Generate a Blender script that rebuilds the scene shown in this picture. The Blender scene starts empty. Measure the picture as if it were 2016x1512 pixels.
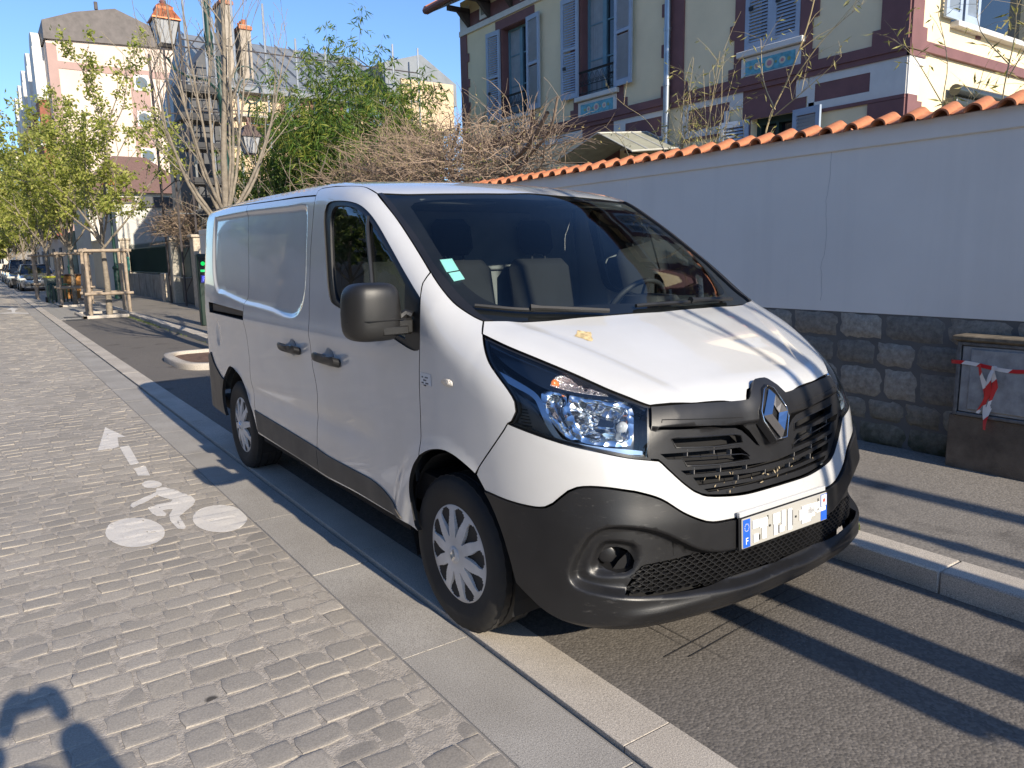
import bpy, math, random
import numpy as np
from mathutils import Vector, Matrix
from mathutils.geometry import delaunay_2d_cdt
R = math.radians
SC = bpy.context.scene
COL = SC.collection
rnd = random.Random(7)

# ---------------------------------------------------------------- camera
cam_d = bpy.data.cameras.new('camera')
cam = bpy.data.objects.new('camera', cam_d)
COL.objects.link(cam)
SC.camera = cam
cam_d.sensor_width = 36.0
cam_d.lens = 36.0 * 1486.1 / 2016.0
cam_d.clip_start = 0.05
cam_d.clip_end = 2000.0
cam.matrix_world = (Matrix.Translation((-2.39992, -2.56537, 1.53810)) @ Matrix.Rotation(R(-34.857), 4, 'Z')
                    @ Matrix.Rotation(R(80.303), 4, 'X') @ Matrix.Rotation(R(-1.0036), 4, 'Z'))
SC.render.resolution_x = 1024
SC.render.resolution_y = 768

# ---------------------------------------------------------------- sky, sun, exposure
SUN_EL = 25.7
wd = bpy.data.worlds.new("World")
SC.world = wd
wd.use_nodes = True
_nt = wd.node_tree
_bg = _nt.nodes['Background']
_sky = _nt.nodes.new('ShaderNodeTexSky')
_sky.sky_type = 'NISHITA'
_sky.sun_disc = False
_sky.sun_elevation = R(SUN_EL)
_sky.sun_rotation = R(180)
_sky.ozone_density = 2.5
_sky.dust_density = 0.15
_sky.air_density = 1.0
_gm = _nt.nodes.new('ShaderNodeMix')
_gm.data_type = 'RGBA'
_gm.blend_type = 'MULTIPLY'
_gm.inputs[0].default_value = 1.0
_gm.inputs[7].default_value = (.63, .765, .97, 1)
_nt.links.new(_sky.outputs[0], _gm.inputs[6])
_nt.links.new(_gm.outputs[2], _bg.inputs[0])
_bg.inputs[1].default_value = 0.145
sun_d = bpy.data.lights.new('sun', 'SUN')
sun_d.energy = 5.0
sun_d.angle = R(0.5)
sun_d.color = (1.0, 0.89, 0.73)
sun = bpy.data.objects.new('sun', sun_d)
COL.objects.link(sun)
_dir = Vector((-0.015, math.cos(R(SUN_EL)), -math.sin(R(SUN_EL))))
sun.rotation_euler = _dir.to_track_quat('-Z', 'Y').to_euler()
SC.view_settings.view_transform = 'Standard'
SC.view_settings.look = 'None'
SC.view_settings.exposure = 0.50
SC.view_settings.gamma = 1.0
SC.cycles.max_bounces = 8
SC.cycles.transparent_max_bounces = 16
# ================================================================ helpers
def tag(o, label=None, cat=None, group=None, kind=None):
    if label: o['label'] = label
    if cat: o['category'] = cat
    if group: o['group'] = group
    if kind: o['kind'] = kind
    return o

def empty(name, loc=(0, 0, 0), rz=0.0, label=None, cat=None, group=None):
    o = bpy.data.objects.new(name, None)
    COL.objects.link(o)
    o.location = loc
    o.rotation_euler = (0, 0, rz)
    o.empty_display_size = 0.2
    return tag(o, label, cat, group)

def mesh(name, vs, fs, m=None, parent=None, smooth=False, mats=None, fm=None, auto=None):
    me = bpy.data.meshes.new(name)
    me.from_pydata([tuple(v) for v in vs], [], [tuple(f) for f in fs])
    for mm in (mats or ([m] if m else [])): me.materials.append(mm)
    if fm is not None: me.polygons.foreach_set('material_index', list(fm))
    if smooth: me.polygons.foreach_set('use_smooth', [True] * len(me.polygons))
    if auto is not None:
        me.polygons.foreach_set('use_smooth', [True] * len(me.polygons))
        me.set_sharp_from_angle(angle=R(auto))
    me.update()
    o = bpy.data.objects.new(name, me)
    COL.objects.link(o)
    if parent: o.parent = parent
    return o

class MB:
    """collects shapes that belong to ONE mesh"""
    def __init__(s): s.v = []; s.f = []; s.m = []
    def add(s, vs, fs, mi=0):
        b = len(s.v)
        s.v += [tuple(v) for v in vs]
        s.f += [tuple(i + b for i in f) for f in fs]
        s.m += [mi] * len(fs)
        return s
    def box(s, a, b, mi=0, bev=0.0):
        x0, y0, z0 = a; x1, y1, z1 = b
        if bev > 0:
            c = min(bev, abs(x1-x0)*.45, abs(y1-y0)*.45, abs(z1-z0)*.45)
            X = (x0, x1); Y = (y0, y1); Z = (z0, z1); vs = []; idx = {}
            for i in (0, 1):
                for j in (0, 1):
                    for k in (0, 1):
                        sx = c if i == 0 else -c; sy = c if j == 0 else -c; sz = c if k == 0 else -c
                        for ax in range(3):
                            p = [X[i] + sx, Y[j] + sy, Z[k] + sz]
                            p[ax] = (X[i], Y[j], Z[k])[ax]
                            idx[(i, j, k, ax)] = len(vs); vs.append(p)
            fs = []
            for i in (0, 1):
                q = [idx[(i, 0, 0, 0)], idx[(i, 1, 0, 0)], idx[(i, 1, 1, 0)], idx[(i, 0, 1, 0)]]; fs.append(q if i else q[::-1])
                q = [idx[(0, i, 0, 1)], idx[(1, i, 0, 1)], idx[(1, i, 1, 1)], idx[(0, i, 1, 1)]]; fs.append(q[::-1] if i else q)
                q = [idx[(0, 0, i, 2)], idx[(1, 0, i, 2)], idx[(1, 1, i, 2)], idx[(0, 1, i, 2)]]; fs.append(q if i else q[::-1])
            for i in (0, 1):
                for j in (0, 1):
                    fs.append([idx[(i, j, 0, 0)], idx[(i, j, 1, 0)], idx[(i, j, 1, 1)], idx[(i, j, 0, 1)]])
                    fs.append([idx[(i, 0, j, 0)], idx[(i, 1, j, 0)], idx[(i, 1, j, 2)], idx[(i, 0, j, 2)]])
                    fs.append([idx[(0, i, j, 1)], idx[(1, i, j, 1)], idx[(1, i, j, 2)], idx[(0, i, j, 2)]])
            for i in (0, 1):
                for j in (0, 1):
                    for k in (0, 1): fs.append([idx[(i, j, k, 0)], idx[(i, j, k, 1)], idx[(i, j, k, 2)]])
            # orient outwards
            cx = Vector(((x0+x1)/2, (y0+y1)/2, (z0+z1)/2)); out = []
            for f in fs:
                p = [Vector(vs[t]) for t in f]; n = (p[1]-p[0]).cross(p[2]-p[0])
                ce = sum(p, Vector()) / len(p)
                out.append(f if n.dot(ce - cx) > 0 else f[::-1])
            return s.add(vs, out, mi)
        vs = [(x0,y0,z0),(x1,y0,z0),(x1,y1,z0),(x0,y1,z0),(x0,y0,z1),(x1,y0,z1),(x1,y1,z1),(x0,y1,z1)]
        return s.add(vs, [(0,3,2,1),(4,5,6,7),(0,1,5,4),(1,2,6,5),(2,3,7,6),(3,0,4,7)], mi)
    def tube(s, pts, r, n=8, mi=0, cap=True, closed=False):
        pts = [Vector(p) for p in pts]; N = len(pts)
        rs = r if isinstance(r, (list, tuple)) else [r] * N
        vs = []; up = None
        for i, p in enumerate(pts):
            if closed: t = pts[(i+1) % N] - pts[i-1]
            else: t = pts[min(i+1, N-1)] - pts[max(i-1, 0)]
            t.normalize()
            if up is None:
                up = Vector((0,0,1)) if abs(t.z) < .9 else Vector((1,0,0))
            a = t.cross(up)
            if a.length < 1e-5: a = t.orthogonal()
            a.normalize(); b = a.cross(t); b.normalize(); up = b
            for k in range(n):
                an = 2*math.pi*k/n
                vs.append(p + (a*math.cos(an) + b*math.sin(an)) * rs[i])
        fs = []
        for i in range(N if closed else N-1):
            j = (i+1) % N
            for k in range(n):
                fs.append((i*n+k, i*n+(k+1)%n, j*n+(k+1)%n, j*n+k))
        if cap and not closed:
            fs.append(tuple(range(n))[::-1]); fs.append(tuple((N-1)*n+k for k in range(n)))
        return s.add(vs, fs, mi)
    def lathe(s, prof, n=32, o=(0,0,0), axis='z', mi=0):
        vs = []; fs = []
        for (r, h) in prof:
            for k in range(n):
                a = 2*math.pi*k/n; c, q = r*math.cos(a), r*math.sin(a)
                p = {'z': (c, q, h), 'x': (h, c, q), 'y': (q, h, c)}[axis]
                vs.append((p[0]+o[0], p[1]+o[1], p[2]+o[2]))
        for i in range(len(prof)-1):
            for k in range(n):
                fs.append((i*n+k, i*n+(k+1)%n, (i+1)*n+(k+1)%n, (i+1)*n+k))
        if prof[0][0] > 1e-6: fs.append(tuple(range(n))[::-1])
        if prof[-1][0] > 1e-6: fs.append(tuple((len(prof)-1)*n+k for k in range(n)))
        return s.add(vs, fs, mi)
    def prism(s, pts, d, mi=0):
        """polygon pts (3D, planar) extruded by vector d"""
        n = len(pts); d = Vector(d)
        vs = [Vector(p) for p in pts] + [Vector(p) + d for p in pts]
        fs = [tuple(range(n))[::-1], tuple(range(n, 2*n))] + [(i, (i+1) % n, n+(i+1) % n, n+i) for i in range(n)]
        return s.add(vs, fs, mi)
    def build(s, name, m, parent=None, auto=None, smooth=False):
        mats = m if isinstance(m, list) else [m]
        return mesh(name, s.v, s.f, None, parent, smooth, mats, s.m, auto)

def copy_tree(o, parent=None, loc=None, label=None):
    c = o.copy(); COL.objects.link(c)
    if parent: c.parent = parent
    for ch in list(o.children): copy_tree(ch, c)
    if loc is not None: c.location = loc
    if label: c['label'] = label
    return c

# ---------------------------------------------------------------- materials
_mats = {}
class NT:
    def __init__(s, name):
        s.m = bpy.data.materials.new(name); s.m.use_nodes = True
        s.t = s.m.node_tree; s.b = s.t.nodes['Principled BSDF']; s.out = s.t.nodes['Material Output']
    def n(s, typ, **kw):
        x = s.t.nodes.new(typ)
        for k, v in kw.items():
            if k == 'inp':
                for a, b in v.items(): x.inputs[a].default_value = b
            else: setattr(x, k, v)
        return x
    def l(s, a, b): s.t.links.new(a, b)
    def coord(s, kind='Object', scale=None):
        c = s.n('ShaderNodeTexCoord').outputs[kind]
        if scale:
            mp = s.n('ShaderNodeMapping'); mp.inputs['Scale'].default_value = scale; s.l(c, mp.inputs[0]); c = mp.outputs[0]
        return c
    def noise(s, scale, detail=4, rough=.55, co=None, out=0, dist=0.0):
        x = s.n('ShaderNodeTexNoise'); x.inputs['Scale'].default_value = scale
        x.inputs['Detail'].default_value = detail; x.inputs['Roughness'].default_value = rough
        x.inputs['Distortion'].default_value = dist
        s.l(co if co else s.coord(), x.inputs['Vector']); return x.outputs[out]
    def ramp(s, f, stops, interp='LINEAR'):
        r = s.n('ShaderNodeValToRGB'); e = r.color_ramp.elements; r.color_ramp.interpolation = interp
        while len(e) < len(stops): e.new(.5)
        for i, (p, c) in enumerate(stops):
            e[i].position = p; e[i].color = c if len(c) == 4 else (*c, 1)
        s.l(f, r.inputs[0]); return r.outputs[0]
    def mix(s, f, a, b, mode='MIX'):
        x = s.n('ShaderNodeMix', data_type='RGBA', blend_type=mode)
        for sock, v in ((x.inputs['Factor'], f), (x.inputs[6], a), (x.inputs[7], b)):
            if isinstance(v, (int, float)): sock.default_value = v
            elif isinstance(v, tuple): sock.default_value = v if len(v) == 4 else (*v, 1)
            else: s.l(v, sock)
        return x.outputs[2]
    def math(s, op, a, b=0.0, clamp=False):
        x = s.n('ShaderNodeMath', operation=op); x.use_clamp = clamp
        for i, v in enumerate((a, b)):
            if isinstance(v, (int, float)): x.inputs[i].default_value = v
            else: s.l(v, x.inputs[i])
        return x.outputs[0]
    def bump(s, h, strength=.3, dist=.01, prev=None):
        b = s.n('ShaderNodeBump'); b.inputs['Strength'].default_value = strength; b.inputs['Distance'].default_value = dist
        s.l(h, b.inputs['Height'])
        if prev: s.l(prev, b.inputs['Normal'])
        s.l(b.outputs[0], s.b.inputs['Normal']); return b.outputs[0]
    def col(s, c):
        if isinstance(c, tuple): s.b.inputs['Base Color'].default_value = c if len(c) == 4 else (*c, 1)
        else: s.l(c, s.b.inputs['Base Color'])
    def set(s, **k):
        for a, v in k.items():
            n = {'rough': 'Roughness', 'metal': 'Metallic', 'spec': 'Specular IOR Level', 'coat': 'Coat Weight', 'coatr': 'Coat Roughness', 'em': 'Emission Color', 'es': 'Emission Strength', 'tr': 'Transmission Weight', 'alpha': 'Alpha', 'sheen': 'Sheen Weight', 'sss': 'Subsurface Weight'}[a]
            if isinstance(v, (int, float, tuple)):
                s.b.inputs[n].default_value = v if not isinstance(v, tuple) else (v if len(v) == 4 else (*v, 1))
            else: s.l(v, s.b.inputs[n])
        return s

def simple(name, c, rough=.6, metal=0.0, var=.12, scale=6.0, bump=0.0, bscale=60.0, spec=.5, coat=0.0, detail=5):
    if name in _mats: return _mats[name]
    t = NT(name)
    if var > 0:
        nz = t.noise(scale, detail)
        d = tuple(max(0, x * (1 - var)) for x in c); e = tuple(min(1, x * (1 + var)) for x in c)
        t.col(t.ramp(nz, [(.3, d), (.7, e)]))
    else: t.col(c)
    t.set(rough=rough, metal=metal, spec=spec, coat=coat)
    if bump > 0: t.bump(t.noise(bscale, 5), bump, .01)
    _mats[name] = t.m
    return t.m
# ================================================================ van: body surface
def spl(xs, ys):
    xs = np.array(xs, float); ys = np.array(ys, float); h = np.diff(xs); d = np.diff(ys)/h
    m = np.zeros_like(xs); m[0] = d[0]; m[-1] = d[-1]
    m[1:-1] = (d[:-1]*h[1:] + d[1:]*h[:-1])/(h[1:] + h[:-1])
    def f(x):
        x = np.asarray(x, float); i = np.clip(np.searchsorted(xs, x)-1, 0, len(xs)-2); t = (x-xs[i])/h[i]
        r = (2*t**3-3*t**2+1)*ys[i]+(t**3-2*t**2+t)*h[i]*m[i]+(-2*t**3+3*t**2)*ys[i+1]+(t**3-t**2)*h[i]*m[i+1]
        r = np.where(x < xs[0], ys[0]+m[0]*(x-xs[0]), r)
        return np.where(x > xs[-1], ys[-1]+m[-1]*(x-xs[-1]), r)
    return f
TOPP = spl([-1.0,-.80,-.55,-.35,-.25,-.15,.1,.45,.70,.85,1.05,1.5,2.5,4.0],
      [.89,1.03,1.165,1.255,1.295,1.345,1.51,1.728,1.858,1.902,1.933,1.962,1.982,1.975])
SIDZ = spl([.15,.335,.6,.9,1.18,1.346,1.508,1.696,1.80,1.98],[.935,.95,.952,.953,.9525,.944,.930,.912,.900,.875])
SIDY = spl([-.9,-.55,-.41,-.2,0,.4,1.4,2.8,3.6,4.05],[-.085,-.045,-.028,-.006,.004,.002,0,0,-.010,-.03])
FRZ = spl([.15,.25,.35,.5,.62,.70,.86,1.0,1.2],[-.850,-.888,-.903,-.900,-.892,-.872,-.840,-.808,-.72])
FRX = spl([0,.2,.4,.6,.8,.95],[0,.006,.028,.070,.150,.260])
def smx(a, b, k):
    h = np.maximum(k-np.abs(a-b), 0)/k
    return np.maximum(a, b)+h*h*k*.25
def body_g(P):
    x, y, z = P[...,0], P[...,1], P[...,2]; ax = np.abs(x)
    yy = y-.19*x*x*np.clip(1-(y-.9)/1.2, 0, 1)
    T = TOPP(yy)-.03*x*x-.03*x*x*np.clip((y-1.2)/.8, 0, 1)
    sl = (TOPP(yy+.01)-TOPP(yy-.01))/.02
    gt = (z-T)/np.sqrt(1+sl*sl)
    gs = ax-(SIDZ(z)+SIDY(y))
    gf = ((FRZ(z)+FRX(ax))-y)/1.1
    gr = y-(4.02-.09*np.clip(z-1.2, 0, 1)**1.5)
    g = smx(gs, gf, .26); g = smx(g, gr, .22)
    return smx(g, gt, .10+.07*np.clip((.1-y)/.3, 0, 1)-.11*np.clip((-.35-y)/.3, 0, 1)*np.clip((.75-ax)/.3, 0, 1))

class Ortho:
    def __init__(s, d):
        d = Vector(d).normalized(); s.d = np.array(d)
        a = Vector((0,0,1)) if abs(d.z) < .8 else Vector((0,1,0))
        e1 = a.cross(d).normalized(); e2 = d.cross(e1)
        s.e1 = np.array(e1); s.e2 = np.array(e2)
    def to(s, P): return np.stack([P@s.e1, P@s.e2], 1)
    def rays(s, U): return U[:,:1]*s.e1+U[:,1:]*s.e2, np.repeat(s.d[None], len(U), 0), 5.5, -.8
class Cyl:
    def __init__(s, yc=.2, k=.9): s.yc = yc; s.k = k
    def to(s, P): return np.stack([np.arctan2(P[:,0], -(P[:,1]-s.yc))*s.k, P[:,2]], 1)
    def rays(s, U):
        a = U[:,0]/s.k; D = np.stack([np.sin(a), -np.cos(a), 0*a], 1)
        return np.stack([0*a, 0*a+s.yc, U[:,1]], 1), D, 2.0, .02

def cast(ch, U, off=0.0, D=None):
    O, d, t1, t0 = ch.rays(U)
    def g(P):
        r = body_g(P)-off
        return r-D(P) if D is not None else r
    N = 70; hi = np.full(len(U), t1); lo = np.full(len(U), t0); done = np.zeros(len(U), bool); prev = hi.copy()
    for k in range(1, N+1):
        t = np.full(len(U), t1+(t0-t1)*k/N); v = g(O+t[:,None]*d)
        hitn = (v <= 0) & ~done
        lo[hitn] = t[hitn]; hi[hitn] = prev[hitn]; done |= hitn; prev = t
    for _ in range(22):
        m = (lo+hi)/2; v = g(O+m[:,None]*d); i = v > 0
        hi = np.where(i, m, hi); lo = np.where(i, lo, m)
    P = O+((lo+hi)/2)[:,None]*d
    e = 1e-3; n = np.stack([g(P+np.array(q)*e)-g(P-np.array(q)*e) for q in ((1,0,0),(0,1,0),(0,0,1))], 1)
    n /= np.linalg.norm(n, axis=1)[:,None]+1e-12
    return P, n

def cr(P, step=.02):
    """Catmull-Rom resample of an open 3D polyline"""
    P = np.array(P, float)
    if len(P) < 3:
        n = max(1, int(np.linalg.norm(P[1]-P[0])/step)); return [P[0]+(P[1]-P[0])*i/n for i in range(n+1)]
    Q = np.vstack([2*P[0]-P[1], P, 2*P[-1]-P[-2]]); out = []
    for i in range(1, len(Q)-2):
        n = max(1, int(np.linalg.norm(Q[i+1]-Q[i])/step))
        for k in range(n):
            t = k/n
            out.append(.5*((2*Q[i])+(-Q[i-1]+Q[i+1])*t+(2*Q[i-1]-5*Q[i]+4*Q[i+1]-Q[i+2])*t*t+(-Q[i-1]+3*Q[i]-3*Q[i+1]+Q[i+2])*t**3))
    out.append(Q[-2]); return out
def ol(*segs, step=.02):
    """join polylines (each smoothed) into a closed outline"""
    out = []
    for s in segs:
        c = cr(s, step) if len(s) > 1 else [np.array(s[0], float)]
        for p in c:
            if not out or np.linalg.norm(p-out[-1]) > .004: out.append(p)
    if np.linalg.norm(out[0]-out[-1]) < .004: out.pop()
    return np.array(out)
def mirr(P):
    P = np.array(P, float).copy(); P[:,0] *= -1; return P
def symm(half):
    """half outline on the -x side, first and last point near x=0 -> full closed outline"""
    h = np.array(half); h[0,0] = 0; h[-1,0] = 0
    return np.vstack([h, mirr(h[1:-1][::-1])])
def inside(U, poly):
    x, y = U[:,0], U[:,1]; r = np.zeros(len(U), bool); j = len(poly)-1
    for i in range(len(poly)):
        xi, yi = poly[i]; xj, yj = poly[j]
        c = ((yi > y) != (yj > y)) & (x < (xj-xi)*(y-yi)/((yj-yi) if yj != yi else 1e-12)+xi)
        r ^= c; j = i
    return r
def sdist(U, poly):
    """signed distance, positive inside"""
    A = poly; B = np.roll(poly, -1, 0); d = np.full(len(U), 1e9)
    for a, b in zip(A, B):
        ab = b-a; t = np.clip(((U-a)@ab)/(ab@ab+1e-12), 0, 1); q = U-(a+t[:,None]*ab); d = np.minimum(d, np.hypot(q[:,0], q[:,1]))
    return np.where(inside(U, poly), d, -d)
def sst(d, w): t = np.clip(d/w, 0, 1); return t*t*(3-2*t)
def inset(U, g):
    a = np.roll(U, 1, 0); b = np.roll(U, -1, 0)
    ar = .5*np.sum(U[:,0]*np.roll(U[:,1], -1)-np.roll(U[:,0], -1)*U[:,1]); s = 1 if ar > 0 else -1
    def nrm(v): l = np.hypot(v[:,0], v[:,1])[:,None]+1e-12; v = v/l; return np.stack([-v[:,1], v[:,0]], 1)*s
    n = nrm(U-a)+nrm(b-U); n /= np.hypot(n[:,0], n[:,1])[:,None]+1e-12
    return U+n*g

def panel(name, outline, ch, m, parent=None, off=0.0, D=None, step=.035, gap=.0028, flange=.022, holes=(), fm=None, hgap=0.0, mirror=False, hflange=None, feat=()):
    loops = [inset(ch.to(np.array(outline)), gap)]
    for h in holes: loops.append(inset(ch.to(np.array(h)), -hgap) if hgap else ch.to(np.array(h)))
    lo = loops[0].min(0); hi = loops[0].max(0)
    gx = np.arange(lo[0]+step*.5, hi[0], step); gy = np.arange(lo[1]+step*.5, hi[1], step*.9)
    Gp = np.array([(x+(step*.5 if j % 2 else 0), y) for j, y in enumerate(gy) for x in gx])
    FP = []
    for (q, offs) in feat:
        Uq = ch.to(np.array(q)); l = np.hypot(*(np.roll(Uq, -1, 0)-Uq).T)
        for o_ in offs: FP.append(inset(Uq, o_))
        if len(Gp): Gp = Gp[np.abs(sdist(Gp, Uq)-.5*(min(offs)+max(offs))) > .5*(max(offs)-min(offs))+step*.3]
    if FP:
        FP = np.vstack(FP); kk = sdist(FP, loops[0]) > .004
        for L in loops[1:]: kk &= sdist(FP, L) < -.004
        FP = FP[kk]
        # thin out near-duplicates
        key = np.round(FP/.004).astype(int); _, ui = np.unique(key, axis=0, return_index=True); FP = FP[ui]
    if len(Gp):
        k = sdist(Gp, loops[0]) > step*.35
        for L in loops[1:]: k &= sdist(Gp, L) < -step*.35
        Gp = Gp[k]
    if len(FP): Gp = np.vstack([Gp, FP]) if len(Gp) else FP
    V = []; E = []
    for L in loops:
        b = len(V); V += [tuple(p) for p in L]; E += [(b+i, b+(i+1) % len(L)) for i in range(len(L))]
    V += [tuple(p) for p in Gp]
    vo, eo, fo, *_ = delaunay_2d_cdt([Vector(v) for v in V], E, [], 0, 1e-6)
    U = np.array([tuple(v) for v in vo]); F = np.array([tuple(f) for f in fo if len(f) == 3])
    C = U[F].mean(1); k = inside(C, loops[0])
    for L in loops[1:]: k &= ~inside(C, L)
    F = F[k]
    P, N = cast(ch, U, off, D)
    # orient
    a = P[F[:,0]]; nn = np.cross(P[F[:,1]]-a, P[F[:,2]]-a); fl = np.sum(nn*N[F[:,0]], 1) < 0
    F[fl] = F[fl][:, ::-1]
    verts = [tuple(p) for p in P]; faces = [tuple(int(i) for i in f) for f in F]; norms = [tuple(n) for n in N]
    nf = len(faces); fmi = [0]*nf
    if flange > 0:
        cnt = {}
        for f in faces:
            for i in range(3): cnt[(f[i], f[(i+1) % 3])] = 1
        bd = [e for e in cnt if (e[1], e[0]) not in cnt]
        mp = {}
        oi = inside(U, inset(loops[0], .006))
        for e in bd:
            q = []
            for i in e:
                if i not in mp:
                    fl_ = flange if (hflange is None or not oi[i]) else hflange
                    mp[i] = (len(verts), len(verts)+1)
                    verts.append(tuple(P[i])); norms.append(None)
                    verts.append(tuple(P[i]-N[i]*fl_)); norms.append(None)
                q.append(mp[i])
            faces.append((q[1][0], q[0][0], q[0][1], q[1][1])); fmi.append(1 if fm else 0)
    def make(vv, ff, nn, par):
        o = mesh(name, vv, ff, None, par, True, [m]+([fm] if fm else []), fmi)
        cn = []
        me = o.data
        for poly in me.polygons:
            for vi in poly.vertices:
                cn.append(nn[vi] if nn[vi] is not None else (0, 0, 0))
        me.normals_split_custom_set(cn)
        return o
    o = make(verts, faces, norms, parent)
    if not mirror: return o
    mv = [(-x, y, z) for x, y, z in verts]; mf = [f[::-1] for f in faces]; mn = [None if n is None else (-n[0], n[1], n[2]) for n in norms]
    return o, make(mv, mf, mn, parent)
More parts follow.
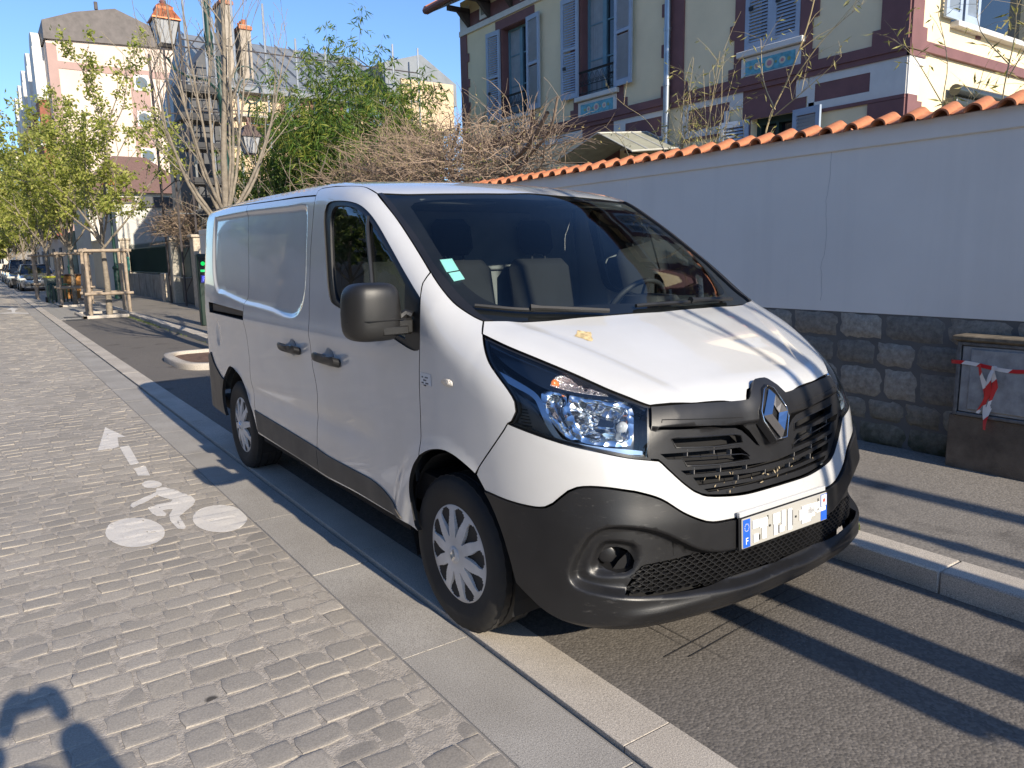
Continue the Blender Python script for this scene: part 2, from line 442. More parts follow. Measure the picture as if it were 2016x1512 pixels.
# outlines of the van's panels, metres in the van's own axes (x across, y back, z up)
TR = {
 'bcut':[(-.951,1.420,.350),(-.952,1.433,.483),(-.952,1.421,.561),(-.953,1.410,.702),(-.953,1.377,.787),(-.953,1.386,.869),(-.953,1.418,.949),(-.954,1.429,1.052),(-.952,1.432,1.198),(-.944,1.428,1.341),(-.941,1.424,1.387),(-.926,1.425,1.552),(-.915,1.413,1.672),(-.896,1.397,1.828),(-.886,1.395,1.864),(-.870,1.403,1.891),(-.859,1.372,1.902)],
 'roofseam':[(-.857,1.265,1.900),(-.844,1.099,1.892),(-.827,1.012,1.886),(-.806,.953,1.878),(-.802,.895,1.862),(-.803,.813,1.835)],
 'trimout':[(-.803,.813,1.835),(-.818,.682,1.767),(-.827,.556,1.694),(-.838,.434,1.617),(-.850,.311,1.535),(-.859,.222,1.474),(-.863,.131,1.411),(-.857,.048,1.356),(-.844,-.011,1.325),(-.827,-.065,1.300),(-.811,-.100,1.286)],
 'trimin':[(-.780,.812,1.838),(-.786,.683,1.775),(-.797,.576,1.712),(-.807,.420,1.616),(-.823,.264,1.512),(-.821,.141,1.431),(-.815,.063,1.378),(-.805,-.005,1.338),(-.798,-.075,1.302),(-.775,-.115,1.286)],
 'hoodrear':[(-.811,-.100,1.286),(-.704,-.145,1.285),(-.561,-.188,1.287),(-.433,-.210,1.292),(-.252,-.236,1.294),(-.060,-.251,1.294)],
 'wstop':[(-.780,.812,1.838),(-.701,.771,1.834),(-.625,.746,1.835),(-.430,.705,1.840),(-.265,.685,1.844),(-.149,.678,1.847),(-.018,.676,1.849)],
 'doorfront':[(-.860,.219,1.472),(-.882,.213,1.456),(-.906,.206,1.432),(-.932,.183,1.381),(-.951,.160,1.305),(-.958,.160,1.159),(-.959,.168,1.074),(-.959,.173,.982),(-.958,.175,.863),(-.958,.180,.709)],
 'archF':[(-.955,.244,.360),(-.955,.270,.379),(-.956,.297,.482),(-.955,.286,.564),(-.956,.241,.649),(-.958,.180,.708),(-.958,.093,.749),(-.957,-.005,.772),(-.954,-.083,.769),(-.950,-.157,.751),(-.944,-.230,.725),(-.939,-.279,.673),(-.934,-.324,.621),(-.928,-.374,.541),(-.923,-.415,.449),(-.917,-.438,.362)],
 'bottom':[(-.953,2.513,.366),(-.952,2.014,.361),(-.951,1.657,.357),(-.951,1.420,.350),(-.951,1.276,.349),(-.952,.921,.362),(-.952,.622,.363),(-.953,.382,.366),(-.955,.244,.360)],
 'dlo':[(-.909,1.247,1.724),(-.903,1.243,1.774),(-.899,1.220,1.806),(-.897,1.171,1.820),(-.896,1.066,1.818),(-.893,.937,1.806),(-.889,.824,1.781),(-.890,.717,1.734),(-.898,.602,1.665),(-.911,.471,1.575),(-.923,.350,1.489),(-.932,.242,1.415),(-.935,.179,1.371),(-.943,.112,1.314),(-.948,.081,1.280),(-.952,.079,1.263),(-.957,.107,1.219),(-.958,.151,1.170),(-.958,.201,1.155),(-.957,.271,1.161),(-.954,.412,1.190),(-.952,.583,1.223),(-.950,.810,1.263),(-.949,.930,1.281),(-.947,1.070,1.304),(-.945,1.129,1.330),(-.940,1.167,1.406),(-.925,1.206,1.560)],
 'dglass':[(-.910,1.173,1.712),(-.905,1.166,1.762),(-.901,1.130,1.792),(-.901,1.051,1.795),(-.901,.940,1.785),(-.901,.847,1.764),(-.903,.743,1.721),(-.909,.642,1.662),(-.920,.523,1.579),(-.931,.401,1.491),(-.939,.315,1.424),(-.955,.304,1.195),(-.951,.583,1.243),(-.949,.809,1.282),(-.948,.907,1.298),(-.946,1.035,1.323),(-.944,1.083,1.357),(-.935,1.123,1.458),(-.923,1.153,1.585)],
 'divider':[(-.899,.739,1.728),(-.940,.643,1.417),(-.952,.621,1.234)],
 'slidetop':[(-.873,2.663,1.899),(-.879,2.204,1.888),(-.881,1.913,1.881),(-.884,1.569,1.872),(-.886,1.395,1.864)],
 'slidecut':[(-.873,2.663,1.899),(-.880,2.659,1.888),(-.919,2.616,1.642),(-.946,2.602,1.337),(-.951,2.667,1.248),(-.954,2.677,1.131),(-.955,2.644,1.013),(-.954,2.623,.878),(-.954,2.633,.750),(-.953,2.599,.591),(-.953,2.513,.366)],
 'qtop':[(-.842,3.401,1.921),(-.863,2.987,1.909),(-.873,2.663,1.899)],
 'qrear':[(-.875,3.679,1.866),(-.903,3.669,1.664),(-.931,3.664,1.352),(-.940,3.714,1.032),(-.937,3.742,.814)],
 'rbump':[(-.937,3.742,.814),(-.941,3.655,.741),(-.944,3.539,.690),(-.946,3.444,.657),(-.948,3.351,.637)],
 'rlow':[(-.946,3.366,.353),(-.944,3.532,.403),(-.941,3.657,.445),(-.936,3.746,.615)],
 'archR':[(-.946,3.366,.353),(-.947,3.418,.429),(-.947,3.421,.537),(-.948,3.348,.645),(-.950,3.204,.745),(-.951,3.109,.764),(-.952,2.983,.747),(-.952,2.858,.708),(-.952,2.770,.628),(-.953,2.689,.547),(-.954,2.617,.468),(-.953,2.556,.373),(-.953,2.513,.366)],
 'slot':[(-.938,3.685,1.217),(-.949,3.205,1.207),(-.953,2.682,1.193),(-.954,2.681,1.130),(-.951,3.220,1.134),(-.941,3.664,1.135)],
 'clad1':[(-.953,2.586,.526),(-.953,1.980,.511),(-.952,1.431,.494),(-.951,1.417,.360),(-.952,2.012,.368),(-.953,2.536,.379)],
 'clad2':[(-.952,1.431,.494),(-.953,1.255,.483),(-.953,.902,.484),(-.954,.688,.483),(-.954,.527,.453),(-.954,.371,.379),(-.954,.381,.371),(-.953,.620,.371),(-.952,.919,.370),(-.951,1.274,.358),(-.951,1.417,.360)],
 'panel':[(-.884,3.504,1.853),(-.891,3.097,1.851),(-.894,2.638,1.848),(-.897,1.833,1.828),(-.897,1.557,1.821),(-.902,1.503,1.780),(-.925,1.496,1.563),(-.940,1.500,1.399),(-.948,1.546,1.286),(-.951,1.665,1.218),(-.952,1.840,1.208),(-.952,2.101,1.228),(-.952,2.380,1.241),(-.950,2.679,1.251),(-.945,3.194,1.296),(-.941,3.401,1.315),(-.929,3.509,1.440),(-.908,3.533,1.661)],
 'handle':[(-.954,1.317,1.017),(-.954,1.266,1.037),(-.954,1.153,1.028),(-.954,1.037,1.036),(-.954,1.009,1.022),(-.954,1.024,.992),(-.954,1.126,.986),(-.954,1.268,.987),(-.954,1.310,.996)],
 'handle2':[(-.954,1.883,1.022),(-.955,1.849,1.041),(-.954,1.780,1.031),(-.954,1.624,1.042),(-.954,1.585,1.028),(-.954,1.607,1.000),(-.954,1.745,.992),(-.954,1.850,.997)],
 'marker':[(-.957,-.021,1.057),(-.957,-.038,1.069),(-.955,-.074,1.070),(-.954,-.095,1.060),(-.954,-.096,1.047),(-.955,-.072,1.038),(-.957,-.036,1.041),(-.957,-.021,1.047)],
 'sticker':[(-.959,.157,1.071),(-.959,.071,1.071),(-.959,.067,1.024),(-.959,.156,1.024)],
 'hoodside':[(-.811,-.100,1.286),(-.854,-.154,1.246)],
 'lamptop':[(-.855,-.161,1.242),(-.820,-.273,1.205),(-.774,-.374,1.170),(-.710,-.491,1.125),(-.633,-.620,1.067),(-.564,-.698,1.027),(-.532,-.724,1.012)],
 'lampin':[(-.532,-.724,1.012),(-.565,-.760,.931),(-.583,-.780,.837)],
 'lampbot':[(-.583,-.780,.837),(-.659,-.751,.852),(-.744,-.693,.875),(-.814,-.617,.895),(-.853,-.555,.911),(-.887,-.485,.928),(-.916,-.403,.947)],
 'lampout':[(-.916,-.403,.947),(-.910,-.419,.957),(-.899,-.432,.993),(-.894,-.418,1.027),(-.896,-.379,1.065),(-.900,-.321,1.109),(-.899,-.268,1.148),(-.886,-.219,1.191),(-.855,-.161,1.242)],
 'fbgap':[(-.916,-.403,.944),(-.926,-.370,.900),(-.934,-.329,.850),(-.943,-.246,.756),(-.944,-.230,.725)],
 'grtop':[(-.532,-.724,1.012),(-.410,-.760,1.011),(-.220,-.791,1.001),(-.112,-.799,.997),(-.099,-.794,1.005),(-.066,-.768,1.038),(-.036,-.754,1.052),(-.005,-.751,1.055),(.046,-.757,1.049)],
 'grbot':[(-.583,-.780,.837),(-.552,-.789,.831),(-.523,-.801,.802),(-.470,-.822,.748),(-.422,-.839,.708),(-.389,-.848,.691),(-.343,-.857,.680),(-.244,-.871,.667),(-.160,-.878,.662),(-.075,-.881,.658)],
 'bwtop':[(-.939,-.279,.673),(-.923,-.405,.665),(-.896,-.505,.664),(-.881,-.543,.667),(-.872,-.562,.672),(-.858,-.588,.689),(-.843,-.610,.714),(-.827,-.632,.738),(-.807,-.656,.753),(-.776,-.691,.759),(-.728,-.732,.755),(-.672,-.767,.743),(-.636,-.784,.733),(-.562,-.812,.702),(-.487,-.843,.647),(-.419,-.862,.611),(-.363,-.873,.593),(-.262,-.885,.587),(-.011,-.896,.583)],
 'lip':[(-.769,-.725,.637),(-.794,-.701,.622),(-.811,-.683,.592),(-.825,-.665,.542),(-.838,-.647,.492),(-.846,-.634,.449),(-.849,-.630,.425),(-.843,-.641,.402),(-.820,-.678,.391),(-.776,-.733,.380),(-.712,-.786,.369),(-.626,-.825,.358),(-.508,-.856,.343),(-.375,-.877,.335),(-.163,-.896,.316),(.005,-.899,.308),(.068,-.898,.515),(-.255,-.891,.480),(-.356,-.879,.490),(-.411,-.870,.502),(-.446,-.864,.520),(-.509,-.851,.564),(-.568,-.834,.598),(-.639,-.809,.624),(-.716,-.768,.636)],
 'honey':[(-.706,-.789,.381),(-.684,-.801,.422),(-.648,-.816,.467),(-.609,-.829,.472),(-.551,-.845,.475),(-.424,-.869,.476),(-.255,-.891,.474),(-.010,-.901,.473),(-.002,-.902,.338),(-.186,-.898,.353),(-.378,-.878,.352),(-.509,-.856,.359),(-.628,-.826,.370)],
 'fog':[(-.777,-.729,.487),(-.769,-.735,.511),(-.747,-.755,.528),(-.724,-.772,.534),(-.690,-.794,.520),(-.668,-.806,.485),(-.676,-.804,.461),(-.698,-.793,.446),(-.726,-.775,.444),(-.755,-.751,.453),(-.771,-.735,.468)],
 'foghous':[(-.800,-.703,.477),(-.784,-.719,.539),(-.760,-.743,.568),(-.705,-.784,.567),(-.654,-.810,.545),(-.648,-.815,.490),(-.684,-.801,.436),(-.729,-.774,.429),(-.780,-.728,.429),(-.801,-.704,.441)],
 'fogcov':[(-.752,-.752,.501)],
 'towcap':[(-.524,-.848,.540),(-.473,-.859,.536),(-.467,-.862,.480),(-.522,-.851,.485)],
 'indic':[(-.795,-.487,1.086),(-.782,-.479,1.100),(-.759,-.476,1.114),(-.741,-.482,1.119),(-.709,-.523,1.105),(-.676,-.581,1.079),(-.648,-.634,1.051),(-.714,-.584,1.059),(-.768,-.525,1.073)],
 'drl':[(-.895,-.303,1.129),(-.872,-.378,1.102),(-.844,-.462,1.064),(-.839,-.499,1.033),(-.840,-.538,.985),(-.833,-.576,.937),(-.816,-.610,.910),(-.731,-.696,.891),(-.609,-.764,.871),(-.611,-.767,.859),(-.734,-.700,.874),(-.823,-.605,.898),(-.843,-.567,.924),(-.853,-.531,.968),(-.853,-.496,1.016),(-.856,-.463,1.048),(-.885,-.381,1.082),(-.898,-.336,1.100)],
 'refl1':[(-.828,-.488,1.057),(-.798,-.505,1.069),(-.775,-.538,1.058),(-.792,-.565,1.019),(-.798,-.597,.971),(-.792,-.630,.921),(-.817,-.597,.935),(-.834,-.549,.981),(-.840,-.506,1.025)],
 'refl2':[(-.758,-.560,1.050),(-.707,-.603,1.046),(-.655,-.650,1.032),(-.609,-.691,1.015),(-.624,-.719,.968),(-.652,-.739,.901),(-.685,-.722,.901),(-.778,-.646,.917),(-.788,-.612,.964),(-.781,-.581,1.011)],
 'poo':[(-.473,-.332,1.238)],
 'sticker1':[(-.782,.275,1.530),(-.767,.262,1.525),(-.729,.263,1.534),(-.739,.192,1.486),(-.794,.200,1.478)],
 'sticker2':[(-.789,.193,1.475),(-.739,.185,1.481),(-.743,.139,1.449),(-.792,.145,1.441)],
}
NOTCH = [(0,-.785,1.063), (-.030,-.783,1.062), (-.045,-.778,1.056), (-.062,-.778,1.042), (-.078,-.780,1.030), (-.100,-.795,1.008), (-.112,-.806,.999), (-.150,-.808,.998)]
# ================================================================ van materials
def m_paint():
    t = NT('white_car_paint')
    n = t.noise(3.0, 6); n2 = t.noise(45.0, 3)
    g = t.ramp(n, [(.35, (.545,.548,.545)), (.75, (.50,.50,.49))])
    # road dust low on the body
    z = t.n('ShaderNodeSeparateXYZ'); t.l(t.coord(), z.inputs[0])
    d = t.math('MULTIPLY', t.math('SUBTRACT', 0.62, z.outputs[2], True), t.math('MULTIPLY', n2, 1.1), True)
    t.col(t.mix(d, g, (.42,.39,.34)))
    t.set(rough=.22, spec=.5, coat=1.0, coatr=.03)
    w = t.n('ShaderNodeTexNoise'); w.inputs['Scale'].default_value = 2.6; w.inputs['Detail'].default_value = 2; t.l(t.coord(), w.inputs[0])
    b = t.bump(t.math('ADD', t.math('MULTIPLY', w.outputs[0], 1.0), t.math('MULTIPLY', t.noise(220.0, 2), .02)), .12, .02)
    return t.m
def m_plastic(name, c, r, sc=260.0, b=.12):
    t = NT(name); n = t.noise(5.0, 5)
    t.col(t.ramp(n, [(.3, tuple(x*.8 for x in c)), (.72, tuple(x*1.35 for x in c))]))
    if name.startswith('textured'):   # rubbed pale scuffs
        mp = t.n('ShaderNodeMapping'); mp.inputs['Scale'].default_value = (6, 6, 26); t.l(t.coord(), mp.inputs[0])
        s1 = t.noise(3.0, 6, .7, mp.outputs[0]); s2 = t.noise(2.2, 2)
        k = t.math('MULTIPLY', t.ramp(s1, [(.60, (0,0,0)), (.70, (1,1,1))]), t.ramp(s2, [(.52, (0,0,0)), (.62, (.55,.55,.55))]))
        t.col(t.mix(k, t.ramp(n, [(.3, tuple(x*.8 for x in c)), (.72, tuple(x*1.35 for x in c))]), (.075,.073,.07)))
    t.set(rough=t.math('ADD', t.math('MULTIPLY', t.noise(9.0, 4), .18), r-.09), spec=.5)
    t.bump(t.noise(sc, 3), b, .002)
    return t.m
def m_glass(name, tint, f=1.0, rough=0.0):
    m = bpy.data.materials.new(name); m.use_nodes = True; t = m.node_tree; t.nodes.clear()
    o = t.nodes.new('ShaderNodeOutputMaterial'); mx = t.nodes.new('ShaderNodeMixShader')
    tr = t.nodes.new('ShaderNodeBsdfTransparent'); tr.inputs[0].default_value = (*tint, 1)
    gl = t.nodes.new('ShaderNodeBsdfGlossy'); gl.inputs['Roughness'].default_value = rough; gl.inputs[0].default_value = (.95,.98,1,1)
    fr = t.nodes.new('ShaderNodeFresnel'); fr.inputs[0].default_value = 1.52
    mu = t.nodes.new('ShaderNodeMath'); mu.operation = 'MULTIPLY'; mu.inputs[1].default_value = f; mu.use_clamp = True
    t.links.new(fr.outputs[0], mu.inputs[0]); t.links.new(mu.outputs[0], mx.inputs[0])
    t.links.new(tr.outputs[0], mx.inputs[1]); t.links.new(gl.outputs[0], mx.inputs[2]); t.links.new(mx.outputs[0], o.inputs[0])
    return m
PAINT = m_paint()
BLK = m_plastic('textured_black_bumper_plastic', (.010,.010,.0108), .40)
BLK2 = m_plastic('satin_black_trim', (.012,.012,.013), .38, 120, .05)
MIRB = m_plastic('grained_mirror_plastic', (.013,.0127,.0124), .42, 420, .25)
CLAD = m_plastic('dusty_side_cladding_plastic', (.075,.068,.058), .6, 300, .15)
RUBBER = m_plastic('tyre_rubber', (.022,.021,.020), .75, 80, .3)
GAPSHADE = simple('black_gap_shade', (.008,.008,.008), .7, var=0)  # near-black panel edges: shade of the gaps put into the colour
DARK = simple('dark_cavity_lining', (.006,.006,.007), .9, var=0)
GLS = m_glass('tinted_windscreen_glass', (.84,.90,.88), .8)
GLSD = m_glass('tinted_door_glass', (.66,.74,.72), 1.25)
LENS = m_glass('clear_lamp_lens', (.93,.95,.96), 1.1)
CHROME = simple('chrome', (.80,.81,.83), .07, 1.0, var=0)
REFLM = None
def m_reflector():
    t = NT('faceted_lamp_reflector'); t.col((.72,.74,.76)); t.set(metal=1.0, rough=.14)
    w = t.n('ShaderNodeTexVoronoi'); w.inputs['Scale'].default_value = 26; t.l(t.coord(), w.inputs[0])
    t.bump(w.outputs['Distance'], .9, .012); return t.m
REFLM = m_reflector()
HUB = m_plastic('silver_grey_wheel_trim', (.60,.575,.54), .45, 300, .05)
AMBER = simple('amber_bulb', (.85,.22,.05), .25, var=.2, coat=.6)
SEATM = simple('dark_seat_fabric', (.016,.018,.022), .9, bump=.4, bscale=300)
GREYI = simple('grey_bulkhead_panel', (.20,.21,.22), .7)
DASHM = simple('dark_dashboard_plastic', (.022,.024,.028), .6, bump=.2, bscale=200)
PAPER = simple('white_paper', (.62,.66,.62), .8, var=.05)
BLUEP = simple('pale_turquoise_paper', (.30,.62,.60), .8, var=.08)

# ================================================================ van: side relief
_panel2 = np.array([p[1:] for p in ol(TR['panel']+TR['panel'][:1], step=.03)])
_cz = .325
def side_D(P):
    y, z = P[:,1], P[:,2]; x = P[:,0]
    U = np.stack([y, z], 1)
    rec = -.015*sst(sdist(U, _panel2)+.012, .040)*(y > 1.2)
    d = rec
    for cy in (0.0, 3.06):
        r = np.hypot(y-cy, z-.34); a = .40 if cy == 0 else .36
        d = d+.013*(1-sst(np.abs(r-a)-.015, .075))*(z > .3)*(y > -.42)
    band = np.exp(-((z-(.69-.03*(y-1)))/.055)**2)*sst(y-.45, .5)*(1-sst(y-2.9, .25))
    d = d-.010*band
    d = d+.008*np.exp(-((z-1.14)/.05)**2)*sst(y-.2, .6)*(1-sst(y-3.4, .4))
    for hy in (1.16, 1.72):   # finger scoops behind the handles
        q = ((y-hy)/.060)**2+((z-1.032)/.050)**2
        d = d-.012*np.clip(1-q, 0, 1)
    q = ((y-3.42)/.07)**2+((z-.98)/.10)**2
    d = d-.010*np.clip(1-q, 0, 1)
    return d*(np.abs(x) > .70)

VAN = empty('delivery_van', (0, 0, 0), 0, 'white delivery van with black bumpers parked in the kerbside bay', 'van')
T = TR
CS = Ortho((-.93, 0, .36)); CSF = Ortho((-.86, -.12, .5)); CT = Ortho((0, -.05, 1)); CW = Ortho((0, -.55, .83)); CC = Cyl(.2, .9)
kw = dict(parent=VAN, fm=GAPSHADE, mirror=True)
PAN3 = ol(T['panel']+T['panel'][:1])
def scoop(hy): return np.array([(-.95, hy+.060*math.cos(i*math.pi/12), 1.032+.050*math.sin(i*math.pi/12)) for i in range(24)])
# doors, fender, quarter
o1, o2 = panel('front_door', ol(T['bcut'], T['bcut'][-1:]+T['roofseam'], T['trimout'][:6], T['doorfront'], T['archF'][:6][::-1], T['bottom'][3:][::-1]), CS, PAINT,
      D=side_D, holes=[ol(T['dlo']+T['dlo'][:1])], step=.028, feat=[(scoop(1.16), (-.004, .008, .018, .030))], **kw)
FD = o1; FDR = o2
sd1, sd2 = panel('sliding_door', ol(T['bcut'][:15], T['slidetop'][::-1], T['slidecut'], T['bottom'][:4]), CS, PAINT, D=side_D, step=.028, feat=[(PAN3, (-.014, -.004, .006, .016, .027)), (scoop(1.72), (-.004, .008, .018, .030))], **kw)
TOPR = [(-.845,3.40,1.915), (-.83,3.75,1.905), (-.805,3.86,1.885)]
BACK = [(-.805,3.86,1.885), (-.82,3.90,1.75), (-.835,3.93,1.4), (-.845,3.95,1.0), (-.85,3.96,.70)]
rq1, rq2 = panel('rear_quarter', ol(T['qtop'][::-1], TOPR, BACK, [(-.85,3.96,.70), T['rbump'][0]], T['rbump'], T['archR'][3:], T['slidecut'][::-1]), CS, PAINT,
      D=side_D, feat=[(PAN3, (-.014, -.004, .006, .016, .027))], holes=[ol([T['slot'][0], T['slot'][2]], [T['slot'][2], T['slot'][3]], [T['slot'][3], T['slot'][5]])], step=.03, hflange=.03, **kw)
panel('rear_bumper', ol(T['rbump'][::-1], [T['rbump'][0], (-.85,3.97,.70)], [(-.85,3.97,.70), (-.85,3.97,.33)], [(-.85,3.97,.33), T['archR'][0]], T['archR'][:4]), CS, BLK, off=.008, step=.04, **kw)
CR = Ortho((0, 1, .1))
rd = symm(ol([(0,3.9,1.86), (-.70,3.9,1.86)], [(-.70,3.9,1.86), (-.79,3.9,1.75), (-.81,3.95,1.3), (-.82,3.97,.45)], [(-.82,3.97,.45), (0,4.0,.45)]))
panel('rear_door', rd, CR, PAINT, VAN, step=.08, fm=GAPSHADE)
panel('front_fender', ol(T['doorfront'][::-1], T['trimout'][5:], T['hoodside'], T['lampout'][::-1], T['fbgap'], T['archF'][5:11][::-1]), CSF, PAINT, D=side_D, step=.026, **kw)
# roof
panel('roof', symm(ol([(0,.690,1.855)]+T['wstop'][::-1][1:], T['roofseam'][::-1]+T['bcut'][-1:], T['bcut'][-3:][::-1], T['slidetop'][::-1], T['qtop'][::-1], TOPR, [(-.805,3.86,1.885), (-.74,3.92,1.87), (-.5,3.95,1.87), (0,3.95,1.87)])), CT, PAINT, VAN, step=.05, fm=GAPSHADE)
# bonnet
def hood_D(P):
    ax, y = np.abs(P[:,0]), P[:,1]
    e = .86-(-y-.10)*.52    # x of the lamp edge at this y
    return -.008*sst(e-ax-.10, .07)*sst(y+.85, .2)-.006*np.exp(-((ax-.18)/.02)**2)*0
panel('bonnet', symm(ol([(0,-.255,1.29)]+T['hoodrear'][::-1][1:], T['hoodside'], T['lamptop'], T['grtop'][:3]+NOTCH[::-1][:1], NOTCH[::-1])), CT, PAINT, VAN, D=hood_D, step=.026, fm=GAPSHADE)
# windscreen and its black surround
CP = Ortho((-.45, -.45, .77))
panel('windscreen_pillar_trim', ol(T['trimout'], [T['trimout'][-1], T['trimin'][-1]], T['trimin'][::-1], [T['trimin'][0], T['trimout'][0]]), CP, BLK2, off=.004, gap=.001, step=.02, **{k: v for k, v in kw.items() if k != 'fm'})
ws = symm(ol([(0,.690,1.855)]+T['wstop'][::-1][1:], T['trimin'], [T['trimin'][-1]]+T['hoodrear'][1:-1]+[(0,-.25,1.29)]))
panel('windscreen', ws, CW, GLS, VAN, off=-.004, gap=-.004, step=.05, flange=0)
# dark ceramic border and scuttle under the glass
P_in = symm(ol([(0,.62,1.82), (-.60,.685,1.805), (-.71,.66,1.78)], [(-.71,.66,1.78), (-.76,.30,1.54), (-.75,.08,1.41), (-.66,-.06,1.35), (-.45,-.13,1.34), (0,-.19,1.335)]))
panel('windscreen_border', ws, CW, BLK2, VAN, off=-.010, gap=-.002, step=.05, flange=0, holes=[P_in])
# wipers
mb = MB()
for a, b, c in (((-.80,-.02,1.345), (-.61,-.125,1.318), (-.30,-.235,1.310)), ((-.12,-.232,1.325), (.22,-.225,1.325), (.55,-.17,1.318))):
    Pw, Nw = cast(CW, CW.to(np.array(cr([a, b, c], .04))), .010)
    mb.tube(Pw, .009, 6)
    Pw, Nw = cast(CW, CW.to(np.array(cr([b, ((b[0]+c[0])/2, (b[1]+c[1])/2-.012, b[2]-.006), (c[0], c[1]-.015, c[2]-.01)], .04))), .022)
    mb.tube(Pw, [.016]+[.010]*(len(Pw)-1), 6)
mb.build('wiper', simple('greyish_wiper_metal', (.012,.012,.012), .5), VAN, auto=40)
# door frame, glass
for sgn, ob in ((1, FD), (-1, FDR)):
    pass
a1, a2 = panel('window_frame', ol(T['dlo']+T['dlo'][:1]), CS, BLK2, off=-.006, gap=0, flange=.02, step=.03, holes=[ol(T['dglass'][:11]+T['dglass'][:0], [T['dglass'][10], T['dglass'][11]], T['dglass'][11:]+T['dglass'][:1])], mirror=True, parent=VAN)
g1, g2 = panel('window_glass', ol(T['dglass'][:11], [T['dglass'][10], T['dglass'][11]], T['dglass'][11:]+T['dglass'][:1]), CS, GLSD, off=-.016, gap=-.004, flange=0, step=.05, mirror=True, parent=VAN)
for d, fr, gl, s in ((FD, a1, g1, 1), (FDR, a2, g2, -1)):
    fr.parent = d; gl.parent = d
    Pd, Nd = cast(CS, CS.to(np.array(cr(T['divider'], .05))), -.008)
    if s < 0: Pd = mirr(Pd)
    MB().tube(Pd, .011, 6).build('window_divider', BLK2, d, auto=50)
# sheet of paper showing in the door window is a reflection in the photograph: nothing built
# handles
def handle(key, par, s):
    pts = np.array(T[key]); c = pts.mean(0)
    U = ol(T[key]+T[key][:1], step=.01)
    P, N = cast(CS, CS.to(U), .004, side_D)
    Q, _ = cast(CS, CS.to(U), .042, side_D)
    n = len(P); ctr = Q.mean(0); Q2 = ctr+(Q-ctr)*.82; Q2[:,0] -= .006
    if s < 0: P, Q, Q2 = mirr(P), mirr(Q), mirr(Q2)
    vs = list(P)+list(Q)+list(Q2)
    fs = []
    for i in range(n):
        j = (i+1) % n
        for k in (0, 1): fs.append((k*n+i, k*n+j, (k+1)*n+j, (k+1)*n+i))
    fs.append(tuple(2*n+i for i in range(n)))
    mesh('door_handle', vs, fs, BLK2, par, auto=40)
for s, d, e in ((1, FD, sd1), (-1, FDR, sd2)):
    handle('handle', d, s); handle('handle2', e, s)
# sills cladding on the doors
c1 = panel('side_cladding', ol(*[[T['clad1'][i], T['clad1'][(i+1) % 6]] for i in (0,1,2,3,4,5)]), CS, CLAD, off=.007, D=side_D, gap=.003, flange=.01, step=.05, mirror=True, parent=VAN)
c2 = panel('side_cladding', ol(T['clad2'][:6], T['clad2'][6:]), CS, CLAD, off=.007, D=side_D, gap=.003, flange=.01, step=.04, mirror=True, parent=VAN)
for i in (0, 1):
    c1[i].parent = (sd1, sd2)[i]; c2[i].parent = (FD, FDR)[i]
# sliding rail in its slot
for s in (1, -1):
    mb = MB()
    mb.box((-.90,2.66,1.10), (-.88,3.72,1.25), 0); mb.box((-.925,2.70,1.150), (-.902,3.62,1.205), 1, .004)
    o = mb.build('door_rail', [DARK, simple('brown_dusty_rail', (.11,.085,.06), .6)], VAN, auto=40)
    if s < 0: o.scale.x = -1
# fender repeater lamp, stickers
for s in (1, -1):
    P, N = cast(CS, CS.to(ol(T['marker']+T['marker'][:1], step=.008)), .002); Q, _ = cast(CS, CS.to(ol(T['marker']+T['marker'][:1], step=.008)), .014)
    Q = Q.mean(0)+(Q-Q.mean(0))*.72; n = len(P)
    if s < 0: P, Q = mirr(P), mirr(Q)
    mesh('side_repeater', list(P)+list(Q), [(i, (i+1) % n, n+(i+1) % n, n+i) for i in range(n)]+[tuple(n+i for i in range(n))],
         simple('clear_ribbed_repeater', (.62,.58,.52), .15, bump=.8, bscale=120, coat=1.0), VAN, auto=60)
def patch(name, corners, ch, m, off, par, D=None, step=.02):
    return panel(name, ol(*[[corners[i], corners[(i+1) % len(corners)]] for i in range(len(corners))]), ch, m, par, off=off, gap=0, flange=0, step=step, D=D)
stk = patch('fender_sticker', T['sticker'], CS, simple('pale_grey_sticker', (.66,.68,.70), .4, var=.03), .0015, VAN, side_D)
mb = MB()
for r, (z, segs) in enumerate(((1.055, ((.145,.128),(.118,.092))), (1.043, ((.132,.105),)), (1.031, ((.148,.125),(.115,.09))), (1.022, ((.13,.112),)))):
    for a, b in segs:
        k = a
        while k > b+.004:
            mb.box((-.9615,k-.0045,z-.003), (-.9605,k,z+.003)); k -= .0065
mb.build('sticker_print', simple('dark_print', (.05,.05,.06), .6, var=0), VAN)

# ---------------------------------------------------------------- bumper
ctr_top = [(0,-.893,.662)]
white_half = ol([(0,-.893,.662)]+T['grbot'][::-1][1:], T['lampbot'], T['fbgap'], T['archF'][10:12], T['bwtop'][:-1], [T['bwtop'][-2], (0,-.91,.588)])
CB = Cyl(.2, .9)
panel('front_bumper_cover', symm(white_half), CB, PAINT, VAN, step=.028, fm=GAPSHADE, off=0.0)
low = [(-.915,-.44,.365), (-.895,-.50,.325), (-.865,-.56,.285), (-.80,-.64,.255), (-.70,-.72,.240), (-.50,-.80,.232), (-.25,-.84,.230), (0,-.85,.230)]
black_half = ol([(0,-.91,.588), T['bwtop'][-2]], T['bwtop'][::-1][1:], T['archF'][11:15], low)
def polyUV(key): 
    p = np.array(T[key]); p = p.copy(); p[:,0] = -np.abs(p[:,0]); return CB.to(p)
LIP3 = ol(T['lip'][:15]+[(-.02,-.90,.325)], [(-.02,-.90,.325), (.1,-.90,.325)], [(.1,-.90,.325), (.1,-.90,.500)], [(.1,-.90,.500), (-.10,-.90,.495)]+T['lip'][17:]+T['lip'][:1])
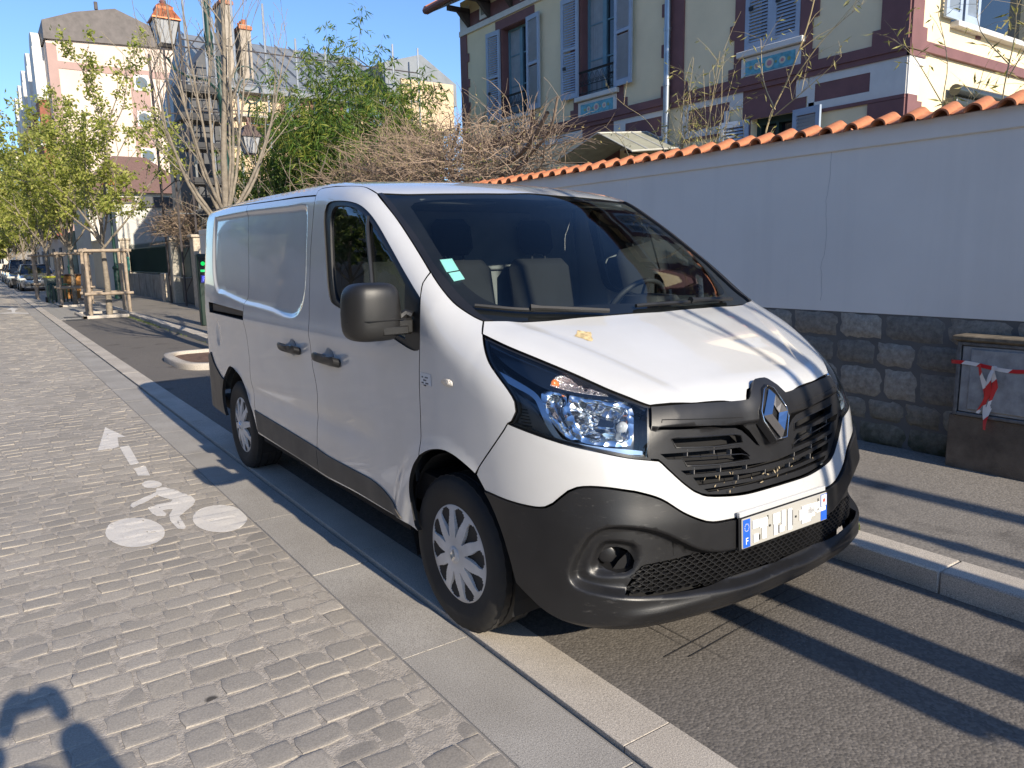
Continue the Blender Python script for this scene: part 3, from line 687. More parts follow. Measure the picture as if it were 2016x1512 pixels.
for _ in range(6): LIP3 = .25*np.roll(LIP3, 1, 0)+.5*LIP3+.25*np.roll(LIP3, -1, 0)
LIPU = CB.to(LIP3)
FOGH = CB.to(ol(T['foghous']+T['foghous'][:1])); FOGU = CB.to(ol(T['fog']+T['fog'][:1]))
HONU = CB.to(ol(T['honey'][:7]+[(.1,-.90,.487)], [(.1,-.90,.487), (.1,-.90,.352)], [(.1,-.90,.352)]+T['honey'][9:]+T['honey'][:1]))
def bump_D(P):
    Q = P.copy(); Q[:,0] = -np.abs(Q[:,0]); U = CB.to(Q)
    d = np.zeros(len(P))
    d += -.040*sst(sdist(U, LIPU)-.001, .030)
    d += -.022*sst(sdist(U, FOGH), .03)
    z = P[:,2]
    d += -.05*sst(.275-z+.0*z, .05)**1.0*.6               # tuck under at the lower edge
    d += .012*np.exp(-((z-.315+.03*(np.abs(P[:,0])-.4))/.022)**2)*sst(.80-np.abs(P[:,0]), .2)
    return d
fog_hole = ol(T['fog']+T['fog'][:1])
hon3 = ol(T['honey'][:7]+[(0,-.92,.487)]); hon3b = ol([(0,-.92,.350)]+T['honey'][9:]+T['honey'][:1])
hon_full = np.vstack([mirr(hon3[::-1])[:0], hon3, mirr(hon3)[::-1][1:], mirr(hon3b)[::-1][:-1], hon3b[1:-1]]) if False else None
hh = np.vstack([hon3b[:-1], hon3])           # centre-bottom -> outer -> centre-top
hh[0,0] = 0; hh[-1,0] = 0
hon_full = np.vstack([hh, mirr(hh[1:-1][::-1])])
fog_mir = mirr(fog_hole)
FH3 = ol(T['foghous']+T['foghous'][:1])
BUM = panel('front_bumper', symm(black_half), CB, BLK, VAN, off=.010, D=bump_D, step=.014, flange=.03, holes=[fog_hole, fog_mir, hon_full], hflange=.05,
      feat=[(q, (-.003, .003, .009, .015, .022, .030)) for q in (LIP3, mirr(LIP3), FH3, mirr(FH3))])
# honeycomb
def hexes():
    vs = []; fs = []; s = .0165; hgt = .0135
    UV = HONU; lo = UV.min(0)
    cells = []
    j = 0; z = .34
    while z < .50:
        u = -.0 - (0 if j % 2 == 0 else s*1.72/2)
        while u > lo[0]-.03:
            cells.append((u, z))
            if u < -1e-6: cells.append((-u, z))
            u -= s*1.72
        z += hgt*1.0; j += 1
    U = []; keep = []
    for (u, z) in cells:
        q = np.array([[-abs(u), z]])
        if sdist(q, UV)[0] > .001: keep.append((u, z))
    ang = [i*math.pi/3 for i in range(6)]
    for (u, z) in keep:
        for k, (ra, rb) in enumerate(((s*.985, hgt*1.14), (s*.76, hgt*.84))):
            for a in ang: U.append((u+ra*math.cos(a)*1.0, z+rb*math.sin(a)*.58*1.0))
    U = np.array(U)
    P0, N = cast(CB, U, -.026); n = len(keep)
    P1, _ = cast(CB, U, -.042)
    vs = [tuple(p) for p in P0]+[tuple(p) for p in P1]; off = len(P0)
    for c in range(n):
        b = c*12
        closed = abs(keep[c][0]) > .50
        for i in range(6):
            j = (i+1) % 6
            fs.append((b+i, b+j, b+6+j, b+6+i))
            fs.append((b+6+i, b+6+j, off+b+6+j, off+b+6+i))
        if closed: fs.append(tuple(off+b+6+i for i in range(6)))
    return vs, fs
v, f = hexes()
HC = mesh('honeycomb_mesh', v, f, BLK, BUM)
panel('bumper_liner', symm(black_half), CB, DARK, BUM, off=-.10, gap=.03, flange=0, step=.06)
bk = panel('mesh_backing', hon_full, CB, DARK, BUM, off=-.07, gap=-.05, flange=0, step=.05)
# fog lamp blanks, towing cap
for s in (1, -1):
    P, N = cast(CB, CB.to(np.array([[-.745,-.78,.490], T['fogcov'][0]])), -.045)
    c = Vector(P[0]); nrm = Vector(N[0])
    mb = MB(); q = fog_hole
    Pb, Nb = cast(CB, inset(CB.to(q), -.004), -.05, None); Pi, _ = cast(CB, inset(CB.to(q), .006), -.11, None)
    n = len(Pb); mb.add([tuple(p) for p in Pb]+[tuple(p) for p in Pi], [(i, n+i, n+(i+1) % n, (i+1) % n) for i in range(n)]+[tuple(n+i for i in range(n))])
    o = mb.build('fog_lamp_recess', BLK, BUM, auto=50)
    P, N = cast(CB, CB.to(np.array(T['fogcov'])), -.062); c = Vector(P[0]); nrm = Vector(N[0])
    rot = nrm.to_track_quat('Z', 'Y').to_matrix()
    mb2 = MB(); mb2.lathe([(0, .006), (.024, .006), (.0305, .002), (.032, -.03)], 28)
    mb2.v = [tuple(c+rot@Vector(p)) for p in mb2.v]
    o2 = mb2.build('fog_lamp_cap', BLK, o, auto=35)
    if s < 0: o.scale.x = -1
tc = T['towcap']
panel('towing_cap', ol(*[[tc[i], tc[(i+1) % 4]] for i in range(4)]), CB, BLK, BUM, off=.011, D=bump_D, gap=.001, flange=.004, step=.02)

# number plate: the characters are blanked in the photograph, so only the marks left visible are built
pl = empty('number_plate', (0,0,0)); pl.parent = VAN
PM = Matrix.Translation((0,-.914,.535)) @ Matrix.Rotation(R(-3), 4, 'X')
def pbox(mb, x0, x1, z0, z1, y0, y1, mi=0, bev=0):
    k = len(mb.v); mb.box((x0, y0, z0), (x1, y1, z1), mi, bev)
    for i in range(k, len(mb.v)): mb.v[i] = tuple(PM @ Vector(mb.v[i]))
mb = MB(); pbox(mb, -.26, .26, -.056, .056, -.006, 0, 0, .004); mb.build('plate_panel', simple('plate_reflective_grey_white', (.40,.39,.355), .4, var=.05), pl, auto=30)
mb = MB(); pbox(mb, -.268, .268, -.062, .062, 0, .008, 0, .003); pbox(mb, -.262, .262, .056, .078, .002, .016, 1, .002); mb.build('plate_holder', [BLK2, PAINT], pl, auto=30)
for xa, xb in ((-.256,-.217), (.217,.256)): mb = MB(); pbox(mb, xa, xb, -.052, .052, -.0075, -.006); mb.build('plate_blue_band', simple('plate_blue', (.02,.11,.55), .4, var=.05), pl)
mb = MB()
for i in range(12):
    a = i*math.pi/6; cx, cz = -.2365+.0115*math.cos(a), .022+.0135*math.sin(a)
    k = len(mb.v); pts = []
    for j in range(10):
        r = .0026 if j % 2 == 0 else .0011; b = math.pi/2+j*math.pi/5; pts.append((cx+r*math.cos(b), -.0082, cz+r*math.sin(b)))
    mb.add([PM @ Vector(p) for p in pts], [tuple(range(10))])
mb.build('plate_stars', simple('plate_white_print', (.8,.8,.8), .5, var=0), pl)
WHT = simple('matt_white_marking', (.85,.85,.85), .5, var=0)
def txt(name, s, size, m, parent, M, ext=.0004, sx=1.0, align='CENTER'):
    c = bpy.data.curves.new(name, 'FONT'); c.body = s; c.size = size; c.extrude = ext; c.align_x = align; c.align_y = 'CENTER'
    o = bpy.data.objects.new(name, c); COL.objects.link(o)
    me = bpy.data.meshes.new_from_object(o); bpy.data.objects.remove(o)
    me.materials.clear(); me.materials.append(m)
    me.transform(M @ Matrix.Diagonal((sx, 1, 1, 1)))
    r = bpy.data.objects.new(name, me); COL.objects.link(r); r.parent = parent; return r
TXM = lambda x, z, y=-.0082: PM @ Matrix.Translation((x, y, z)) @ Matrix.Rotation(R(90), 4, 'X')
txt('plate_country_letter', 'F', .036, simple('plate_white_print', (.8,.8,.8)), pl, TXM(-.2365, -.030))
mb = MB(); pbox(mb, .220, .253, .006, .050, -.0082, -.0074); mb.build('plate_region_field', simple('plate_white_print', (.8,.8,.8)), pl)
mb = MB(); pts = []
for j in range(16):
    r = .0125 if j % 2 == 0 else .0055; b = j*math.pi/8; pts.append((.2365+r*math.cos(b), -.0088, .028+r*math.sin(b)))
mb.add([PM @ Vector(p) for p in pts], [tuple(range(16))]); mb.build('plate_region_emblem', simple('plate_red_print', (.7,.06,.04), .5, var=0), pl)
# white blanking strokes over the characters, dashes between the groups
mb = MB()
rr = random.Random(3)
for (x0, x1, z0, z1) in ((-.205,-.168,.010,.040), (-.200,-.172,-.042,-.012), (-.165,-.120,.004,.038), (-.150,-.126,-.04,.006), (-.085,-.045,.0,.040), (-.082,-.058,-.042,.0),
        (-.035,-.012,-.02,.042), (-.048,-.020,-.038,-.012), (.004,.028,-.042,.040), (.075,.175,-.020,.020), (.090,.150,-.036,.032), (.130,.205,-.006,.030), (.185,.245,-.012,.004)):
    mb = MB(); pbox(mb, x0, x1, z0, z1, -.0096, -.0076); mb.build('plate_blanking', WHT, pl)
mb = MB()
for (x0, x1, z0, z1) in ((-.108,-.098,-.004,.004), (.050,.060,-.004,.004), (-.118,-.112,.028,.042), (-.166,-.160,-.04,-.02), (-.052,-.046,-.04,-.01), (.030,.036,-.03,.03), (.150,.156,-.038,-.03), (.196,.202,.026,.042)):
    mb = MB(); pbox(mb, x0, x1, z0, z1, -.0076, -.0062); mb.build('plate_dash', simple('plate_black_print', (.03,.03,.03), .5, var=0), pl)

# ---------------------------------------------------------------- grille
gr_half = ol(NOTCH, NOTCH[-1:]+T['grtop'][:3][::-1], T['lampin'], T['grbot'][:-1], [T['grbot'][-2], (0,-.893,.662)])
CG = Cyl(.2, .9)
def O(*p):   # opening given as (x, z), placed on the surface
    A = np.array([(x, -.8, z) for x, z in p]); U = np.stack([A[:,0], A[:,2]], 1)
    Pq, _ = cast(Ortho((0,-1,0)), Ortho((0,-1,0)).to(A)); return ol(*[[Pq[i], Pq[(i+1) % len(Pq)]] for i in range(len(Pq))])
ops = [
 [(-.530,.944), (-.30,.925), (-.15,.905), (-.115,.880), (-.090,.850), (-.065,.815), (-.085,.822), (-.120,.855), (-.155,.884), (-.185,.897), (-.30,.911), (-.535,.931)],
 [(-.485,.895), (-.19,.873), (-.165,.866), (-.160,.842), (-.30,.848), (-.470,.866)],
 [(-.540,.850), (-.175,.826), (-.140,.800), (-.125,.786), (-.30,.803), (-.515,.828)],
 [(-.450,.825), (-.175,.799), (-.145,.790), (-.133,.776), (-.30,.784), (-.435,.798)],
 [(-.465,.783), (-.135,.757), (-.05,.752), (0,.751), (0,.741), (-.12,.741), (-.443,.765)],
 [(-.415,.752), (-.13,.726), (0,.722), (0,.709), (-.12,.708), (-.395,.722)],
 [(-.375,.706), (-.12,.695), (0,.694), (0,.686), (-.12,.686), (-.355,.692)],
]
holes = []
for i, p in enumerate(ops):
    if i < 4: h = O(*p); holes += [h, mirr(h)]
    else:
        q = p+[(-x, z) for x, z in p[::-1] if x != 0]
        k = [j for j, a in enumerate(p) if a[0] == 0]
        top = p[:k[0]+1]; bot = p[k[1]:]
        full = bot+top; full = full+[(-x, z) for x, z in full[::-1] if x != 0]
        full = top+[(-x, z) for x, z in top[::-1][1:]]+[(-x, z) for x, z in bot[::-1]][:-1]+bot
        seen = []; 
        for a in full:
            if not seen or abs(a[0]-seen[-1][0])+abs(a[1]-seen[-1][1]) > .002: seen.append(a)
        holes.append(O(*seen))
def gr_D(P):
    x, z = np.abs(P[:,0]), P[:,2]; d = 0*x
    edge = sst(.945-.03*sst(.56-x,.4)-z, .014)
    d = d-.014*edge                       # slats sit behind the top bar
    cen = np.exp(-(x/(.035+.09*np.clip((z-.82)/.1,0,1)))**4)*sst(z-.80, .03)
    d = d+.016*cen
    return d
GR = panel('grille', symm(gr_half), CG, BLK2, VAN, off=.002, D=gr_D, gap=.003, flange=.03, step=.014, holes=holes, hflange=.026)
panel('grille_backing', symm(gr_half), CG, DARK, GR, off=-.075, gap=-.004, flange=0, step=.06)
mb = MB()
for x, z in ((-.42,.838), (-.30,.83), (-.22,.812), (-.40,.772), (-.28,.762), (-.15,.745), (.42,.838), (.28,.82), (.40,.772), (.27,.762), (.14,.745), (-.2,.716), (-.05,.712), (.1,.712), (.25,.72)):
    Pq, Nq = cast(Ortho((0,-1,0)), Ortho((0,-1,0)).to(np.array([(x, -.8, z)])), -.014)
    x0, y0, z0 = Pq[0]; mb = MB(); mb.box((x0-.0018, y0, z0-.011), (x0+.0018, y0+.02, z0+.013)); mb.build('grille_rib', simple('worn_grey_rib', (.16,.155,.15), .5), GR)
# thin bright-edged outlines around the slat windows
mb = MB()
for h in (holes[2], holes[3], holes[6], holes[7]):
    Pq, _ = cast(CG, inset(CG.to(h), -.003), .003, gr_D); mb = MB(); mb.tube(Pq, .0022, 5, closed=True); mb.build('grille_slat_edge', BLK, GR, auto=60)
for s in (1, -1):
    Pq, _ = cast(CG, CG.to(np.array(cr([(s*-.515,-.76,.957), (s*-.512,-.76,.966), (s*-.40,-.79,.957), (s*-.136,-.82,.934)], .03))), .002)
    MB().tube(Pq, .0018, 5).build('grille_crease', DARK, GR)
# dry leaf bits caught in the grille
mb = MB(); rr = random.Random(11)
for i in range(30):
    x = rr.choice([rr.uniform(-.36,-.22), rr.uniform(-.12,.12), rr.uniform(-.45,.4)]); z = rr.choice([.688, .712, .742])+rr.uniform(-.004,.004)
    Pq, _ = cast(Ortho((0,-1,0)), Ortho((0,-1,0)).to(np.array([(x, -.8, z)])), .004-.02*rr.random()); c = Vector(Pq[0]); a = rr.uniform(0, 6.3); l = rr.uniform(.004,.012)
    d = Vector((math.cos(a), 0, math.sin(a)))*l; e = Vector((-math.sin(a), .3, math.cos(a)))*l*.35
    mb.add([c-d, c+e, c+d, c-e], [(0,1,2,3)])
mb.build('leaf_litter', simple('dry_leaf_bits', (.36,.29,.18), .8, var=.4, scale=90), GR)['kind'] = 'stuff'
# lozenge badge
BD = Matrix.Translation((-.002,-.852,.934)) @ Matrix.Rotation(R(-20), 4, 'X')
bd = empty('badge', (0,0,0)); bd.parent = GR
def ring(outer, mid, inner, yo, ym, yi):
    n = len(outer); vs = [(x, yo, z) for x, z in outer]+[(x, ym, z) for x, z in mid]+[(x, yi, z) for x, z in inner]
    fs = [(k*n+i, k*n+(i+1) % n, (k+1)*n+(i+1) % n, (k+1)*n+i) for k in (0, 1) for i in range(n)]
    return vs, fs
def loz(w, h, c=.3):
    return [(0, h), (w*c*.0+w*.28, h*.72) if False else (w*.5, h*.5), (w, 0), (w*.5, -h*.5), (0, -h), (-w*.5, -h*.5), (-w, 0), (-w*.5, h*.5)]
vs, fs = ring(loz(.068,.096), loz(.047,.068), loz(.021,.037), 0, -.022, -.002)
mesh('badge_lozenge', [BD @ Vector(v) for v in vs], fs, CHROME, bd)
pts = [(0,.112), (.030,.100), (.078,.02), (.078,-.02), (.032,-.098), (-.032,-.098), (-.078,-.02), (-.078,.02), (-.030,.100)]
n = len(pts); mb = MB()
vs = [BD @ Vector((x*1.10, .028, z*1.08)) for x, z in pts]+[BD @ Vector((x, .003, z)) for x, z in pts]+[BD @ Vector((x*.9, .003, z*.93)) for x, z in pts]+[BD @ Vector((x*.88, .010, z*.91)) for x, z in pts]
mb.add(vs, [(k*n+i, k*n+(i+1) % n, (k+1)*n+(i+1) % n, (k+1)*n+i) for k in range(3) for i in range(n)]+[tuple(3*n+i for i in range(n))])
mb.build('badge_plinth', BLK2, bd, auto=40)
mb = MB(); mb.tube([BD @ Vector((x*.95, .000, z*.965)) for x, z in pts], .0022, 6, closed=True); mb.build('badge_outline', CHROME, bd, auto=60)

# ---------------------------------------------------------------- headlamps
CL = Ortho((-.72, -.62, .32))
lamp_ol = ol(T['lamptop'], T['lampin'], T['lampbot'], T['lampout'])
NAVY = simple('gloss_black_lamp_mask', (.006,.008,.012), .12, var=0, coat=1.0)
GREYL = simple('dark_grey_lamp_bezel', (.10,.096,.09), .35)
DRLM = simple('daytime_strip_clear', (.45,.55,.66), .12, .6, var=.05)
TURNM = simple('clear_prismatic_turn_reflector', (.70,.66,.66), .18, .8, var=.2, scale=40, bump=1.0, bscale=90)
def bowl(key, depth, w=.05):
    U = CL.to(ol(T[key]+T[key][:1]))
    def D(P):
        Q = P.copy(); Q[:,0] = -np.abs(Q[:,0]); return -depth*sst(sdist(CL.to(Q), U), w)
    return D
for s in (1, -1):
    L = empty('headlamp', (0,0,0)); L.parent = VAN
    def both(*a, **k):
        o = panel(*a, parent=L, **k)
        if s < 0: o.scale.x = -1
        return o
    both('lamp_gasket', lamp_ol, CL, BLK2, off=-.012, gap=.001, flange=.05, step=.04, holes=[CL and cast(CL, inset(CL.to(lamp_ol), .012), 0)[0]], hflange=.06)
    both('lamp_housing', lamp_ol, CL, NAVY, off=-.075, gap=-.004, flange=0, step=.05)
    both('lamp_lens', lamp_ol, CL, LENS, off=-.003, gap=.007, flange=0, step=.03)
    mask = ol([T['lamptop'][0]]+T['lamptop'][1:], T['lampin'][:1]+[(-.555,-.72,.985)], [(-.555,-.72,.985), (-.62,-.68,1.025), (-.70,-.62,1.035), (-.79,-.53,1.058), (-.83,-.47,1.075), (-.875,-.34,1.135), (-.89,-.24,1.19)], [(-.89,-.24,1.19), T['lampout'][-1]])
    both('lamp_mask', mask, CL, NAVY, off=-.020, gap=.010, flange=.03, step=.03, holes=[ol(T['indic']+T['indic'][:1])])
    low_b = ol([(-.895,-.36,1.09), (-.865,-.43,1.05), (-.85,-.49,1.01), (-.845,-.53,.97), (-.83,-.58,.925), (-.81,-.62,.895), (-.72,-.70,.875), (-.60,-.765,.868)], [(-.60,-.765,.868), T['lampin'][-1]], T['lampbot'], T['lampout'][:5])
    both('lamp_bezel', low_b, CL, GREYL, off=-.028, gap=.010, flange=.03, step=.03)
    both('daytime_running_strip', ol(T['drl']+T['drl'][:1], step=.012), CL, DRLM, off=-.016, gap=0, flange=.012, step=.02)
    both('turn_signal', ol(T['indic']+T['indic'][:1]), CL, TURNM, off=-.022, D=bowl('indic', .03, .03), gap=0, flange=.0, step=.012)
    both('side_reflector', ol(T['refl1']+T['refl1'][:1]), CL, REFLM, off=-.024, D=bowl('refl1', .045, .06), gap=-.008, flange=.02, step=.014)
    both('main_reflector', ol(T['refl2']+T['refl2'][:1]), CL, REFLM, off=-.024, D=bowl('refl2', .065, .085), gap=-.010, flange=.02, step=.014)
    P, N = cast(CL, CL.to(np.array([[-.785,-.485,1.088], [-.72,-.64,.975], [-.815,-.535,1.01], [-.645,-.70,.950]])), -.045)
    def bulb(name, i, r, m):
        mb = MB(); mb.lathe([(0, r*1.3), (r*.6, r*1.1), (r, r*.4), (r, -r*.5), (r*.7, -r)], 16)
        rot = Vector(N[i]).to_track_quat('Z', 'Y').to_matrix(); mb.v = [tuple(Vector(P[i])+rot @ Vector(p)) for p in mb.v]
        o = mb.build(name, m, L, auto=60)
        if s < 0: o.scale.x = -1
    bulb('turn_bulb', 0, .022, AMBER); bulb('bulb_shield', 1, .016, CHROME); bulb('bulb_shield', 3, .020, simple('frosted_lamp_bowl', (.7,.72,.74), .3, .3))
    mb = MB()
    for k in range(7):
        a = Vector((-.893+.002*k, -.425-.004*k, 1.005-.012*k)); b = a+Vector((.022, -.03, -.004))
        Pq, _ = cast(CL, CL.to(np.array([a, b])), -.024); mb.tube(Pq, .0022, 4)
    o = mb.build('bezel_louvre', DARK, L)
    if s < 0: o.scale.x = -1

# ---------------------------------------------------------------- wheels
def make_wheel():
    w = empty('wheel', (0,0,0))
    mb = MB(); W = .108; r0, r1 = .205, .330
    prof = [(r0, W*.86), (.215, W*.98), (.232, W*1.03), (.236, W*1.06), (.262, W*1.07), (.264, W*1.045), (.285, W*1.05), (.288, W*1.03), (.305, W*.99), (.318, W*.90), (r1-.003, W*.80)]
    n = 120; lv = []
    for g, x in enumerate([W*.80, W*.52, W*.50, W*.47, W*.45, W*.10, W*.08, -W*.08, -W*.10, -W*.45, -W*.47, -W*.50, -W*.52, -W*.80]):
        deep = g in (2, 3, 6, 7-1, 10, 11) and False
        lv.append((r1-(.010 if g in (2, 3, 6, 10, 11) else 0), x))
    prof += lv+[(r1-.003, -W*.80), (.318, -W*.90), (.305, -W*.99), (.25, -W*1.05), (r0, -W*.86)]
    mb.lathe(prof, n, axis='x')
    # tread notches on the shoulders
    nr = len(prof)
    for i in range(nr):
        r, x = prof[i]
        if r > .314 and abs(x) > W*.5:
            for k in range(n):
                if k % 3 == 0:
                    v = mb.v[i*n+k]; q = math.hypot(v[1], v[2]); f = (q-.004)/q; mb.v[i*n+k] = (v[0], v[1]*f, v[2]*f)
    mb.build('tyre', RUBBER, w, auto=38)
    mb = MB(); x0 = -W*.92
    # trim disc with ten pairs of tapering spokes: built as a polar grid with slots left out
    nr_, na = 34, 300
    def hgt(r): return x0-.012+.020*((r-.05)/.165)**2*(r > .05)+(.0 if r < .205 else .010*(r-.205)/.012)
    rad = [.0001]+[.02+(.216-.02)*i/nr_ for i in range(nr_+1)]
    def slot(r, a):
        if r < .078 or r > .196: return False
        k = ((a/(2*math.pi)*10) % 1.0)-.5
        wdt = .07+.33*min(1, (r-.078)/.085)
        if r > .185: wdt *= (.196-r)/.011*.5+.5
        return abs(k) < wdt*.83
    idx = {}
    for i, r in enumerate(rad):
        for k in range(na):
            a = 2*math.pi*k/na
            idx[(i, k)] = len(mb.v); mb.v.append((hgt(r), r*math.cos(a), r*math.sin(a)))
    keep = {}
    for i in range(len(rad)-1):
        for k in range(na):
            r = (rad[i]+rad[i+1])/2; a = 2*math.pi*(k+.5)/na
            keep[(i, k)] = not slot(r, a)
    for (i, k), v in keep.items():
        if v:
            mb.f.append((idx[(i, k)], idx[(i, (k+1) % na)], idx[(i+1, (k+1) % na)], idx[(i+1, k)])); mb.m.append(0)
    # slot walls
    dep = .016
    def wall(p, q):
        P, Q = mb.v[p], mb.v[q]; b = len(mb.v)
        mb.v += [(P[0]+dep, P[1], P[2]), (Q[0]+dep, Q[1], Q[2])]; mb.f.append((p, q, b+1, b)); mb.m.append(0)
    for (i, k), v in keep.items():
        if not v:
            if keep.get((i-1, k), True): wall(idx[(i, k)], idx[(i, (k+1) % na)])
            if keep.get((i+1, k), True): wall(idx[(i+1, k)], idx[(i+1, (k+1) % na)])
            if keep[(i, (k-1) % na)]: wall(idx[(i, k)], idx[(i+1, k)])
            if keep[(i, (k+1) % na)]: wall(idx[(i, (k+1) % na)], idx[(i+1, (k+1) % na)])
    mb.lathe([(.216, hgt(.216)), (.219, hgt(.216)+.014)], na, axis='x')
    hc = mb.build('hubcap', HUB, w, auto=35)
    mb = MB(); mb.lathe([(0, x0+.03), (.205, x0+.03), (.205, x0+.10)], 40, axis='x'); mb.build('wheel_disc', simple('dark_steel_wheel', (.02,.02,.022), .6), w, auto=40)
    mb = MB(); mb.lathe([(0, x0-.020), (.030, x0-.020), (.0345, x0-.017), (.036, x0-.006)], 32, axis='x'); mb.build('hub_centre', HUB, hc, auto=40)
    vs = []; 
    for (ww, hh_, xx) in ((.019,.030,x0-.0195), (.013,.021,x0-.026), (.006,.010,x0-.0205)):
        vs += [(xx, 0, hh_), (xx, ww, 0), (xx, 0, -hh_), (xx, -ww, 0)]
    mesh('hub_emblem', vs, [(k*4+i, k*4+(i+1) % 4, k*4+4+(i+1) % 4, k*4+4+i) for k in (0, 1) for i in range(4)], CHROME, hc)
    return w
W0 = make_wheel(); W0.parent = VAN; W0.location = (-.808, 0, .325); W0.rotation_euler = (R(8), 0, R(1.5))
for i, (x, y, a, b) in enumerate(((-.808, 3.098, R(-11), 0), (.808, 0, R(20), math.pi+R(1.5)), (.808, 3.098, R(50), math.pi))):
    c = copy_tree(W0, VAN, (x, y, .325)); c.rotation_euler = (a, 0, b)
# wheel arch liners and floor
mb = MB()
for cy in (0, 3.06):
    for s in (1, -1):
        n = 22; vs = []
        for k in range(n+1):
            a = math.pi*(-.12+1.24*k/n); r = .405
            for x in (.895, .62): vs.append((s*-x, cy-r*math.cos(a), .34+r*math.sin(a)))
        mb.add(vs, [(2*k, 2*k+1, 2*k+3, 2*k+2) for k in range(n)])
        mb.add([(s*-.62, cy-.42*math.cos(math.pi*k/12*1.0), .30+.44*math.sin(math.pi*k/12)) for k in range(13)], [tuple(range(13))])
mb.box((-.60,-.70,.24), (.60,3.85,.40)); mb.box((-.90,.42,.30), (.90,2.60,.42)); mb.box((-.86,3.48,.36), (.86,3.9,.44))
mb.box((-.88,.10,.34), (.88,.44,.60))
mb.prism([(x*.955, (y+.3)*.95-.3, z+.012) for x, y, z in low]+[(-x*.955, (y+.3)*.95-.3, z+.012) for x, y, z in low[::-1][1:]], (0, 0, .012))
mb.box((-.64,-.74,.25), (.64,-.64,.50)); mb.box((.60,-.66,.24), (.70,-.55,.40))
mb.build('underbody', DARK, VAN)
# ---------------------------------------------------------------- cab interior
mb = MB(); mb.prism([(-.92,1.38,.42),(.92,1.38,.42),(.92,1.38,1.35),(.84,1.38,1.86),(.74,1.38,1.91),(-.74,1.38,1.91),(-.84,1.38,1.86),(-.92,1.38,1.35)],(0,.03,0)); mb.box((-.5,1.355,1.45),(.5,1.37,1.8),0,.01); mb.build('bulkhead', GREYI, VAN)
mb = MB(); mb.box((-.88,.15,.40), (.88,1.37,.46)); mb.build('cab_floor', DARK, VAN)
mb = MB(); vs = []
prof = [(-.12,1.235), (-.02,1.245), (.14,1.24), (.26,1.215), (.33,1.16), (.36,1.05), (.34,.80), (.30,.55)]
for x in (-.90, -.45, 0, .45, .90):
    for y, z in prof: vs.append((x, y+.06*abs(x)**2, z+(.02 if abs(x) < .2 else 0)))
n = len(prof); mb.add(vs, [(i*n+k, i*n+k+1, (i+1)*n+k+1, (i+1)*n+k) for i in range(4) for k in range(n-1)])
mb.lathe([(.0,.10), (.13,.09), (.16,.05), (.17,0)], 20, o=(.40,.20,1.235)); 
for k in range(9): mb.box((-.30+.045*k,-.005,1.262), (-.27+.045*k,.02,1.268))
mb.build('dashboard', DASHM, VAN, auto=35)
def seat(x):
    s = empty('seat', (0,0,0)); s.parent = VAN
    def pad(name, a, b, bev): MB().box(a, b, 0, bev).build(name, SEATM, s, auto=60)
    mb = MB(); mb.box((x-.25,.62,.78), (x+.25,1.10,.92), 0, .06); mb.build('seat_cushion', SEATM, s, auto=60)
    mb = MB(); mb.box((x-.23,.0,0), (x+.23,.13,.66), 0, .055); M = Matrix.Translation((0,1.06,.88)) @ Matrix.Rotation(R(-12), 4, 'X')
    mb.v = [tuple(M @ Vector(p)) for p in mb.v]; mb.build('seat_backrest', SEATM, s, auto=60)
    mb = MB(); mb.box((x-.13,.02,.69), (x+.13,.11,.90), 0, .04); mb.tube([(x-.05,.06,.60), (x-.05,.06,.74)], .008); mb.tube([(x+.05,.06,.60), (x+.05,.06,.74)], .008)
    mb.v = [tuple(M @ Vector(p)) for p in mb.v]; mb.build('headrest', SEATM, s, auto=60)
for x in (-.60, -.12, .48): seat(x)
mb = MB(); n = 32; M = Matrix.Translation((.44,.36,1.235)) @ Matrix.Rotation(R(-58), 4, 'X')
mb.tube([M @ Vector((.19*math.cos(2*math.pi*k/n), .19*math.sin(2*math.pi*k/n), 0)) for k in range(n)], .014, 8, closed=True)
mb.tube([M @ Vector((-.18,0,0)), M @ Vector((0,-.02,-.03)), M @ Vector((.18,0,0))], .018, 6); mb.tube([M @ Vector((0,-.02,-.03)), M @ Vector((0,-.18,0))], .018, 6); mb.tube([M @ Vector((0,0,-.02)), M @ Vector((0,-.03,-.25))], .05, 8)
mb.build('steering_wheel', DASHM, VAN, auto=50)
mb = MB(); mb.add([(-.74,.02,1.262), (-.30,-.04,1.262), (-.18,.16,1.268), (-.62,.20,1.262)], [(0,1,2,3)]); mb.build('dashboard_papers', simple('pale_khaki_papers', (.34,.36,.28), .8), VAN)
mb = MB(); mb.tube([(-.0,.60,1.80), (-.0,.62,1.76)], .01); mb.box((-.10,.60,1.69), (.10,.625,1.75), 0, .01)
# headlining and sun visors
ro = symm(ol([(0,.74,1.85), (-.74,.80,1.83)], [(-.74,.80,1.83), (-.80,1.0,1.86), (-.80,1.36,1.88)], [(-.80,1.36,1.88), (0,1.36,1.9)]))
panel('headlining', ro, CT, simple('grey_headlining', (.16,.17,.18), .9), VAN, off=-.05, gap=0, flange=0, step=.1)
mb = MB(); 
for x in (-.42, .45): mb = MB(); mb.box((x-.22,.70,1.79), (x+.22,.86,1.81), 0, .01); mb.build('sun_visor', simple('grey_visor', (.10,.105,.11), .8), VAN, auto=40)
for k, key in enumerate(('sticker1', 'sticker2')):
    patch('windscreen_sticker', T[key][:1]+T[key][2:] if k == 0 else T[key], CW, BLUEP, -.0075, VAN)
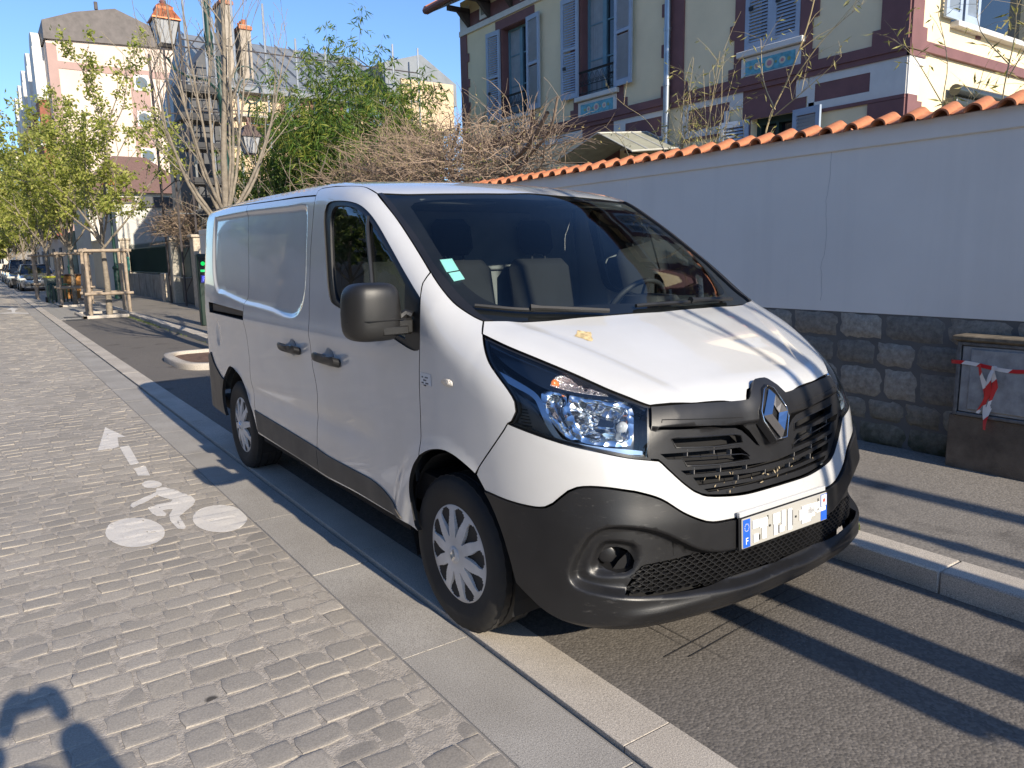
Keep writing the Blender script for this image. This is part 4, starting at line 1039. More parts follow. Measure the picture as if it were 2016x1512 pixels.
# dropping on the bonnet
P, N = cast(CT, CT.to(np.array(ol([(-.50+.035*math.cos(a)*(1+.3*math.sin(3*a)), -.335+.035*math.sin(a)*(1+.25*math.cos(4*a)), 1.2) for a in [i*math.pi/10 for i in range(20)]], step=.01))), .0012, hood_D)
mesh('dirt_splash', [tuple(p) for p in P], [tuple(range(len(P)))], simple('tan_dried_dirt', (.55,.42,.22), .8, var=.45, scale=60), VAN)

# ---------------------------------------------------------------- door mirrors
for s in (1, -1):
    mr = empty('door_mirror', (0,0,0)); mr.parent = VAN
    nx, nz = 18, 18; vs = []; fs = []
    def se(u, e): return math.copysign(abs(u)**e, u)
    n1, n2 = 28, 18
    cx, cy, cz, ax, ay, az = -1.110, .275, 1.320, .117, .085, .118
    for i in range(n2+1):
        ph = -math.pi/2+math.pi*i/n2
        for k in range(n1):
            th = 2*math.pi*k/n1
            X = se(math.cos(ph), .45)*se(math.cos(th), .5); Y = se(math.cos(ph), .45)*se(math.sin(th), .75); Z = se(math.sin(ph), .45)
            tp = 1-.07*max(0, Z); x = cx+ax*X*tp; z = cz+az*Z
            y = cy+ay*Y*(1 if Y < 0 else .55)+.03*max(0, -X)**2
            y -= .010*max(0, 1-abs((z-1.30)/.02))*0
            vs.append((x, y, z))
    for i in range(n2):
        for k in range(n1): fs.append((i*n1+k, i*n1+(k+1) % n1, (i+1)*n1+(k+1) % n1, (i+1)*n1+k))
    M = MB(); M.add(vs, fs); M.build('mirror_housing', MIRB, mr, auto=60)
    M = MB(); M.box((-1.05,.205,1.225), (-.955,.30,1.292), 0, .010); M.box((-1.10,.192,1.2285), (-.985,.26,1.262), 0, .004)
    M.tube([(-1.0,.24,1.292), (-.975,.235,1.310), (-.955,.22,1.30)], .018, 8)
    M.build('mirror_arm', MIRB, mr, auto=40)
    M = MB(); M.box((-1.205,.327,1.225), (-1.02,.330,1.415)); M.build('mirror_glass', CHROME, mr)
    M = MB(); M.tube([(-1.228+.004,.262,1.287), (-1.16,.188,1.288), (-1.06,.190,1.288), (-1.0,.2,1.288)], .0022, 4); M.build('mirror_seam', DARK, mr)
    if s < 0: mr.scale.x = -1; mr.location = (-.20, .26, 0)
# ================================================================ ground
def m_asphalt(name, c1, c2, agg=1.0, bump=.38):
    t = NT(name); co = t.coord()
    v = t.n('ShaderNodeTexVoronoi'); v.inputs['Scale'].default_value = 95; t.l(co, v.inputs[0])
    big = t.noise(.8, 5); fine = t.noise(160, 2); sp = t.noise(38, 6, .75)
    stone = t.ramp(v.outputs['Color'], [(.15, tuple(x*.78 for x in c1)), (.5, c1), (.8, tuple(min(1, x*1.28) for x in c1))])
    base = t.mix(t.ramp(big, [(.35, (0,0,0)), (.7, (1,1,1))]), stone, t.mix(.55, stone, c2))
    # rare pale chips
    v2 = t.n('ShaderNodeTexVoronoi'); v2.inputs['Scale'].default_value = 26; t.l(co, v2.inputs[0])
    ch = t.ramp(v2.outputs['Distance'], [(.04, (1,1,1)), (.07, (0,0,0))])
    rs = t.n('ShaderNodeSeparateColor'); t.l(v2.outputs['Color'], rs.inputs[0])
    chm = t.math('MULTIPLY', ch, t.math('GREATER_THAN', rs.outputs[0], .90))
    base = t.mix(chm, base, (.55,.50,.42))
    oil = t.ramp(t.noise(1.7, 3), [(.60, (1,1,1)), (.70, (.62,.62,.63))])
    t.col(t.mix(1.0, base, oil, 'MULTIPLY')); t.set(rough=.88, spec=.3)
    t.bump(t.math('ADD', t.math('MULTIPLY', v.outputs['Distance'], -1.0), t.math('MULTIPLY', sp, .35)), bump, .005)
    return t.m
def m_granite(name, c, scale=240, joint=None):
    t = NT(name); co = t.coord()
    n = t.noise(scale, 3, .7); n2 = t.noise(2.2, 5); n3 = t.noise(scale*.45, 2)
    g = t.ramp(n, [(.36, tuple(x*.50 for x in c)), (.46, tuple(x*.9 for x in c)), (.56, tuple(x*1.08 for x in c)), (.66, tuple(min(1, x*1.5) for x in c))])
    st = t.ramp(n2, [(.3, (.80,.78,.75)), (.7, (1.06,1.05,1.03))])
    t.col(t.mix(1.0, g, st, 'MULTIPLY')); t.set(rough=.8, spec=.35); t.bump(n3, .25, .004); return t.m
ASPH = m_asphalt('worn_parking_asphalt', (.150,.135,.118), (.13,.118,.105))
SIDEW = m_asphalt('pavement_asphalt', (.225,.205,.180), (.20,.185,.165), bump=.25)
GRAN = m_granite('grey_granite_slab', (.37,.35,.32))
GRAN2 = m_granite('pale_granite_kerb', (.51,.465,.405))
def m_cobble():
    t = NT('worn_cobble_stone'); co = t.coord()
    at = t.n('ShaderNodeAttribute'); at.attribute_name = 'stone'; at.attribute_type = 'GEOMETRY'
    n = t.noise(150, 4, .7); n2 = t.noise(.9, 4); n3 = t.noise(14, 5)
    c = t.ramp(at.outputs['Fac'], [(0, (.305,.277,.238)), (.5, (.345,.314,.270)), (1, (.385,.350,.302))])
    c = t.mix(1.0, c, t.ramp(n, [(.35, (.80,.80,.80)), (.65, (1.18,1.18,1.18))]), 'MULTIPLY')
    c = t.mix(1.0, c, t.ramp(n2, [(.3, (.82,.82,.83)), (.7, (1.1,1.09,1.07))]), 'MULTIPLY')
    # chewing-gum spots and tar
    v = t.n('ShaderNodeTexVoronoi'); v.inputs['Scale'].default_value = 3.2; t.l(co, v.inputs[0])
    rs = t.n('ShaderNodeSeparateColor'); t.l(v.outputs['Color'], rs.inputs[0])
    m = t.math('MULTIPLY', t.ramp(v.outputs['Distance'], [(.05, (1,1,1)), (.09, (0,0,0))]), t.math('GREATER_THAN', rs.outputs[0], .80))
    c = t.mix(m, c, (.06,.055,.05))
    t.col(c); t.set(rough=.82, spec=.35)
    t.bump(t.math('ADD', t.math('MULTIPLY', n, .5), n3), .40, .005); return t.m
JOINT = simple('sandy_joint_mortar', (.37,.33,.28), .95, var=.25, scale=30, bump=.5, bscale=120)
COB = m_cobble()

# far ground
g = mesh('ground', [(-400,-200,-.05), (400,-200,-.05), (400,900,-.05), (-400,900,-.05)], [(0,1,2,3)], simple('distant_ground', (.16,.15,.13), .9)); g['kind'] = 'structure'
# cobbled carriageway: rows of real setts
RD = MB(); cr_ = random.Random(5); stone_f = []
XR = -1.222
rows = []
y = -3.4; PX = .146
while y < 46:
    h = cr_.uniform(.112, .136) if y < 22 else .25
    rows.append((y, y+h, cr_.uniform(0, PX))); y += h
stones = []
for (y0, y1, o) in rows:
    x = XR; w0 = cr_.uniform(.05, .15)
    while x > -3.75:
        w = w0 if x == XR else cr_.uniform(.115, .178)
        if y1-y0 > .2: w *= 2
        stones.append((x-w, x, y0, y1, cr_.random())); x -= w
def add_stone(x0, x1, y0, y1, sh, near):
    j = .0035+.004*sh
    a, b, c, d = x0+j, x1-j, y0+j*.9, y1-j*.9
    tx, ty = cr_.uniform(-.0028,.0028), cr_.uniform(-.0028,.0028); zt = cr_.uniform(-.003,.002)
    vs = []; k = [cr_.uniform(-.007,.006) for _ in range(16)]
    def Z(x, y): return zt+tx*(x-(a+b)/2)/.07+ty*(y-(c+d)/2)/.06
    ring = [(a,c), ((a+b)/2,c), (b,c), (b,(c+d)/2), (b,d), ((a+b)/2,d), (a,d), (a,(c+d)/2)]
    ring = [(p[0]+k[i], p[1]+k[i+8]) for i, p in enumerate(ring)]
    cx, cy = (a+b)/2, (c+d)/2
    base = len(RD.v)
    for (f, dz, r_) in ((1.0, -.0075, 0), (.98, -.0012, 1), (.93, .0, 1), (.70, .0004, 1)):
        for i, (px, py) in enumerate(ring):
            corner = i % 2 == 0
            q = f*(.955 if corner and f < .99 else (.97 if corner else 1.0))
            xx, yy = cx+(px-cx)*q, cy+(py-cy)*q
            RD.v.append((xx, yy, Z(xx, yy)+dz))
    n0 = len(RD.f)
    for r in range(3):
        for i in range(8): RD.f.append((base+r*8+i, base+r*8+(i+1) % 8, base+(r+1)*8+(i+1) % 8, base+(r+1)*8+i))
    RD.v.append((cx, cy, Z(cx, cy)+.0012)); m = len(RD.v)-1
    for i in range(8): RD.f.append((base+24+i, base+24+(i+1) % 8, m))
    nf = len(RD.f)-n0; RD.m += [0]*nf; stone_f.extend([sh]*nf)
for s_ in stones:
    if s_[1]-s_[0] > .02: add_stone(*s_, True)
nb = len(RD.f)
RD.add([(-3.8,-3.5,-.0024), (XR,-3.5,-.0024), (XR,46,-.0024), (-3.8,46,-.0024)], [(0,1,2,3)], 1)
stone_f += [0]
road = RD.build('road', [COB, JOINT], None, auto=50)
at = road.data.attributes.new('stone', 'FLOAT', 'FACE'); at.data.foreach_set('value', stone_f)
road['kind'] = 'structure'
def m_road2():
    t = NT('cobbled_road_beyond'); co = t.coord()
    b = t.n('ShaderNodeTexBrick'); b.inputs['Scale'].default_value = 1.0; b.inputs['Brick Width'].default_value = .146; b.inputs['Row Height'].default_value = .124; b.inputs['Mortar Size'].default_value = .009; b.inputs['Mortar Smooth'].default_value = .3
    b.inputs['Color1'].default_value = (.31,.288,.255,1); b.inputs['Color2'].default_value = (.35,.325,.287,1); b.inputs['Mortar'].default_value = (.37,.33,.28,1)
    t.l(co, b.inputs[0]); t.col(t.mix(1.0, b.outputs[0], t.ramp(t.noise(60, 4), [(.35, (.75,.75,.75)), (.65, (1.2,1.2,1.2))]), 'MULTIPLY')); t.set(rough=.85)
    t.bump(b.outputs['Fac'], -.4, .008); return t.m
ROAD2 = m_road2()
mb = MB(); mb.add([(-8.5,-40,-.008), (-3.8,-40,-.008), (-3.8,46,-.008), (-8.5,46,-.008)], [(0,1,2,3)]); mb.add([(-8.5,46,-.008), (XR,46,-.008), (XR,260,-.008), (-8.5,260,-.008)], [(0,1,2,3)]); mb.add([(-3.8,-40,-.008), (XR,-40,-.008), (XR,-3.5,-.008), (-3.8,-3.5,-.008)], [(0,1,2,3)])
o = mb.build('road', ROAD2); o['kind'] = 'structure'
# granite channel slabs with joints
mb = MB(); y = -.09-.968*30; i = 0
while y < 130:
    L = .968 if y < 30 else 3.9
    mb.box((-1.214, y+.003, -.05), (-.921, y+L-.003, 0+cr_.uniform(-.0012,.0012)), 0, .0015 if y < 20 else 0); y += L
mb.add([(-1.222,-30,-.004), (-.912,-30,-.004), (-.912,130,-.004), (-1.222,130,-.004)], [(0,1,2,3)], 1)
o = mb.build('gutter', [GRAN, simple('grey_slab_joint', (.22,.205,.185), .95)], auto=30); o['kind'] = 'structure'
mb = MB(); y = -30
while y < 130:
    L = 1.0 if y < 30 else 4.0
    dx = cr_.uniform(-.0015,.0015)
    mb.box((-.906+dx, y+.002, -.05), (-.702, y+L-.002, .016+cr_.uniform(-.001,.001)), 0, .002 if y < 20 else 0); y += L
o = mb.build('kerb', GRAN2, auto=30); o['kind'] = 'structure'
# parking bay
GM = 40
mb = MB(); mb.add([(-.704,-30,.010), (.975,-30,.006), (.975,21.15,.006), (-.704,21.15,.010)], [(0,1,2,3)]); o = mb.build('parking_bay', ASPH); o['kind'] = 'structure'
mb = MB()
for a, b in (((-.288,-.30), (-.286,-.70)), ((-.242,-.34), (-.234,-.855)), ((-.41,-.70), (.30,-.64)), ((-.335,-.755), (.30,-.70)), ((.30,-.64), (.52,-.62)), ((.30,-.70), (.5,-.70))):
    d = Vector((b[0]-a[0], b[1]-a[1], 0)); n = Vector((-d.y, d.x, 0)).normalized()*.003; p, q = Vector((*a, .0135)), Vector((*b, .0135))
    mb.add([p-n, q-n*.3, q+n*.3, p+n], [(0,1,2,3)])
o = mb.build('parking_bay', simple('asphalt_scrape', (.045,.04,.036), .9)); o['kind'] = 'structure'
# paved strip with tree pits further on
def m_pave():
    t = NT('pale_paving_slabs'); b = t.n('ShaderNodeTexBrick'); b.inputs['Scale'].default_value = 1; b.inputs['Brick Width'].default_value = .42; b.inputs['Row Height'].default_value = .30; b.inputs['Mortar Size'].default_value = .008
    b.inputs['Color1'].default_value = (.33,.31,.275,1); b.inputs['Color2'].default_value = (.33,.31,.275,1); b.inputs['Mortar'].default_value = (.2,.19,.17,1)
    t.l(t.coord(), b.inputs[0]); t.col(t.mix(1.0, b.outputs[0], t.ramp(t.noise(40, 4), [(.3, (.8,.8,.8)), (.7, (1.12,1.12,1.12))]), 'MULTIPLY')); t.set(rough=.85); t.bump(b.outputs['Fac'], -.3, .006); return t.m
PAVE = m_pave()
mb = MB(); mb.box((-.702,21.15,-.02), (.973,47,.022)); o = mb.build('paved_strip', PAVE); o['kind'] = 'structure'
mb = MB(); mb.add([(-.704,47,.008), (.975,47,.008), (.975,140,.008), (-.704,140,.008)], [(0,1,2,3)]); o = mb.build('parking_bay', ASPH); o['kind'] = 'structure'
mb = MB(); mb.add([(-.60,20.7,.0135), (-.17,20.7,.0135), (-.14,22.2,.0265), (-.56,22.2,.0265)], [(0,1,2,3)]); o = mb.build('drain_cover', simple('cast_iron_cover', (.07,.07,.07), .6, bump=.5, bscale=20)); tag(o, 'dark iron cover in the paving at the end of the empty bay', 'drain cover')
# right kerb and pavement
mb = MB(); y = -24.5
while y < 130:
    L = 1.02 if y < 40 else 4.0
    dx = cr_.uniform(-.003,.003)
    mb.box((.974+dx, y+.0015, -.05), (1.176, y+L-.0015, .112+cr_.uniform(-.002,.002)), 0, .008 if y < 24 else .01); y += L
o = mb.build('kerb', GRAN2, auto=40); o['kind'] = 'structure'
mb = MB(); mb.add([(1.17,-30,.108), (3.3,-30,.120), (3.3,130,.120), (1.17,130,.108)], [(0,1,2,3)]); o = mb.build('pavement', SIDEW); o['kind'] = 'structure'
mb = MB(); mb.box((-11,-60,-.05), (-8.5,260,.11)); o = mb.build('pavement', SIDEW); o['kind'] = 'structure'
# weeds along the kerb
def blades(name, pts, h, m, seed, w=.006, n=5, spread=.03):
    q = random.Random(seed); mb = MB()
    for (x, y, z) in pts:
        for _ in range(n):
            a = q.uniform(0, 6.3); l = h*q.uniform(.4, 1.1); bx, by = x+q.uniform(-spread, spread), y+q.uniform(-spread, spread)
            d = Vector((math.cos(a), math.sin(a), 0)); s_ = Vector((-d.y, d.x, 0))*w
            p = Vector((bx, by, z)); t = p+d*l*.5+Vector((0,0,l)); m_ = p+d*l*.15+Vector((0,0,l*.6))
            mb.add([p-s_*.6, p+s_*.6, m_+s_*.6, t, m_-s_*.6], [(0,1,2,4), (4,2,3)])
    return mb.build(name, m)
GRASS = simple('fresh_green_weeds', (.10,.13,.04), .6, var=.35, scale=20)
q = random.Random(9)
pts = [(.965-abs(q.gauss(0,.03)), q.choice([q.uniform(10.5,21), q.uniform(17.5,21)]), .008) for _ in range(150)]+[(1.18+q.gauss(0,.008), q.uniform(-1.4,4), .112) for _ in range(9)]
o = blades('kerb_weeds', pts, .045, GRASS, 2); o['kind'] = 'stuff'; tag(o, 'thin green weeds growing along the foot of the kerb', 'weeds')
# painted markings, following the setts
BV = road.data
from mathutils.bvhtree import BVHTree
_near = [i for i, p in enumerate(RD.f) if True]
bvh = BVHTree.FromPolygons(RD.v, RD.f)
def m_roadpaint():
    t = NT('worn_white_road_paint'); n = t.noise(70, 5, .7); n2 = t.noise(9, 4)
    t.col(t.ramp(n, [(.30, (.46,.42,.37)), (.45, (.66,.62,.56))])); t.set(rough=.7); t.bump(n, .3, .004); return t.m
RPAINT = m_roadpaint()
def marking(name, polys, label, cat, step=.016, lift=.0022, flat=None):
    vs = []; fs = []
    for poly in polys:
        P = np.array(poly, float)
        L = np.array([p[:2] for p in ol(*[[np.array((*P[i], 0)), np.array((*P[(i+1) % len(P)], 0))] for i in range(len(P))], step=.02)])
        lo, hi = L.min(0), L.max(0)
        G = np.array([(x, y) for x in np.arange(lo[0], hi[0], step) for y in np.arange(lo[1], hi[1], step)])
        if len(G): G = G[sdist(G, L) > .006]
        V = [Vector(p) for p in L]+[Vector(p) for p in G]
        vo, eo, fo, *_ = delaunay_2d_cdt(V, [(i, (i+1) % len(L)) for i in range(len(L))], [], 0, 1e-6)
        U = np.array([tuple(v) for v in vo]); C = np.array([U[list(f)].mean(0) for f in fo]); k = inside(C, L); b = len(vs)
        for u in U:
            if flat is not None: z = flat
            else:
                h = bvh.ray_cast(Vector((u[0], u[1], 1)), Vector((0,0,-1))); z = h[0].z if h[0] else 0
                z = max(z, -.0018)
            vs.append((u[0], u[1], z+lift))
        for f, kk in zip(fo, k):
            if kk: fs.append(tuple(b+i for i in f))
    o = mesh(name, vs, fs, RPAINT, None, True); tag(o, label, cat); return o
MK_WH=[[(-1.683,1.979),(-1.7,1.916),(-1.725,1.867),(-1.756,1.833),(-1.79,1.816),(-1.826,1.816),(-1.862,1.835),(-1.895,1.869),(-1.924,1.918),(-1.946,1.979),(-1.961,2.048),(-1.967,2.121),(-1.963,2.194),(-1.949,2.262),(-1.926,2.319),(-1.896,2.361),(-1.859,2.384),(-1.819,2.387),(-1.779,2.367),(-1.743,2.327),(-1.712,2.271),(-1.69,2.202),(-1.677,2.127),(-1.675,2.05)],
[(-1.233,1.922),(-1.255,1.863),(-1.285,1.815),(-1.319,1.783),(-1.355,1.767),(-1.392,1.768),(-1.427,1.786),(-1.458,1.819),(-1.483,1.866),(-1.501,1.924),(-1.511,1.99),(-1.511,2.06),(-1.501,2.13),(-1.481,2.194),(-1.453,2.248),(-1.418,2.288),(-1.379,2.309),(-1.338,2.311),(-1.299,2.292),(-1.265,2.254),(-1.239,2.2),(-1.224,2.135),(-1.224,2.063),(-1.224,1.99)]]
MK_HEAD=[(-1.509,3.013),(-1.516,2.987),(-1.539,2.952),(-1.569,2.946),(-1.598,2.968),(-1.619,3.015),(-1.626,3.073),(-1.617,3.129),(-1.594,3.166),(-1.563,3.174),(-1.533,3.15),(-1.512,3.101),(-1.506,3.042)]
MK_BODY=[(-1.559,2.927),(-1.504,2.932),(-1.465,2.819),(-1.407,2.591),(-1.402,2.499),(-1.429,2.411),(-1.506,2.298),(-1.557,2.216),(-1.565,2.0),(-1.582,1.968),(-1.609,1.994),(-1.618,2.168),(-1.601,2.288),(-1.56,2.396),(-1.589,2.407),(-1.617,2.406),(-1.609,2.322),(-1.627,2.281),(-1.668,2.313),(-1.68,2.377),(-1.685,2.505),(-1.625,2.552),(-1.541,2.546),(-1.522,2.593),(-1.555,2.662),(-1.583,2.767),(-1.654,2.677),(-1.757,2.573),(-1.769,2.629),(-1.748,2.69),(-1.65,2.781),(-1.58,2.83)]
MK_ARR=[[(-1.575,5.352),(-1.749,4.375),(-1.622,4.383),(-1.587,4.416),(-1.542,4.814),(-1.479,4.786)],[(-1.585,4.393),(-1.51,4.406),(-1.542,3.719),(-1.606,3.702)],[(-1.604,3.583),(-1.513,3.628),(-1.535,3.306),(-1.605,3.339)]]
MK_FAR=[(-1.968,26.018),(-1.961,26.327),(-1.637,26.43),(-1.612,27.876),(-1.749,28.292),(-1.536,29.588),(-1.398,28.158),(-1.499,27.749),(-1.559,26.343),(-1.24,25.595),(-1.24,25.076)]
marking('cycle_symbol', MK_WH+[MK_HEAD, MK_BODY], 'white painted cyclist symbol worn into the cobbles', 'road marking')
marking('direction_arrow', MK_ARR, 'broken white painted arrow ahead of the cyclist symbol', 'road marking')
marking('direction_arrow', [MK_FAR], 'pale painted arrow far up the roadway at left', 'road marking', step=.3, flat=.006)
# ================================================================ garden wall
WX = 2.896
def m_render_wall():
    t = NT('smooth_white_render'); n = t.noise(1.1, 6); n2 = t.noise(8, 5); z = t.n('ShaderNodeSeparateXYZ'); t.l(t.coord(), z.inputs[0])
    c = t.ramp(n, [(.3, (.77,.73,.665)), (.7, (.84,.80,.73))])
    w = t.n('ShaderNodeTexNoise'); w.inputs['Scale'].default_value = 1.0; w.inputs['Detail'].default_value = 4
    mp = t.n('ShaderNodeMapping'); mp.inputs['Scale'].default_value = (1, 5, .35); t.l(t.coord(), mp.inputs[0]); t.l(mp.outputs[0], w.inputs[0])
    c = t.mix(t.math('MULTIPLY', t.ramp(w.outputs[0], [(.5, (0,0,0)), (.72, (1,1,1))]), .16), c, (.52,.51,.48))
    c = t.mix(t.ramp(n2, [(.72, (0,0,0)), (.8, (.3,.3,.3))]), c, (.4,.4,.38))
    t.col(c); t.set(rough=.75); t.bump(t.noise(120, 4), .12, .004); return t.m
REND = m_render_wall()
GW = empty('garden_wall', (WX, 0, 0), 0, 'long white rendered wall with rough stone base and orange tile coping', 'wall')
def rel(o, root):   # keep world placement under a located empty
    o.matrix_parent_inverse = root.matrix_world.inverted(); return o
bpy.context.view_layer.update()
def put(o, root): o.parent = root; o.matrix_parent_inverse = Matrix.Translation(root.location).inverted(); return o
mb = MB(); y0, y1 = -8, 20.5
mb.box((WX,y0,1.075), (WX+.22,y1,2.262)); mb.box((WX-.016,y0,2.250), (WX+.236,y1,2.385), 0, .006)
mb.box((WX-.002,3.0,1.075),(WX,3.006,2.25))
put(mb.build('wall_face', REND), GW)
# hairline crack
mb = MB(); p = Vector((WX-.0015, .83, 2.25)); q = random.Random(4)
while p.z > 1.2:
    n_ = Vector((WX-.0015, p.y+q.gauss(0,.008), p.z-.05)); mb.add([p-Vector((0,.0012,0)), p+Vector((0,.0012,0)), n_+Vector((0,.0012,0)), n_-Vector((0,.0012,0))], [(0,1,2,3)]); p = n_
put(mb.build('wall_crack', simple('crack_shadow', (.42,.42,.40), .9)), GW)
def m_stone():
    t = NT('rough_limestone_block'); oi = t.n('ShaderNodeObjectInfo'); at = t.n('ShaderNodeAttribute'); at.attribute_name = 'stone'
    c = t.ramp(at.outputs['Fac'], [(0, (.20,.19,.165)), (.5, (.30,.265,.215)), (1, (.40,.365,.305))])
    c = t.mix(1.0, c, t.ramp(t.noise(26, 6, .7), [(.3, (.55,.55,.55)), (.7, (1.25,1.25,1.25))]), 'MULTIPLY')
    z = t.n('ShaderNodeSeparateXYZ'); t.l(t.coord(), z.inputs[0])
    mo = t.math('MULTIPLY', t.math('SUBTRACT', .52, z.outputs[2], True), t.math('MULTIPLY', t.noise(12, 5), 4.0), True)
    c = t.mix(mo, c, (.045,.055,.028))
    t.col(c); t.set(rough=.9); t.bump(t.noise(45, 6, .7), .9, .012); return t.m
STONE = m_stone(); MORT = simple('grey_wall_mortar', (.13,.126,.118), .95, bump=.06, bscale=60)
mb = MB(); sf = []; q = random.Random(21)
levels = [.105,.285,.455,.690,.880,1.078]
mb.box((WX+.006,y0,.0), (WX+.22,y1,1.075), 1); sf += [0]*6
for k in range(5):
    z0, z1 = levels[k], levels[k+1]; y = -3.2+q.uniform(0,.3)
    while y < 8:
        L = q.uniform(.24,.44); a, b, c, d = y+.010, y+L-.010, z0+.009, z1-.009
        nY, nZ = 7, 5; base = len(mb.v)
        def se(u, e): return math.copysign(abs(u)**e, u)
        for i in range(nY+1):
            for j in range(nZ+1):
                u, v = -1+2*i/nY, -1+2*j/nZ
                r = max(abs(u), abs(v)); dome = max(0, (1-abs(u)**8)*(1-abs(v)**8))
                jy = .012*q.uniform(-1,1)*(1 if r > .9 else .3)
                sq = 1-.045*(abs(u)*abs(v))**3
                mb.v.append((WX+.008-.017*dome**.35-q.uniform(0,.010)*dome, (a+b)/2+(b-a)/2*u*sq+jy, (c+d)/2+(d-c)/2*v*sq+jy*.7))
        for i in range(nY):
            for j in range(nZ):
                w = base+i*(nZ+1)+j; mb.f.append((w, w+1, w+nZ+2, w+nZ+1)); mb.m.append(0)
        sf += [q.random()]*(nY*nZ); y += L
o = mb.build('stone_base', [STONE, MORT], None, auto=50); at = o.data.attributes.new('stone', 'FLOAT', 'FACE'); at.data.foreach_set('value', sf); put(o, GW)
# coping tiles
def m_tile():
    t = NT('orange_clay_tile'); c = t.ramp(t.noise(7, 5), [(.3, (.34,.11,.045)), (.6, (.50,.19,.085)), (.8, (.54,.29,.17))])
    t.col(c); t.set(rough=.7); t.bump(t.noise(60, 4), .4, .004); return t.m
TILE = m_tile()
def tile_mesh():
    mb = MB()
    n = 10
    for (r0, th, s) in ((.068, .010, 1),):
        vs = []
        for (x, r, zz) in ((-.055, .058, -.012), (.13, .048, .058), (.30, .058, -.012)):
            for k in range(n+1):
                a = math.pi*k/n
                vs.append((x, -r*math.cos(a), zz+r*math.sin(a)*.92))
            for k in range(n+1):
                a = math.pi*k/n
                vs.append((x, -(r-.011)*math.cos(a), zz+(r-.011)*math.sin(a)*.92-.002))
        m = n+1; fs = []
        for i in range(2):
            for k in range(n):
                fs.append((i*2*m+k, i*2*m+k+1, (i+1)*2*m+k+1, (i+1)*2*m+k)); fs.append((i*2*m+m+k, (i+1)*2*m+m+k, (i+1)*2*m+m+k+1, i*2*m+m+k+1))
        for k in range(n):
            fs.append((k, m+k, m+k+1, k+1)); fs.append((4*m+k, 4*m+k+1, 5*m+k+1, 5*m+k))
        mb.add(vs, fs)
        # the channel tile between two covers
        vs = []
        for (x, zz) in ((-.040, .008), (.13, .068), (.29, .008)):
            for k in range(7):
                a = math.pi*(k/6); vs.append((x, .1015-.060*math.cos(a), zz-.016*math.sin(a)))
        mb.add(vs, [(i*7+k, i*7+k+1, (i+1)*7+k+1, (i+1)*7+k) for i in range(2) for k in range(6)])
    return mb
T0 = None; yy = -.985; i = 0; q = random.Random(8)
while yy < 19.0:
    if T0 is None:
        T0 = tile_mesh().build('tile', TILE, None, auto=45); o = T0
    else:
        o = T0.copy(); COL.objects.link(o)
    put(o, GW); o.location = (WX-.02+q.uniform(-.006,.006), yy+q.uniform(-.008,.008), 2.385); o.rotation_euler = (0, q.uniform(-.03,.03), q.uniform(-.05,.05)); yy += .2035; i += 1
    if i >= 98: break

# ================================================================ utility cabinet and its tape
CAB = empty('utility_cabinet', (2.69, -.7, .11), 0, 'weathered grey street cabinet on a brown concrete plinth against the wall', 'utility cabinet')
mb = MB(); mb.box((2.70,-1.32,.05), (2.885,-.235,.47), 0, .006); put(mb.build('plinth', simple('brown_stained_concrete', (.125,.098,.072), .9, var=.35, scale=9, bump=.6, bscale=90)), CAB)
CABM = simple('weathered_grey_cabinet', (.30,.30,.295), .65, var=.3, scale=12, bump=.3, bscale=80, detail=8)
DKC = simple('dark_worn_cabinet_edge', (.05,.048,.045), .7, var=.4, scale=30)
mb = MB(); mb.box((2.715,-1.30,.47), (2.885,-.262,.945), 0, .004); put(mb.build('cabinet_body', DKC), CAB)
mb = MB()
for (a, b, c, d) in ((-.285,-.262,.470,.945), (-1.30,-1.277,.470,.945)): mb.box((2.685,a,c), (2.715,b,d), 0, .004)
mb.box((2.685,-1.277,.470), (2.715,-.285,.492), 0, .004); mb.box((2.685,-1.277,.923), (2.715,-.285,.945), 0, .004)
put(mb.build('door_frame', simple('greasy_grey_metal', (.13,.13,.13), .5, var=.3, scale=25)), CAB)
mb = MB(); mb.box((2.695,-1.27,.496), (2.716,-.292,.919), 0, .003); mb.box((2.684,-1.24,.515), (2.697,-.345,.905), 0, .006); mb.tube([(2.697,-.315,.72), (2.690,-.315,.72)], .006, 10)
put(mb.build('door', CABM, None, auto=40), CAB)
mb = MB(); mb.box((2.662,-1.34,.955), (2.89,-.235,.985), 0, .006); mb.box((2.69,-1.32,.945), (2.885,-.25,.957)); put(mb.build('lid', simple('moss_stained_lid', (.16,.13,.09), .85, var=.4, scale=18)), CAB)
def m_tape():
    t = NT('red_white_barrier_tape'); w = t.n('ShaderNodeTexWave'); w.wave_type = 'BANDS'; w.bands_direction = 'DIAGONAL'; w.inputs['Scale'].default_value = 3.1; w.inputs['Distortion'].default_value = .3
    t.l(t.coord('UV'), w.inputs[0]) if False else t.l(t.coord(), w.inputs[0])
    t.col(t.ramp(w.outputs[0], [(.48, (.62,.02,.025)), (.52, (.80,.76,.72))])); t.set(rough=.35, spec=.6); return t.m
TAPE = m_tape()
TP = empty('barrier_tape', (2.68, -.4, .8), 0, 'red and white barrier tape tied round the cabinet with a loose hanging loop', 'barrier tape')
def ribbon(pts, w, wd):
    vs = []
    for p, ww, d in zip(pts, w, wd):
        p = Vector(p); d = Vector(d).normalized()*ww*.5; vs += [p-d, p+d]
    return vs, [(2*i, 2*i+1, 2*i+3, 2*i+2) for i in range(len(pts)-1)]
n = 24; pts = [(2.680+.002*math.sin(i*1.3), -.235-1.1*i/(n-1), .812+.008*math.sin(i*.7)-.045*math.sin(math.pi*min(1, i/(n-1)*1.2))*.4) for i in range(n)]
pts = [(2.72,-.228,.815)]+pts
